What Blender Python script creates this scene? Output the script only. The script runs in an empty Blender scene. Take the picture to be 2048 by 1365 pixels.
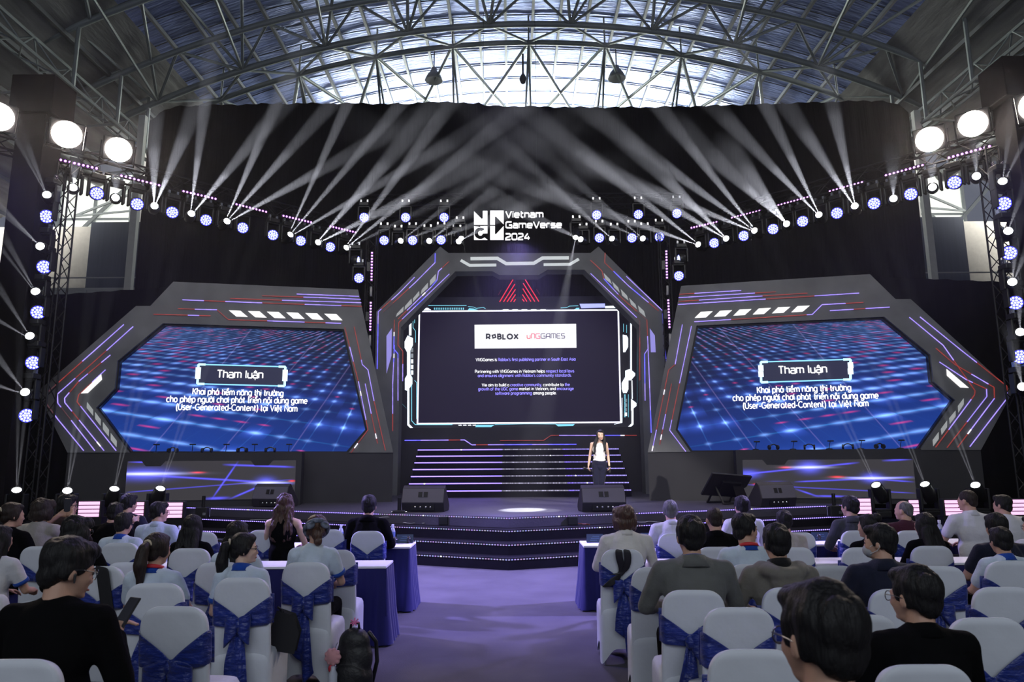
import bpy, math, random, unicodedata
import numpy as np
from mathutils import Vector, Matrix, noise
random.seed(7)
SC = bpy.context.scene
COL = SC.collection
# ------------------------------------------------------------------ camera
FPX, TILT, ROLL, CAMH = 1400.0, math.radians(9.57), -0.006, 1.72
cam_d = bpy.data.cameras.new('camera')
cam = bpy.data.objects.new('camera', cam_d)
COL.objects.link(cam)
cam_d.sensor_width = 36.0
cam_d.lens = FPX / 2048 * 36.0
cam_d.clip_end = 200
cam.matrix_world = Matrix.Translation((0, 0, CAMH)) @ Matrix.Rotation(math.pi / 2 + TILT, 4, 'X') @ Matrix.Rotation(ROLL, 4, 'Z')
cam_d.dof.use_dof = True
cam_d.dof.focus_distance = 15.0
cam_d.dof.aperture_fstop = 5.0
SC.camera = cam
# ------------------------------------------------------------------ view
SC.view_settings.view_transform = 'Standard'
SC.view_settings.look = 'None'
SC.view_settings.exposure = 0.0
SC.view_settings.gamma = 1.0
SC.view_settings.use_curve_mapping = False
cy = SC.cycles
cy.max_bounces = 4
cy.diffuse_bounces = 2
cy.glossy_bounces = 2
cy.transmission_bounces = 3
cy.transparent_max_bounces = 6
cy.volume_bounces = 0
cy.sample_clamp_indirect = 3.0
cy.sample_clamp_direct = 0.0
cy.caustics_reflective = False
cy.caustics_refractive = False
# ------------------------------------------------------------------ world: soft daylight coming in at the open end behind the camera
W = bpy.data.worlds.new('world')
SC.world = W
W.use_nodes = True
W.node_tree.nodes['Background'].inputs[0].default_value = (0.72, 0.8, 1.0, 1)
W.node_tree.nodes['Background'].inputs[1].default_value = 0.16


def light(kind, name, loc, target, energy, color=(1, 1, 1), **kw):
    d = bpy.data.lights.new(name, kind)
    d.energy = energy
    d.color = color
    for k, v in kw.items():
        setattr(d, k, v)
    o = bpy.data.objects.new(name, d)
    COL.objects.link(o)
    o.location = loc
    o.rotation_euler = (Vector(target) - Vector(loc)).to_track_quat('-Z', 'Y').to_euler()
    return o


# stage wash: added lamps without fixtures, off the truss arms, for floor, stage and wings
light('SPOT', 'violet_floor_wash', (-11.0, 11.2, 8.0), (-0.4, 10.1, 0), 20000, (0.36, 0.30, 1.0), spot_size=math.radians(34), spot_blend=1.0, shadow_soft_size=0.3)
light('SPOT', 'violet_floor_wash_b', (11.2, 11.2, 8.0), (0.4, 10.1, 0), 20000, (0.36, 0.30, 1.0), spot_size=math.radians(34), spot_blend=1.0, shadow_soft_size=0.3)
light('SPOT', 'violet_deck_wash', (0.2, 20.2, 8.2), (0.1, 14.3, 0.7), 2600, (0.40, 0.33, 1.0), spot_size=math.radians(64), spot_blend=0.9, shadow_soft_size=0.3)
light('SPOT', 'white_deck_spot', (0.4, 20.2, 8.3), (0.0, 14.4, 0.7), 900, (0.9, 0.9, 1.0), spot_size=math.radians(15), spot_blend=1.0, shadow_soft_size=0.2)
light('SPOT', 'violet_aisle_fill', (0.0, 12.0, 9.0), (0.0, 6.6, 0.0), 1500, (0.45, 0.36, 1.0), spot_size=math.radians(70), spot_blend=1.0, shadow_soft_size=0.3)  # added fill, tints the near floor and tables violet; no lamp hangs here
light('SPOT', 'front_light', (-9.0, 5.0, 9.5), (1.95, 15.5, 2.0), 9000, (1.0, 0.94, 0.88), spot_size=math.radians(8), spot_blend=0.6, shadow_soft_size=0.15)
light('SPOT', 'front_light_b', (8.5, 4.0, 9.5), (1.95, 15.5, 2.0), 11000, (1.0, 0.94, 0.88), spot_size=math.radians(8), spot_blend=0.6, shadow_soft_size=0.15)
light('AREA', 'hall_daylight', (0, -9, 10), (0, 6, 0.5), 900, (0.86, 0.93, 1.0), shape='RECTANGLE', size=22, size_y=7)
light('AREA', 'wing_fill', (0, 7.5, 13.5), (0, 17.5, 3.5), 300, (1.0, 0.95, 0.9), shape='RECTANGLE', size=16, size_y=1.5, spread=math.radians(100))  # added area lamp above the view, only to brighten the grey wings


def unproj(px, py):
    v = cam.matrix_world.to_3x3() @ Vector(((px - 1024) / FPX, (682.5 - py) / FPX, -1))
    return v


CAM0 = Vector((0, 0, CAMH))


def P(px, py, Y=None, Z=None):
    d = unproj(px, py)
    s = Y / d.y if Y is not None else (Z - CAMH) / d.z
    return CAM0 + d * s


class Plane:
    """vertical plane through a floor point, running along direction d; local x along d, local z up"""
    def __init__(self, p, d):
        self.p = Vector((p[0], p[1], 0))
        self.d = Vector((d[0], d[1], 0)).normalized()
        self.n = Vector((self.d.y, -self.d.x, 0))      # towards the viewer when d points right
        self.M = Matrix((self.d, -self.n, Vector((0, 0, 1)))).transposed().to_4x4()
        self.M.translation = self.p

    def hit(self, px, py):
        d = unproj(px, py)
        s = (self.p - CAM0).dot(self.n) / d.dot(self.n)
        q = CAM0 + d * s
        return q

    def uv(self, px, py):
        q = self.hit(px, py) - self.p
        return (q.dot(self.d), q.z)


# ------------------------------------------------------------------ materials
MATS = {}


def mat(name, col=(0.5, 0.5, 0.5), rough=0.6, metal=0.0, spec=0.5, emit=None, strength=0.0, attr=False, var=0.0, vscale=8.0, bump=0.0, bscale=40.0, stretch=None, sample=None, sheen=0.0, alpha=None, trans=0.0):
    if name in MATS:
        return MATS[name]
    m = bpy.data.materials.new(name)
    m.use_nodes = True
    nt = m.node_tree
    b = nt.nodes['Principled BSDF']
    b.inputs['Base Color'].default_value = (*col, 1)
    b.inputs['Roughness'].default_value = rough
    b.inputs['Metallic'].default_value = metal
    b.inputs['Specular IOR Level'].default_value = spec
    if sheen:
        b.inputs['Sheen Weight'].default_value = sheen
    if trans:
        b.inputs['Transmission Weight'].default_value = trans
    if alpha is not None:
        b.inputs['Alpha'].default_value = alpha
    tc = nt.nodes.new('ShaderNodeTexCoord')
    mp = nt.nodes.new('ShaderNodeMapping')
    nt.links.new(tc.outputs['Object'], mp.inputs['Vector'])
    if stretch:
        mp.inputs['Scale'].default_value = stretch
    if var:
        n = nt.nodes.new('ShaderNodeTexNoise')
        n.inputs['Scale'].default_value = vscale
        n.inputs['Detail'].default_value = 5
        nt.links.new(mp.outputs[0], n.inputs['Vector'])
        r = nt.nodes.new('ShaderNodeMapRange')
        r.inputs['From Min'].default_value = 0.25
        r.inputs['From Max'].default_value = 0.75
        r.inputs['To Min'].default_value = 1 - var
        r.inputs['To Max'].default_value = 1 + var
        nt.links.new(n.outputs['Fac'], r.inputs['Value'])
        x = nt.nodes.new('ShaderNodeMix')
        x.data_type = 'RGBA'
        x.blend_type = 'MULTIPLY'
        x.inputs['Factor'].default_value = 1
        x.inputs['A'].default_value = (*col, 1)
        nt.links.new(r.outputs[0], x.inputs['B'])
        nt.links.new(x.outputs['Result'], b.inputs['Base Color'])
    if bump:
        n = nt.nodes.new('ShaderNodeTexNoise')
        n.inputs['Scale'].default_value = bscale
        n.inputs['Detail'].default_value = 4
        nt.links.new(mp.outputs[0], n.inputs['Vector'])
        bp = nt.nodes.new('ShaderNodeBump')
        bp.inputs['Strength'].default_value = bump
        bp.inputs['Distance'].default_value = 0.05
        nt.links.new(n.outputs['Fac'], bp.inputs['Height'])
        nt.links.new(bp.outputs[0], b.inputs['Normal'])
    if emit is not None:
        b.inputs['Emission Color'].default_value = (*emit, 1)
        b.inputs['Emission Strength'].default_value = strength
        m.cycles.emission_sampling = sample or 'NONE'
    if attr:
        a = nt.nodes.new('ShaderNodeAttribute')
        a.attribute_name = 'col'
        nt.links.new(a.outputs['Color'], b.inputs['Emission Color'])
        b.inputs['Emission Strength'].default_value = strength
        m.cycles.emission_sampling = sample or 'NONE'
    MATS[name] = m
    return m


M_BLACK = mat('black_metal', (0.012, 0.012, 0.014), 0.45, 0.3)
M_DRAPE = mat('black_drape', (0.012, 0.011, 0.013), 0.95, spec=0.1, var=0.35, vscale=3, stretch=(6, 6, 0.12), bump=0.6, bscale=2.5)
M_MASK = mat('black_masking', (0.008, 0.007, 0.009), 0.9, spec=0.15, var=0.2, vscale=2)
M_PLASTIC = mat('black_plastic', (0.015, 0.015, 0.017), 0.4)
M_STEEL = mat('painted_steel', (0.25, 0.28, 0.285), 0.45, 0.1, var=0.12, vscale=2)
M_CHROME = mat('bright_steel', (0.6, 0.62, 0.65), 0.25, 0.9)
M_GREY = mat('matt_grey_paint', (0.15, 0.155, 0.162), 0.75, spec=0.25, var=0.22, vscale=1.6)
M_DARKGREY = mat('dark_grey_paint', (0.042, 0.042, 0.048), 0.75, spec=0.25, var=0.15, vscale=1.2)
M_STAGE = mat('stage_vinyl', (0.075, 0.07, 0.10), 0.42, spec=0.4, var=0.2, vscale=1.5, bump=0.1, bscale=30)
M_STEP = mat('stage_riser', (0.008, 0.0075, 0.011), 0.85, spec=0.12, var=0.2)
M_LED = mat('led_attr', (0.02, 0.02, 0.02), 0.5, attr=True, strength=1.0)
M_SCREEN = mat('screen_attr', (0.004, 0.004, 0.006), 0.5, spec=0.2, attr=True, strength=1.0)


# ------------------------------------------------------------------ mesh builder
class MB:
    def __init__(self):
        self.v, self.f, self.c = [], [], []
        self.mi = []
        self.cm = 0

    def add(self, verts, faces, col=None):
        n = len(self.v)
        self.v += [tuple(p) for p in verts]
        for f in faces:
            self.f.append(tuple(i + n for i in f))
            self.c.append(col)
            self.mi.append(self.cm)
        return self

    def box(self, c, s, M=None, col=None, taper=1.0):
        x, y, z = s[0] / 2, s[1] / 2, s[2] / 2
        t = taper
        vs = [Vector(q) for q in ((-x, -y, -z), (x, -y, -z), (x, y, -z), (-x, y, -z), (-x * t, -y * t, z), (x * t, -y * t, z), (x * t, y * t, z), (-x * t, y * t, z))]
        c = Vector(c)
        vs = [(M @ q if M else q) + c for q in vs]
        return self.add(vs, [(3, 2, 1, 0), (4, 5, 6, 7), (0, 1, 5, 4), (1, 2, 6, 5), (2, 3, 7, 6), (3, 0, 4, 7)], col)

    def tube(self, pts, r, n=8, col=None, caps=True, closed=False):
        pts = [Vector(p) for p in pts]
        rs = r if isinstance(r, (list, tuple)) else [r] * len(pts)
        m = len(pts)
        t0 = (pts[1] - pts[0]).normalized()
        up = Vector((0, 0, 1)) if abs(t0.z) < 0.9 else Vector((1, 0, 0))
        rings = []
        u = None
        for i, p in enumerate(pts):
            if closed:
                t = (pts[(i + 1) % m] - pts[i - 1])
            else:
                t = (pts[min(i + 1, m - 1)] - pts[max(i - 1, 0)])
            t = t.normalized() if t.length > 1e-9 else t0
            if u is None:
                u = t.cross(up).normalized()
            else:
                u = (u - t * u.dot(t)).normalized()
            w = t.cross(u)
            rings.append([p + (u * math.cos(a) + w * math.sin(a)) * rs[i] for a in [2 * math.pi * k / n for k in range(n)]])
        vs = [q for ring in rings for q in ring]
        fs = []
        for i in range(m if closed else m - 1):
            j = (i + 1) % m
            for k in range(n):
                fs.append((i * n + k, i * n + (k + 1) % n, j * n + (k + 1) % n, j * n + k))
        if caps and not closed:
            fs.append(tuple(range(n - 1, -1, -1)))
            fs.append(tuple((m - 1) * n + k for k in range(n)))
        return self.add(vs, fs, col)

    def lathe(self, prof, c=(0, 0, 0), n=16, M=None, col=None):
        """prof: list of (r, z)"""
        c = Vector(c)
        vs, fs = [], []
        for r, z in prof:
            for k in range(n):
                a = 2 * math.pi * k / n
                q = Vector((r * math.cos(a), r * math.sin(a), z))
                vs.append((M @ q if M else q) + c)
        m = len(prof)
        for i in range(m - 1):
            for k in range(n):
                fs.append((i * n + k, i * n + (k + 1) % n, (i + 1) * n + (k + 1) % n, (i + 1) * n + k))
        fs.append(tuple(range(n - 1, -1, -1)))
        fs.append(tuple((m - 1) * n + k for k in range(n)))
        return self.add(vs, fs, col)

    def ell(self, c, r, M=None, n=14, m=9, col=None):
        c = Vector(c)
        vs = [Vector((0, 0, -r[2]))]
        for i in range(1, m):
            t = -math.pi / 2 + math.pi * i / m
            for k in range(n):
                a = 2 * math.pi * k / n
                vs.append(Vector((r[0] * math.cos(t) * math.cos(a), r[1] * math.cos(t) * math.sin(a), r[2] * math.sin(t))))
        vs.append(Vector((0, 0, r[2])))
        fs = [(0, 1 + (k + 1) % n, 1 + k) for k in range(n)]
        for i in range(m - 2):
            for k in range(n):
                a = 1 + i * n
                fs.append((a + k, a + (k + 1) % n, a + n + (k + 1) % n, a + n + k))
        a = 1 + (m - 2) * n
        fs += [(a + k, a + (k + 1) % n, len(vs) - 1) for k in range(n)]
        vs = [(M @ q if M else q) + c for q in vs]
        return self.add(vs, fs, col)

    def cap(self, p0, r0, p1, r1, n=12):
        """tapered capsule"""
        p0, p1 = Vector(p0), Vector(p1)
        t = (p1 - p0)
        L = t.length
        t = t / L if L > 1e-9 else Vector((0, 0, 1))
        pts, rs = [], []
        for k in range(4):
            a = math.pi / 2 * k / 4
            pts.append(p0 - t * r0 * math.cos(a)); rs.append(max(r0 * math.sin(a), r0 * 0.05))
        pts.append(p0); rs.append(r0)
        pts.append(p1); rs.append(r1)
        for k in range(3, -1, -1):
            a = math.pi / 2 * k / 4
            pts.append(p1 + t * r1 * math.cos(a)); rs.append(max(r1 * math.sin(a), r1 * 0.05))
        return self.tube(pts, rs, n)

    def prism(self, poly, y0, y1, M=None, col=None, holes=None):
        """poly in (x, z); extruded from y0 to y1 (front at y0)"""
        n = len(poly)
        vs = [Vector((p[0], y0, p[1])) for p in poly] + [Vector((p[0], y1, p[1])) for p in poly]
        fs = [(i, (i + 1) % n, (i + 1) % n + n, i + n) for i in range(n)]
        if M:
            vs = [M @ q for q in vs]
        fs += [tuple(range(n)), tuple(range(2 * n - 1, n - 1, -1))]
        return self.add(vs, fs, col)

    def ring(self, outer, inner, y0, y1, M=None, col=None):
        """frame between two outlines with the same vertex count, in (x, z)"""
        n = len(outer)
        vs = []
        for y in (y0, y1):
            for pl in (outer, inner):
                vs += [Vector((p[0], y, p[1])) for p in pl]
        if M:
            vs = [M @ q for q in vs]
        fs = []
        for i in range(n):
            j = (i + 1) % n
            fs.append((i, j, n + j, n + i))
            fs.append((2 * n + i, 3 * n + i, 3 * n + j, 2 * n + j))
            fs.append((i, 2 * n + i, 2 * n + j, j))
            fs.append((n + i, n + j, 3 * n + j, 3 * n + i))
        return self.add(vs, fs, col)

    def ribbon(self, pts, w, y=0.0, M=None, cols=None, col=None, closed=False, depth=0.0, thick=None):
        """flat stroke of width w along (x, z) points at local y"""
        pts = [Vector((p[0], p[1])) for p in pts]
        m = len(pts)
        L, R = [], []
        for i in range(m):
            if closed:
                a, b = pts[i] - pts[i - 1], pts[(i + 1) % m] - pts[i]
            else:
                a = pts[i] - pts[i - 1] if i else pts[1] - pts[0]
                b = pts[i + 1] - pts[i] if i < m - 1 else a
            a = a.normalized(); b = b.normalized()
            na, nb = Vector((-a.y, a.x)), Vector((-b.y, b.x))
            nn = na + nb
            nn = nn.normalized() if nn.length > 1e-6 else na
            k = 1 / max(nn.dot(na), 0.5)
            L.append(pts[i] + nn * w / 2 * k)
            R.append(pts[i] - nn * w / 2 * k)
        for i in range(m if closed else m - 1):
            j = (i + 1) % m
            q = [R[i], R[j], L[j], L[i]]
            c = cols[i] if cols else col
            if depth:
                vs = [Vector((p.x, y, p.y)) for p in q] + [Vector((p.x, y + depth, p.y)) for p in q]
                fs = [(0, 1, 2, 3), (7, 6, 5, 4), (0, 4, 5, 1), (1, 5, 6, 2), (2, 6, 7, 3), (3, 7, 4, 0)]
            else:
                vs = [Vector((p.x, y, p.y)) for p in q]
                fs = [(0, 1, 2, 3)]
            if M:
                vs = [M @ p for p in vs]
            self.add(vs, fs, c)
        return self

    def xf(self, M, start=0):
        for i in range(start, len(self.v)):
            self.v[i] = tuple(M @ Vector(self.v[i]))
        return self

    def build(self, name, m, parent=None, smooth=False, bevel=0.0, local=True):
        me = bpy.data.meshes.new(name)
        me.from_pydata(self.v, [], self.f)
        ms = m if isinstance(m, (list, tuple)) else [m]
        for q in ms:
            me.materials.append(q)
        if len(ms) > 1:
            me.polygons.foreach_set('material_index', self.mi)
        if any(c is not None for c in self.c):
            a = me.color_attributes.new('col', 'FLOAT_COLOR', 'CORNER')
            buf = []
            for f, c in zip(self.f, self.c):
                c = c or (0, 0, 0)
                buf += [c[0], c[1], c[2], 1.0] * len(f)
            a.data.foreach_set('color', buf)
        me.validate()
        if smooth:
            me.polygons.foreach_set('use_smooth', [True] * len(me.polygons))
        me.update()
        o = bpy.data.objects.new(name, me)
        COL.objects.link(o)
        if parent is not None:
            o.parent = parent
        if bevel:
            md = o.modifiers.new('bevel', 'BEVEL')
            md.width = bevel
            md.segments = 2
            md.limit_method = 'ANGLE'
        return o


def tag(o, label=None, cat=None, group=None, kind=None):
    if label: o['label'] = label
    if cat: o['category'] = cat
    if group: o['group'] = group
    if kind: o['kind'] = kind
    return o


def thing(name, label, cat, loc=(0, 0, 0), rz=0.0, group=None):
    o = bpy.data.objects.new(name, None)
    o.empty_display_size = 0.1
    COL.objects.link(o)
    o.location = loc
    o.rotation_euler = (0, 0, rz)
    return tag(o, label, cat, group)


def copy_tree(o, parent=None):
    c = o.copy()
    COL.objects.link(c)
    if parent is not None:
        c.parent = parent
    for ch in o.children:
        copy_tree(ch, c)
    return c


def struct(name, mb, m, label=None, **kw):
    o = mb.build(name, m, **kw)
    o['kind'] = 'structure'
    if label: o['label'] = label
    return o


ORD = ['first', 'second', 'third', 'fourth', 'fifth', 'sixth', 'seventh', 'eighth', 'ninth', 'tenth', 'eleventh', 'twelfth', 'thirteenth', 'fourteenth', 'fifteenth', 'sixteenth']
# ------------------------------------------------------------------ stroke lettering
def A(cx, cy, rx, ry, a0, a1, n=None):
    n = n or max(3, int(abs(a1 - a0) / 22))
    return [(cx + rx * math.cos(math.radians(a0 + (a1 - a0) * i / n)), cy + ry * math.sin(math.radians(a0 + (a1 - a0) * i / n))) for i in range(n + 1)]


O_ = A(.3, .35, .3, .35, 0, 360)
FONT = {
    'a': (.6, [O_, [(.6, .7), (.6, 0)]]), 'b': (.6, [[(0, 1.05), (0, 0)], O_]), 'c': (.54, [A(.3, .35, .3, .35, 48, 312)]),
    'd': (.6, [[(.6, 1.05), (.6, 0)], O_]), 'e': (.6, [[(.03, .37), (.6, .37)] + A(.3, .35, .3, .35, 5, 318)]),
    'f': (.34, [A(.3, .83, .18, .22, 75, 180) + [(.12, 0)], [(0, .66), (.34, .66)]]),
    'g': (.6, [O_, [(.6, .7)] + A(.3, 0, .3, .3, 0, -150)]), 'h': (.54, [[(0, 1.05), (0, 0)], [(0, .4)] + A(.27, .4, .27, .3, 180, 0) + [(.54, 0)]]),
    'i': (.06, [[(.03, .7), (.03, 0)], [(.03, .98), (.03, .88)]]), 'k': (.5, [[(0, 1.05), (0, 0)], [(.46, .7), (.03, .3)], [(.17, .44), (.5, 0)]]),
    'l': (.06, [[(.03, 1.05), (.03, 0)]]), 'm': (.92, [[(0, .7), (0, 0)], [(0, .42)] + A(.23, .44, .23, .26, 180, 0) + [(.46, 0)], [(.46, .42)] + A(.69, .44, .23, .26, 180, 0) + [(.92, 0)]]),
    'n': (.54, [[(0, .7), (0, 0)], [(0, .4)] + A(.27, .4, .27, .3, 180, 0) + [(.54, 0)]]), 'o': (.6, [O_]),
    'p': (.6, [[(0, .7), (0, -.3)], O_]), 'q': (.6, [[(.6, .7), (.6, -.3)], O_]), 'r': (.32, [[(0, .7), (0, 0)], [(0, .38)] + A(.28, .38, .28, .31, 180, 80)]),
    's': (.44, [A(.23, .53, .2, .17, 40, 270) + A(.22, .18, .21, .18, 90, -150)]), 't': (.34, [[(.13, .95), (.13, .18)] + A(.3, .18, .17, .18, 180, 280), [(0, .66), (.34, .66)]]),
    'u': (.54, [[(0, .7), (0, .3)] + A(.27, .3, .27, .3, 180, 360) + [(.54, .7)], [(.54, .3), (.54, 0)]]),
    'v': (.54, [[(0, .7), (.27, 0), (.54, .7)]]), 'w': (.84, [[(0, .7), (.21, 0), (.42, .7), (.63, 0), (.84, .7)]]),
    'x': (.52, [[(0, .7), (.52, 0)], [(.52, .7), (0, 0)]]), 'y': (.54, [[(0, .7), (.27, .02)], [(.54, .7), (.22, -.2), (.06, -.28)]]),
    'K': (.62, [[(0, 1), (0, 0)], [(.6, 1), (.03, .42)], [(.22, .6), (.62, 0)]]), 'U': (.66, [[(0, 1), (0, .34)] + A(.33, .33, .33, .33, 180, 360) + [(.66, 1)]]),
    'G': (.84, [A(.45, .5, .45, .5, 45, 350) + [(.88, .48), (.5, .48)]]), 'C': (.76, [A(.45, .5, .45, .5, 45, 315)]),
    'V': (.78, [[(0, 1), (.39, 0), (.78, 1)]]), 'N': (.68, [[(0, 0), (0, 1), (.68, 0), (.68, 1)]]), 'R': (.62, [[(0, 0), (0, 1), (.3, 1)] + A(.32, .68, .28, .32, 90, -90) + [(0, .36)], [(.34, .36), (.62, 0)]]),
    'S': (.6, [A(.3, .74, .27, .26, 35, 270) + A(.3, .24, .29, .24, 90, -150)]), 'E': (.56, [[(.56, 1), (0, 1), (0, 0), (.56, 0)], [(0, .52), (.5, .52)]]),
    'A': (.8, [[(0, 0), (.4, 1), (.8, 0)], [(.15, .32), (.65, .32)]]), 'P': (.58, [[(0, 0), (0, 1), (.3, 1)] + A(.3, .68, .28, .32, 90, -90) + [(0, .36)]]),
    'W': (1.1, [[(0, 1), (.28, 0), (.55, 1), (.82, 0), (1.1, 1)]]), 'O': (.92, [A(.46, .5, .46, .5, 0, 360)]), 'L': (.5, [[(0, 1), (0, 0), (.5, 0)]]),
    'B': (.6, [[(0, 0), (0, 1), (.3, 1)] + A(.3, .76, .24, .24, 90, -90) + [(0, .52)], [(.3, .52)] + A(.32, .26, .27, .26, 90, -90) + [(0, 0)]]),
    'X': (.7, [[(0, 1), (.7, 0)], [(.7, 1), (0, 0)]]), 'M': (.84, [[(0, 0), (0, 1), (.42, .3), (.84, 1), (.84, 0)]]), 'T': (.66, [[(0, 1), (.66, 1)], [(.33, 1), (.33, 0)]]),
    '(': (.2, [A(.4, .4, .4, .75, 120, 240)]), ')': (.2, [A(-.2, .4, .4, .75, 60, -60)]), '-': (.34, [[(0, .36), (.34, .36)]]), '.': (.06, [[(.03, .1), (.03, 0)]]),
    ',': (.06, [[(.05, .1), (.0, -.16)]]), "'": (.06, [[(.04, 1.02), (.02, .8)]]), '0': (.6, [A(.3, .5, .3, .5, 0, 360)]), '1': (.2, [[(0, .8), (.15, 1), (.15, 0)]]), ' ': (.22, []),
}


def rr(x0, y0, x1, y1, r=.12):
    return [(x0 + r, y0), (x1 - r, y0), (x1, y0 + r), (x1, y1 - r), (x1 - r, y1), (x0 + r, y1), (x0, y1 - r), (x0, y0 + r), (x0 + r, y0)]


SQ = {
    'V': (.72, [[(0, 1), (.33, 0), (.4, 0), (.72, 1)]]), 'i': (.06, [[(.03, .72), (.03, 0)], [(.03, 1.0), (.03, .9)]]),
    'e': (.6, [[(0, .37), (.6, .37), (.6, .6), (.48, .72), (.12, .72), (0, .6), (0, .12), (.12, 0), (.58, 0)]]), 't': (.36, [[(.08, 1), (.08, .12), (.2, 0), (.36, 0)], [(.08, .7), (.36, .7)]]),
    'n': (.56, [[(0, 0), (0, .72), (.44, .72), (.56, .6), (.56, 0)]]), 'a': (.58, [[(.02, .72), (.46, .72), (.58, .6), (.58, 0), (.12, 0), (0, .1), (0, .3), (.12, .4), (.58, .4)]]),
    'm': (.92, [[(0, 0), (0, .72), (.8, .72), (.92, .6), (.92, 0)], [(.46, .72), (.46, 0)]]), 'G': (.74, [[(.74, 1), (.14, 1), (0, .86), (0, .14), (.14, 0), (.74, 0), (.74, .48), (.4, .48)]]),
    'r': (.38, [[(0, 0), (0, .6), (.12, .72), (.38, .72)]]), 's': (.54, [[(.54, .72), (.1, .72), (0, .62), (0, .46), (.1, .37), (.44, .37), (.54, .28), (.54, .1), (.44, 0), (0, 0)]]),
    '2': (.62, [[(0, 1), (.5, 1), (.62, .88), (.62, .64), (.5, .52), (.14, .36), (0, .22), (0, 0), (.62, 0)]]), '0': (.64, [rr(0, 0, .64, 1, .13)]),
    '4': (.66, [[(.5, 0), (.5, .55)], [(.4, 1), (.02, .34), (.02, .24), (.66, .24)]]), 'T': (.66, [[(0, 1), (.66, 1)], [(.33, 1), (.33, 0)]]),
    'h': (.56, [[(0, 1.02), (0, 0)], [(0, .72), (.44, .72), (.56, .6), (.56, 0)]]), 'l': (.1, [[(.03, 1.02), (.03, .08), (.1, 0)]]),
    'u': (.56, [[(0, .72), (0, .12), (.12, 0), (.56, 0)], [(.56, .72), (.56, 0)]]), ' ': (.26, []),
    'N': (.62, [[(0, 0), (0, .9), (.1, 1), (.5, 1), (.62, .88), (.62, 0)]]), 'A': (.66, [[(0, 0), (0, .8), (.2, 1), (.66, 1), (.66, 0)], [(0, .4), (.66, .4)]]),
    'M': (.86, [[(0, 0), (0, .88), (.12, 1), (.74, 1), (.86, .88), (.86, 0)], [(.43, 1), (.43, 0)]]), 'E': (.6, [[(.6, 1), (.1, 1), (0, .9), (0, .1), (.1, 0), (.6, 0)], [(0, .5), (.54, .5)]]),
    'S': (.6, [[(.6, 1), (.1, 1), (0, .9), (0, .6), (.1, .5), (.5, .5), (.6, .4), (.6, .1), (.5, 0), (0, 0)]]),
}
MARK = {'\u0301': [[(-.05, .0), (.1, .2)]], '\u0300': [[(.05, .0), (-.1, .2)]], '\u0309': [A(0, .14, .08, .08, 160, -90) + [(0, .0)]],
        '\u0302': [[(-.17, .0), (0, .15), (.17, .0)]], '\u0306': [A(0, .14, .17, .15, 180, 360)], '\u0303': [[(-.15, .05), (-.05, .13), (.05, .05), (.15, .13)]]}


def layout(text, font=FONT, gap=.2):
    """-> (width, [(stroke points, char index)])"""
    x, out = 0.0, []
    for ci, ch in enumerate(text):
        d = unicodedata.normalize('NFD', ch)
        w, st = font[d[0]]
        marks = d[1:]
        for k, s in enumerate(st):
            if d[0] == 'i' and k == 1 and any(m in MARK for m in marks):
                continue
            out.append(([(x + p[0], p[1]) for p in s], ci))
        y = .84
        for m in marks:
            if m == '\u0323':
                out.append(([(x + w / 2 - .05, -.2), (x + w / 2 + .05, -.2)], ci))
            elif m == '\u031b':
                out.append(([(x + w - .06, .6), (x + w + .06, .64), (x + w + .1, .84)], ci))
        ms = [m for m in marks if m in MARK]
        for j, m in enumerate(ms):
            dx = w / 2 + (.17 if j else 0)
            dy = y + (.12 if j else 0)
            for s in MARK[m]:
                out.append(([(x + dx + p[0], dy + p[1]) for p in s], ci))
        x += w + gap
    return x - gap, out


def text_mb(mb, text, cx, z, h, M, y=-.01, weight=.14, col=(1, 1, 1), font=FONT, gap=.2, width=None, depth=0.0, cols=None, left=None):
    """centre the line on local x = cx with its baseline at z; cap height h; width forces the overall width"""
    w, st = layout(text, font, gap)
    sx = width / w if width else h
    x0 = left if left is not None else cx - w * sx / 2
    for pts, ci in st:
        q = [(x0 + p[0] * sx, z + p[1] * h) for p in pts]
        closed = len(q) > 3 and abs(q[0][0] - q[-1][0]) + abs(q[0][1] - q[-1][1]) < 1e-4
        if closed:
            q = q[:-1]
        c = cols[ci] if cols else col
        mb.ribbon(q, weight * h, y, M, col=c, closed=closed, depth=depth)
    return w * sx
# ------------------------------------------------------------------ setting: floor, roof, gable, galleries
XC, RV = 0.8, 35.0


def arcz(x, crown, R=RV):
    return crown - R + math.sqrt(max(R * R - (x - XC) ** 2, 0))


m_floor = mat('floor_carpet', (0.105, 0.10, 0.118), 0.92, spec=0.15, var=0.22, vscale=1.3, bump=0.25, bscale=160)
struct('floor', MB().add([(-26, -3, 0), (26, -3, 0), (26, 38, 0), (-26, 38, 0)], [(0, 1, 2, 3)]), m_floor, 'grey hall floor carpet with a violet wash near the stage')

# roof foil: wrinkled silver insulation
m_foil = mat('roof_foil', (0.17, 0.215, 0.46), 0.45, 0.5, var=0.35, vscale=1.6, bump=1.0, bscale=2.6, stretch=(0.5, 4.0, 1))
mb = MB()
ROOF_C, RR = 21.0, 37.0
NX = 72
xs = [-17.5 + 36.6 * i / NX for i in range(NX + 1)]
ys = [-4 + 41.0 * i / 40 for i in range(41)]
vs = [(x, y, arcz(x, ROOF_C, RR)) for y in ys for x in xs]
mb.add(vs, [(j * (NX + 1) + i, (j + 1) * (NX + 1) + i, (j + 1) * (NX + 1) + i + 1, j * (NX + 1) + i + 1) for j in range(40) for i in range(NX)])
struct('ceiling', mb, m_foil, 'wrinkled silver foil lining of the vaulted roof', smooth=True)
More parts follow.
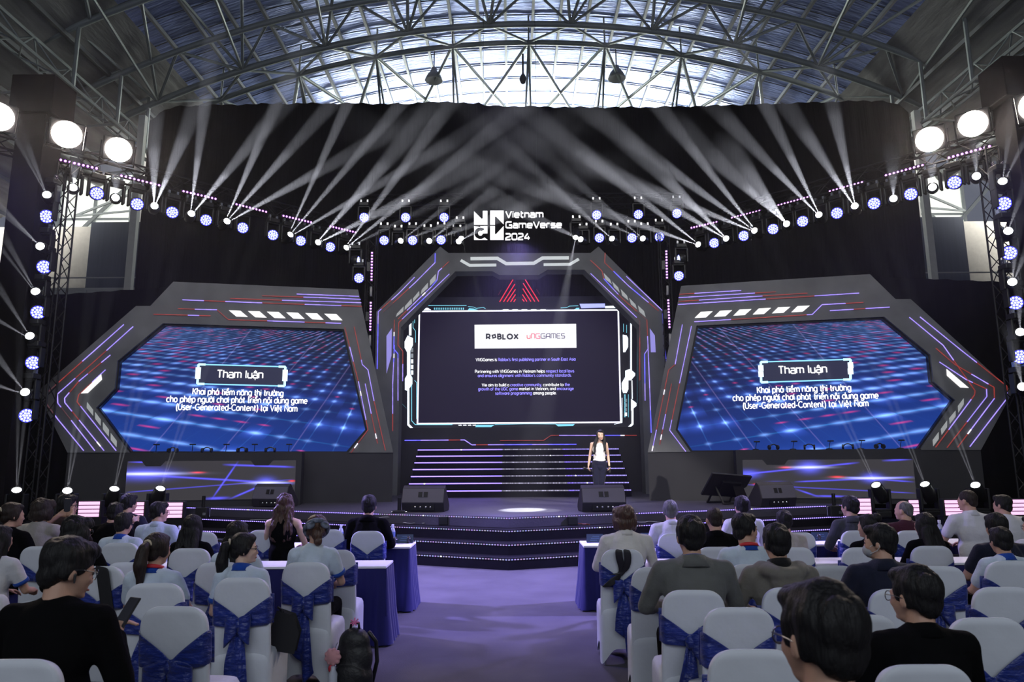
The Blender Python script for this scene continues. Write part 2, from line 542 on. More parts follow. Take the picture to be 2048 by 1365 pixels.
# purlins and cross battens under the foil
m_purlin = mat('dark_purlin', (0.07, 0.075, 0.09), 0.5, 0.2)
mb = MB()
k = -17.0
while k < 18.8:
    z = arcz(k, ROOF_C - 0.12, RR)
    mb.box((k, 21, z), (0.11, 32, 0.16))
    k += 1.2
struct('trim_1', mb, m_purlin, 'dark purlins running the length of the roof')
mb = MB()
for j in range(20):
    y = 11.0 + j * 1.3
    mb.tube([(x, y, arcz(x, ROOF_C - 0.03, RR)) for x in xs[::4]], 0.025, 4)
struct('trim_2', mb, m_purlin, 'thin dark battens crossing the roof lining')

# arched roof trusses
TR = [(21.3, 19.6, 0), (23.9, 19.35, 0), (25.9, 19.15, 1), (27.8, 19.55, 0)]
XL, XR = -14.4, 15.4


def node_x(k, half):
    return XC + (k + (0.5 if half else 0)) * 3.3


root = thing('roof_truss', 'grey tubular arched roof truss spanning the whole hall above the backdrop', 'roof truss')
root['kind'] = 'structure'
for (Y, cr, half) in TR:
    MB().tube([(XL - 1.5 + (XR - XL + 3) * i / 40, Y, arcz(XL - 1.5 + (XR - XL + 3) * i / 40, cr)) for i in range(41)], 0.13 if half else 0.115, 10).build('chord', M_STEEL, root, smooth=True)
mb = MB()
for k in range(-6, 6):
    for (a, b) in (((21.3, 19.6, 0), TR[2]), (TR[1], TR[2]), (TR[3], TR[2])):
        xa = node_x(k, 0)
        for d in (-1, 0):
            xb = node_x(k + d, 1)
            if a[0] == 21.3 and d == 0:
                continue
            if XL - 1 < xa < XR + 1 and XL - 1 < xb < XR + 1:
                mb.tube([(xa, a[0], arcz(xa, a[1])), (xb, b[0], arcz(xb, b[1]))], 0.055, 6)
mb.build('web_strut', M_STEEL, root)
mb = MB()
for k in range(-5, 6):                                    # cross bracing and droppers towards the gable
    xa = node_x(k, 0)
    pa = (xa, 27.8, arcz(xa, 19.55))
    for d in (-1, 1):
        xb = node_x(k + d, 0)
        if XL < xb < XR:
            mb.tube([pa, (xb, 35.8, arcz(xb, 19.4))], 0.075, 8)
    for dx in (-0.25, 0.3):
        mb.tube([pa, (xa + dx, 33.0, arcz(xa, 15.0))], 0.05, 6)
    mb.tube([(xa, 27.8, arcz(xa, 19.55)), (xa, 27.9, arcz(xa, 20.9, RR))], 0.04, 6)
for k in range(-5, 5):
    xa = node_x(k, 1)
    for d in (-1, 0):
        xb = node_x(k + (1 if d == 0 else -0), 0)
        mb.tube([(xa, 25.9, arcz(xa, 19.15)), (xa + (1.65 if d else -1.65), 14.2, arcz(xa, 19.9))], 0.06, 6)
mb.build('brace', M_STEEL, root)
root2 = thing('roof_truss', 'grey tubular arched roof truss nearer the audience with slim crossing braces', 'roof truss')
root2['kind'] = 'structure'
for (Y, cr) in ((13.2, 19.6), (15.2, 19.1), (17.2, 19.6)):
    MB().tube([(XL - 1.5 + (XR - XL + 3) * i / 40, Y, arcz(XL - 1.5 + (XR - XL + 3) * i / 40, cr)) for i in range(41)], 0.13, 10).build('chord', M_STEEL, root2, smooth=True)
mb = MB()
for k in range(-5, 6):
    xa = node_x(k, 0)
    for d in (-1, 1):
        xb = node_x(k, 0) + d * 1.65
        if XL < xa < XR and XL < xb < XR:
            mb.tube([(xa, 17.2, arcz(xa, 19.6)), (xb, 15.2, arcz(xb, 19.1))], 0.055, 6)
            mb.tube([(xa, 13.2, arcz(xa, 19.6)), (xb, 15.2, arcz(xb, 19.1))], 0.055, 6)
            mb.tube([(xa, 17.2, arcz(xa, 19.6)), (xb, 21.3, arcz(xb, 19.6))], 0.07, 6)
mb.build('web_strut', M_STEEL, root2)

# longitudinal lattice girders at the springing, with droppers
for sx, nm in ((-14.4, 'left'), (15.2, 'right')):
    r = thing('lattice_girder', f'grey lattice girder running along the {nm} edge of the vaulted roof', 'girder')
    r['kind'] = 'structure'
    zz = 13.9
    s = -1 if sx < 0 else 1
    ch = [(sx, zz), (sx + s * 0.75, zz + 0.15), (sx + s * 0.35, zz + 0.8)]
    for (cx, cz) in ch:
        MB().tube([(cx, 9, cz), (cx, 36, cz)], 0.06, 6).build('chord', M_STEEL, r)
    mb = MB()
    n = 30
    for i in range(n):
        y0 = 9 + 27 * i / n
        y1 = 9 + 27 * (i + 1) / n
        for a, b in ((0, 2), (1, 2), (0, 1)):
            p, q = (ch[a], ch[b]) if i % 2 else (ch[b], ch[a])
            mb.tube([(p[0], y0, p[1]), (q[0], y1, q[1])], 0.028, 5)
    mb.build('web_strut', M_STEEL, r)
    mb = MB()
    for Y in (13.2, 17.2, 21.3, 23.9, 25.9, 27.8, 32, 35.8):
        mb.tube([(sx, Y, zz), (sx, Y, arcz(sx, 19.5))], 0.07, 6)
        mb.tube([(sx, Y, arcz(sx, 19.5)), (sx + s * 6.5, Y, zz - 0.6)], 0.06, 6)
        mb.tube([(sx, Y, zz), (sx + s * 6.5, Y, zz - 0.6)], 0.05, 6)
    mb.build('dropper', M_STEEL, r)
    # side aisle roof sloping down beyond the girder and its duct
    mbr = MB()
    x2 = sx + s * 9.5
    mbr.add([(sx - s * 1.2, 4, 16.9), (sx - s * 1.2, 28, 16.9), (x2, 28, 10.2), (x2, 4, 10.2)], [(0, 1, 2, 3)])
    o = mbr.build('ceiling_aisle_' + nm, mat('aisle_foil', (0.30, 0.29, 0.29), 0.5, 0.4, var=0.3, vscale=1.2, bump=0.8, bscale=1.6, stretch=(3, 0.5, 1)))
    o['kind'] = 'structure'
    mb = MB()
    for j in range(7):
        x = sx + s * (0.4 + j * 1.25)
        z = 16.9 - 6.7 * ((x - (sx - s * 1.2)) / (x2 - (sx - s * 1.2))) - 0.12
        mb.box((x, 16.5, z), (0.12, 23, 0.16))
    o = mb.build('trim_aisle_' + nm, m_purlin)
    o['kind'] = 'structure'
    d = MB()
    pts = [(sx + s * 2.6, 4 + i * 0.45, 13.2) for i in range(53)]
    d.tube(pts, [0.30 + 0.018 * (i % 2) for i in range(53)], 14)
    tag(d.build('air_duct', mat('galvanised', (0.5, 0.5, 0.5), 0.35, 0.8), smooth=True), f'round galvanised air duct under the roof along the {nm} side', 'duct')
    # gallery: pale wall, blue grey panel, parapet
    gx0, gx1 = (-24, -14.2) if s < 0 else (15.6, 24)
    inner = gx1 if s < 0 else gx0
    struct('wall_gallery_' + nm, MB().box(((gx0 + gx1) / 2 + s * 3.0, 30.2, 6), (abs(gx1 - gx0) - 3, 0.3, 12.2)), mat('pale_wall', (0.55, 0.53, 0.48), 0.8, var=0.08), f'pale plastered gallery wall on the {nm}')
    struct('wall_panel_' + nm, MB().box((inner + s * 2.3, 29.6, 6), (3.9, 0.3, 12.2)), mat('blue_grey_panel', (0.10, 0.12, 0.16), 0.7, var=0.1, vscale=1, stretch=(20, 1, .2)), f'blue grey ribbed wall panel on the {nm} gallery')
    mb = MB()
    mb.box((inner + s * 4.2, 28.4, 8.1), (9.5, 0.1, 1.3))
    mb.box((inner + s * 4.2, 28.4, 8.8), (9.5, 0.16, 0.1))
    for j in range(6):
        mb.box((inner + s * (0.5 + j * 1.5), 28.32, 8.1), (0.07, 0.08, 1.3))
    mb.tube([(inner - s * 0.4, 28.4, 9.3), (inner + s * 8.5, 28.4, 9.3)], 0.03, 6)
    struct('trim_parapet_' + nm, mb, mat('parapet_paint', (0.42, 0.44, 0.45), 0.6), f'pale gallery parapet with rail on the {nm}')
    struct('trim_column_' + nm, MB().box((inner + s * 2.4, 31.0, 8), (1.35, 1.0, 16)), mat('white_column', (0.6, 0.6, 0.58), 0.7, var=0.06), f'broad white column on the {nm}')
    struct('trim_edge_' + nm, MB().box(((-13.05 if s < 0 else 14.45) + s * 0.62, 24.3, 7.2), (0.24, 0.2, 14.4)), mat('white_column'), f'slim white post behind the {nm} edge of the backdrop')

# gable glazing behind everything: translucent sheets that let the day in
m_gl = mat('gable_glazing', (0.7, 0.72, 0.7), 0.6, emit=(0.94, 1.0, 0.9), strength=0.6, sample='FRONT')
o = struct('window_1', MB().add([(-25, 37, 10.6), (25, 37, 10.6), (25, 37, 17.5), (15.2, 37, 17.5), (-14.4, 37, 17.5), (-25, 37, 17.5)], [(0, 1, 2, 3, 4, 5)]), m_gl, 'bright translucent gable glazing')
mb = MB()
for i in range(26):
    x = -25 + 2 * i
    mb.box((x, 36.9, 14), (0.12, 0.12, 8))
for z in (11.5, 13.2, 14.9):
    mb.box((0, 36.9, z), (50, 0.1, 0.1))
for i in range(-4, 5):
    mb.tube([(i * 6 - 3, 36.8, 10.6), (i * 6 + 3, 36.8, 17)], 0.1, 6)
    mb.tube([(i * 6 + 3, 36.8, 10.6), (i * 6 - 3, 36.8, 17)], 0.1, 6)
struct('trim_3', mb, M_STEEL, 'glazing bars and bracing of the gable')
struct('wall_back', MB().box((0, 37.2, 5.3), (50, 0.3, 10.6)), mat('pale_wall'), 'back wall of the hall')
struct('wall_left', MB().box((-25.2, 17, 5.2), (0.3, 41, 10.4)), mat('pale_wall'), 'left hall wall')
struct('wall_right', MB().box((25.2, 17, 5.2), (0.3, 41, 10.4)), mat('pale_wall'), 'right hall wall')
# the day behind the backdrop: light of the gable glazing thrown up on the end of the vault
light('AREA', 'gable_daylight', (0.8, 36.7, 19.0), (0.8, 34.4, 21.0), 5200, (0.93, 1.0, 0.9), shape='RECTANGLE', size=22, size_y=.8)

light('AREA', 'gallery_daylight', (-24.2, 23, 13.5), (-16, 29, 9.5), 2200, (1, .97, .9), shape='RECTANGLE', size=8, size_y=3)  # added lamp out of view to brighten the gallery walls, no window here
light('AREA', 'gallery_fill_b', (24.4, 23, 13.5), (17, 29, 9.5), 2200, (1, .97, .9), shape='RECTANGLE', size=8, size_y=3)  # its added twin for the right gallery

# hanging high bay lamps and the small camera under the crown
for (px, py, Y) in ((868, 150, 30.0), (1233, 146, 30.0)):
    c = P(px, py, Y=Y)
    sd = 'left' if px < 1000 else 'right'
    r = thing('pendant_lamp', f'grey bell shaped high bay lamp hanging under the roof {sd} of the crown', 'lamp', c, 0, 'high bay lamps under the roof')
    MB().lathe([(0.12, 0.35), (0.14, 0.2), (0.3, 0.0), (0.42, -0.28), (0.4, -0.3), (0.05, -0.1)], n=18).build('lamp_shade', mat('lamp_grey', (0.2, 0.2, 0.21), 0.4, 0.5), r, smooth=True)
    MB().tube([(0, 0, 0.3), (0, 0, 3.2)], 0.03, 6).build('hanger', M_BLACK, r)
c = P(1046, 160, Y=27.6)
r = thing('camera_pod', 'small dark camera pod hanging at the crown of the roof', 'camera', c)
MB().lathe([(0.05, 0.3), (0.13, 0.15), (0.16, 0), (0.1, -0.15), (0.02, -0.2)], n=12).build('housing', M_PLASTIC, r, smooth=True)
MB().tube([(0, 0, 0.25), (0, 0, 1.2)], 0.05, 6).build('stem', M_BLACK, r)

# ------------------------------------------------------------------ drapes
mb = MB()
nx, nz = 150, 8
pts = []
for j in range(nz + 1):
    for i in range(nx + 1):
        x = -13.0 + 27.35 * i / nx
        zt = 14.33 + 0.11 * math.sin(i * .05) + (0.1 if 52 < i < 66 else 0) - (max(0, 1.2 - (x + 13.0)) ** 2 * .35 if x < -11.8 else 0) - (max(0, x - 13.2) ** 2 * .35)
        z = zt * j / nz
        y = 23.5 + 0.05 * math.sin(i * 1.9) + 0.03 * math.sin(i * .7 + j)
        pts.append((x - (0.0 if x < 0 else 0), y, z))
mb.add(pts, [(j * (nx + 1) + i, j * (nx + 1) + i + 1, (j + 1) * (nx + 1) + i + 1, (j + 1) * (nx + 1) + i) for j in range(nz) for i in range(nx)])
o = mb.build('backdrop_curtain', M_DRAPE, smooth=True)
tag(o, 'huge black backdrop curtain hung behind the whole stage', 'curtain')
md = o.modifiers.new('thick', 'SOLIDIFY'); md.thickness = 0.02
for x0, x1, Y, ztl, ztr, sd in ((-20, -9.3, 20.3, 6.2, 6.9, 'left'), (10.4, 21.5, 20.3, 7.05, 6.5, 'right')):
    mb = MB()
    n = 60
    vs = []
    for j in range(2):
        for i in range(n + 1):
            t = i / n
            vs.append((x0 + (x1 - x0) * t, Y + 0.05 * math.sin(i * 1.7), (ztl + (ztr - ztl) * t) * j))
    mb.add(vs, [(i, i + 1, n + 2 + i, n + 1 + i) for i in range(n)])
    o = mb.build('masking_curtain', M_MASK, smooth=True)
    md = o.modifiers.new('thick', 'SOLIDIFY'); md.thickness = 0.02
    tag(o, f'lower black masking curtain {sd} of the stage below the gallery', 'curtain')
# ------------------------------------------------------------------ colours of the light lines
VIO, RED, WHT, DIM, BLU, CYN = (0.50, 0.36, 1.4), (0.30, 0.035, 0.03), (2.2, 2.0, 2.4), (0.10, 0.04, 0.05), (0.22, 0.2, 2.0), (0.35, 0.9, 1.4)
rnd = random.Random(3)


def led_run(pts, w, y, M, pattern=None, seed=0):
    """one light line: chopped into short lengths of violet, red and white"""
    mb = MB()
    rr_ = random.Random(seed)
    total = sum((Vector(b) - Vector(a)).length for a, b in zip(pts, pts[1:]))
    pat = pattern or [VIO, VIO, RED, VIO]
    acc = 0
    for a, b in zip(pts, pts[1:]):
        a, b = Vector(a), Vector(b)
        L = (b - a).length
        n = max(1, int(L / 0.12))
        for i in range(n):
            p, q = a + (b - a) * (i / n), a + (b - a) * ((i + 1) / n)
            u = (acc + L * (i + .5) / n) / max(total, 1e-6)
            c = pat[min(len(pat) - 1, int(u * len(pat)))]
            c = VIO if c is WHT else c
            k = 0.8 + 0.4 * rr_.random()
            if rr_.random() < 0.016:
                c = WHT
            mb.ribbon([p, q], w, y, M, col=tuple(v * k for v in c), depth=0.012)
        acc += L
    return mb


# ------------------------------------------------------------------ stage
AP = Vector((-0.08, 12.54))
LE, RE = Vector((-7.4, 15.95)), Vector((7.4, 15.45))
Z0 = 0.72
root = thing('stage', 'low black stage with four lit steps pointing towards the aisle', 'stage', (0, 0, 0))


def step_poly(k):
    """front outline of level k (0 = stage top)"""
    off = [0, .42, .80, 1.15][k]
    d = Vector((0, -1))
    return [LE + d * off + Vector((-.3 * k, 0)), AP + d * off, RE + d * off + Vector((.3 * k, 0))]


def slab(poly2, ztop, zbot):
    n = len(poly2)
    mb = MB()
    vs = [(p[0], p[1], ztop) for p in poly2] + [(p[0], p[1], zbot) for p in poly2]
    mb.add(vs, [tuple(range(n)), tuple(range(2 * n - 1, n - 1, -1))] + [(i, i + n, (i + 1) % n + n, (i + 1) % n) for i in range(n)])
    return mb


l, a, r_ = step_poly(0)
slab([l, a, r_, Vector((8.2, 22.8)), Vector((-8.2, 22.8))], Z0, 0.0).build('deck', M_STAGE, root)
for k in (1, 2, 3):
    l2, a2, r2 = step_poly(k)
    l1, a1, r1 = step_poly(k - 1)
    z = Z0 - .18 * k
    slab([l2, a2, r2, r1 + Vector((0, .02)), a1 + Vector((0, -.005)), l1 + Vector((0, .02))], z, 0.0).build('step', M_STEP, root)


def edge_leds(pl, z, seed, name='led_strip'):
    mb = MB()
    rr_ = random.Random(seed)
    for p, q in zip(pl, pl[1:]):
        L = (q - p).length
        n = int(L / 0.05)
        nn = Vector((q - p).y, ) if False else None
        for i in range(n):
            a_, b_ = p + (q - p) * (i / n), p + (q - p) * ((i + .62) / n)
            xm = abs((a_.x + .1) / 7)
            c = tuple(v * (0.55 + 0.9 * min(1, xm + .05)) for v in (0.62, 0.45, 1.9))
            if xm < .35:
                c = tuple(v * (0.6 + 0.4 * rr_.random()) for v in (0.52, 0.46, .9))
            if rr_.random() < .006:
                c = (2, 2, 2.2)
            mb.add([(a_.x, a_.y - .012, z - .030), (b_.x, b_.y - .012, z - .030), (b_.x, b_.y - .012, z - .012), (a_.x, a_.y - .012, z - .012)], [(0, 1, 2, 3)], c)
    return mb.build(name, M_LED, root)


for k in range(4):
    edge_leds(step_poly(k), Z0 - .18 * k, k)

# dark side platforms carrying the floor lamps
for x0, x1, sd in ((-13.5, -8.45, 'left'), (8.45, 14.0, 'right')):
    tag(MB().box(((x0 + x1) / 2, 14.25, .27), (x1 - x0, 1.0, .54)).build('side_platform', M_STEP, bevel=.01), f'low black platform at the {sd} end of the stage', 'platform')

# ------------------------------------------------------------------ back stairs
root = thing('stage_stairs', 'wide black stairs with seven lit nosings below the main screen', 'stairs', (0.17, 19.0, Z0))
HW = 2.98
for i in range(7):
    z0 = .185 * (i + 1)
    y0 = .33 * i
    MB().box((0, (y0 + 2.48) / 2, z0 - .0925), (2 * HW, 2.48 - y0, .185)).build('step', M_STEP, root)
    mb = MB()
    rr_ = random.Random(20 + i)
    n = 150
    for j in range(n):
        x = -HW + 2 * HW * j / n
        u = (j + .5) / n
        d = min(1, abs(u - .62) * 3.2)
        c = tuple(v * (.35 + 1.25 * d) for v in (.5, .34, 1.8)) if u < .75 else tuple(v * (.35 + .8 * d) for v in (.5, .42, 1.3))
        if .42 < u < .72:
            kq = .35 + .5 * rr_.random()
            c = tuple(kq * v for v in (.72, .68, .95))
        if rr_.random() < .012:
            c = (2.4, 2.4, 2.6)
        w = 2 * HW / n * (1.0 if u < .42 else .7)
        mb.add([(x, y0 - .012, z0 - .034), (x + w, y0 - .012, z0 - .034), (x + w, y0 - .012, z0 - .004), (x, y0 - .012, z0 - .004)], [(0, 1, 2, 3)], c)
    mb.build('led_strip', M_LED, root)

# ------------------------------------------------------------------ main LED wall with slide
LW = Plane((0, 21.85), (1, 0))
root = thing('led_wall', 'large central LED wall showing a presentation slide inside a bright technical frame', 'screen', (0.2, 21.9, 2.1))
INV = Matrix.Translation(Vector((-0.2, -21.9, -2.1)))


def z6(x, y):
    return (680 + x / 2.844, 480 + y / 2.844)


def lw(*pts):
    return [LW.uv(*z6(*p)) for p in pts]


MW = INV @ LW.M
mb = MB()
a_, b_, c_, d_ = lw((330, 170), (1710, 165), (1710, 1092), (330, 1095))
mb.box((0.2, 0, 4.35), (5.9 + 1.9, .25, 5.0), None)
mb.xf(MW @ Matrix.Translation((0, .16, 0)))
mb.build('screen', mat('led_black', (0.006, 0.006, 0.008), 0.45, emit=(0.045, 0.038, 0.075), strength=0.1), root)
# white frame line of the slide
mb = MB()
fr = lw((452, 408), (1582, 400), (1597, 1038), (441, 1047))
mb.ribbon(fr, .045, -.02, MW, col=(1.6, 1.6, 1.9), closed=True)
mb.build('slide_border', M_LED, root)
mb = MB()
q = lw((452, 408), (1582, 400), (1597, 1038), (441, 1047))
mb.add([MW @ Vector((p[0], -.012, p[1])) for p in (q[3], q[2], q[1], q[0])], [(0, 1, 2, 3)], (.012, .009, .024))
mb.build('slide', M_SCREEN, root)
# technical frame graphics
mb = MB()
WC, CC, LC = (1.5, 1.7, 1.9), (.25, .8, 1.0), (.55, .6, 1.5)


def poly(pts, c, y=-.02):
    p = lw(*pts)
    mb.add([MW @ Vector((q[0], y, q[1])) for q in reversed(p)], [tuple(range(len(p)))], c)


def line(pts, w, c):
    mb.ribbon(lw(*pts), w, -.02, MW, col=c)


poly([(443, 390), (500, 388), (520, 400), (435, 402)], WC)
line([(495, 374), (720, 374)], .02, CC)
for i in range(17):
    poly([(535 + i * 10.3, 387), (540 + i * 10.3, 387), (540 + i * 10.3, 399), (535 + i * 10.3, 399)], CC)
line([(728, 381), (760, 383), (775, 391), (815, 385), (828, 393)], .016, CC)
poly([(735, 390), (760, 392), (790, 403), (725, 403)], CC)
for i in range(5):
    poly([(920 + i * 53, 401), (965 + i * 53, 401), (955 + i * 53, 396), (932 + i * 53, 396)], WC)
poly([(1362, 365), (1506, 363), (1508, 386), (1372, 390)], LC)
poly([(1508, 378), (1590, 375), (1606, 388), (1508, 390)], WC)
line([(1255, 388), (1290, 386), (1305, 378), (1355, 376)], .016, CC)
poly([(1330, 398), (1345, 388), (1362, 388), (1358, 398)], CC)
# left side
line([(400, 440), (400, 545)], .075, WC)
poly([(385, 545), (415, 560), (415, 600), (400, 632), (400, 765), (412, 785), (412, 822), (385, 860), (370, 855), (370, 790), (382, 770), (382, 640), (368, 615), (368, 580)], WC)
line([(389, 850), (389, 1052), (414, 1077), (642, 1077)], .062, WC)
line([(408, 780), (408, 1030), (428, 1052), (640, 1052)], .022, CC)
line([(416, 440), (416, 500), (430, 520), (430, 585)], .016, CC)
line([(446, 425), (425, 445), (425, 475)], .016, CC)
line([(424, 800), (436, 812), (436, 1020)], .014, CC)
for i, b in enumerate((.15, .2, .7, 1, 1)):
    poly([(404, 616 + i * 32), (417, 616 + i * 32), (417, 640 + i * 32), (404, 640 + i * 32)], tuple(v * b for v in WC))
for i in range(4):
    poly([(672 + i * 27, 1054), (690 + i * 27, 1052), (694 + i * 27, 1058), (676 + i * 27, 1058)], WC)
poly([(775, 1053), (880, 1053), (860, 1066), (770, 1066)], CC)
line([(880, 1052), (1060, 1048), (1230, 1049)], .014, CC)
# right side
line([(1645, 420), (1655, 445), (1655, 742)], .05, WC)
poly([(1608, 540), (1630, 545), (1638, 560), (1638, 610), (1622, 640), (1610, 640)], WC)
line([(1612, 478), (1612, 525)], .014, CC)
line([(1630, 485), (1630, 530)], .014, CC)
poly([(1650, 735), (1678, 760), (1678, 772), (1655, 800), (1640, 800), (1640, 850), (1630, 872), (1610, 872), (1602, 850), (1602, 815), (1622, 780), (1622, 745)], WC)
line([(1660, 800), (1662, 905)], .03, WC)
poly([(1655, 905), (1686, 930), (1686, 945), (1655, 972)], WC)
line([(1663, 960), (1663, 1048), (1640, 1070), (1556, 1070)], .062, WC)
line([(1620, 880), (1620, 1010)], .03, CC)
line([(1604, 900), (1604, 1040), (1560, 1050)], .016, WC)
line([(1640, 880), (1640, 1010)], .014, CC)
for i, b in enumerate((.1, .15, .12, .8)):
    poly([(1618, 905 + i * 26), (1632, 905 + i * 26), (1632, 925 + i * 26), (1618, 925 + i * 26)], tuple(v * b for v in WC))
poly([(1225, 1050), (1335, 1049), (1325, 1060), (1240, 1062)], CC)
line([(1205, 1066), (1222, 1077), (1308, 1077)], .014, CC)
line([(1322, 1088), (1555, 1087)], .01, tuple(v * .5 for v in CC))
line([(456, 385), (500, 345)], .012, tuple(v * .4 for v in CC))
line([(350, 500), (350, 930), (380, 960)], .01, tuple(v * .25 for v in CC))
line([(1690, 500), (1690, 930)], .01, tuple(v * .25 for v in CC))
mb.build('frame_graphic', M_LED, root)
# red hatched arrow
mb = MB()
RC = (1.1, .03, .06)
for i, (x0, x1, y0) in enumerate(((908, 990, 217), (930, 995, 252), (950, 998, 282), (970, 998, 312), (988, 999, 338))):
    line([(x0, 354), (x1, y0)], .03, RC)
for i, (x0, x1, y0) in enumerate(((1131, 1046, 215), (1108, 1042, 248), (1086, 1040, 278), (1063, 1038, 312), (1048, 1037, 338))):
    line([(x0, 352), (x1, y0)], .03, RC)
line([(900, 315), (918, 285)], .02, tuple(v * .12 for v in RC))
line([(1135, 312), (1118, 282)], .02, tuple(v * .12 for v in RC))
mb.build('arrow_graphic', M_LED, root)
# slide: white banner with two wordmarks, three paragraphs
mb = MB()
poly([(765, 484), (1343, 478), (1345, 615), (766, 620)], (.98, .98, 1.0), -.016)
mb.build('banner', M_LED, root)


def fit_text(mb, text, x0, x1, yb, hpx, **kw):
    (u0, z), (u1, _) = lw((x0, yb), (x1, yb))
    h = hpx / 2.844 * 21.9 / 1400
    text_mb(mb, text, (u0 + u1) / 2, z, h, MW, width=u1 - u0, y=-.024, **kw)


mb = MB()
DK = (.012, .012, .016)
fit_text(mb, 'R', 834, 853, 565, 27, col=DK, weight=.31)
fit_text(mb, 'BLOX', 898, 1012, 565, 27, col=DK, weight=.31, gap=.34)
c0 = Vector(lw((876, 550))[0])
s = .074
for k in range(4):
    a0 = math.radians(45 + 90 * k + 15)
    a1 = math.radians(45 + 90 * (k + 1) + 15)
    mb.add([MW @ Vector((c0.x + rr_ * math.cos(t), -.024, c0.y + rr_ * math.sin(t))) for rr_, t in ((s * 1.25, a0), (s * 1.25, a1), (s * .42, a1), (s * .42, a0))], [(0, 3, 2, 1)], DK)
mb.build('wordmark', M_LED, root)
mb = MB()
pk = [(.9, .06 + .03 * i, .10 + .08 * i) for i in range(3)] + [(.08, .05, .16)] * 5
fit_text(mb, 'VNGGAMES', 1064, 1278, 562, 27, cols=pk, weight=.14, font=dict(FONT, V=SQ['u'], N=SQ['N'], G=SQ['G'], A=SQ['A'], M=SQ['M'], E=SQ['E'], S=SQ['S']), gap=.2)
mb.build('wordmark', M_LED, root)
WT, PB = (1.3, 1.3, 1.35), (.42, .36, 1.5)


def para(segs, x0, x1, yb):
    t = ''.join(s for s, c in segs)
    cs = [c for s, c in segs for _ in s]
    mb = MB()
    fit_text(mb, t, x0, x1, yb, 16.5, cols=cs, weight=.16)
    mb.build('text_line', M_LED, root)


para([('VNGGames is ', WT), ("Roblox's first publishing partner in South East Asia", PB)], 773, 1339, 691)
para([('Partnering with VNGGames in Vietnam helps ', WT), ('respect local laws', PB)], 769, 1331, 758)
para([("and ensures alignment with Roblox's community standards.", PB)], 785, 1316, 782)
para([('We aim to build a ', WT), ('creative community,', PB), (' contribute to ', WT), ('the', PB)], 808, 1306, 835)
para([('growth of the UGC game ', PB), ('market in Vietnam, and ', WT), ('encourage', PB)], 787, 1328, 858)
para([('software programming ', PB), ('among people.', WT)], 884, 1230, 882)

# dark fascia between LED wall and stairs, with light lines
FA = Plane((0, 21.55), (1, 0))
root = thing('fascia_panel', 'dark fascia panel with zigzag light lines above the stairs', 'panel', (0.2, 21.6, 2.0))
MF = Matrix.Translation((-0.2, -21.6, -2.0)) @ FA.M
MB().box((0.2, .08, 1.70), (7.4, .1, 1.95)).xf(MF).build('panel', M_DARKGREY, root)


def fa(*pts):
    return [FA.uv(*z6(*p)) for p in pts]


led_run(fa((368, 1142), (708, 1139), (750, 1167), (1345, 1164)), .028, -.01, MF, [BLU, VIO, VIO, RED, WHT, RED, VIO, BLU, BLU, VIO, BLU, BLU], 5).build('led_strip', M_LED, root)
led_run(fa((910, 1143), (1158, 1142), (1200, 1113), (1688, 1113)), .022, -.01, MF, [RED, RED, RED, RED, VIO, VIO, VIO, BLU, RED], 6).build('led_strip', M_LED, root)

# ------------------------------------------------------------------ central arch
AR = Plane((0, 20.2), (1, 0))
root = thing('stage_arch', 'grey angular arch with light lines framing the main screen', 'arch', (0.3, 20.3, Z0))
MA = Matrix.Translation((-0.3, -20.3, -Z0)) @ AR.M


def ar(*pts):
    return [AR.uv(*z6(*p)) for p in pts]


z_floor = Z0


def down(p):
    return (p[0], z_floor)


out = ar((205, 410), (570, 38), (618, 75), (1425, 75), (1470, 38), (1840, 405))
inn = ar((345, 500), (655, 180), (865, 178), (905, 200), (1130, 200), (1180, 170), (1390, 170), (1705, 490))
yb, yf = .55, 0.0
legL0, legL1 = (out[0][0] + .05, z_floor), (inn[0][0] + .0, z_floor)
legR0, legR1 = (out[-1][0] - .05, z_floor), (inn[-1][0], z_floor)
O1 = [legL0, out[0], out[1], out[2], out[2], out[2], out[3], out[3], out[3], out[4], out[5], legR0]
I1 = [legL1, inn[0], inn[1], inn[1], inn[2], inn[3], inn[4], inn[5], inn[6], inn[6], inn[7], legR1]
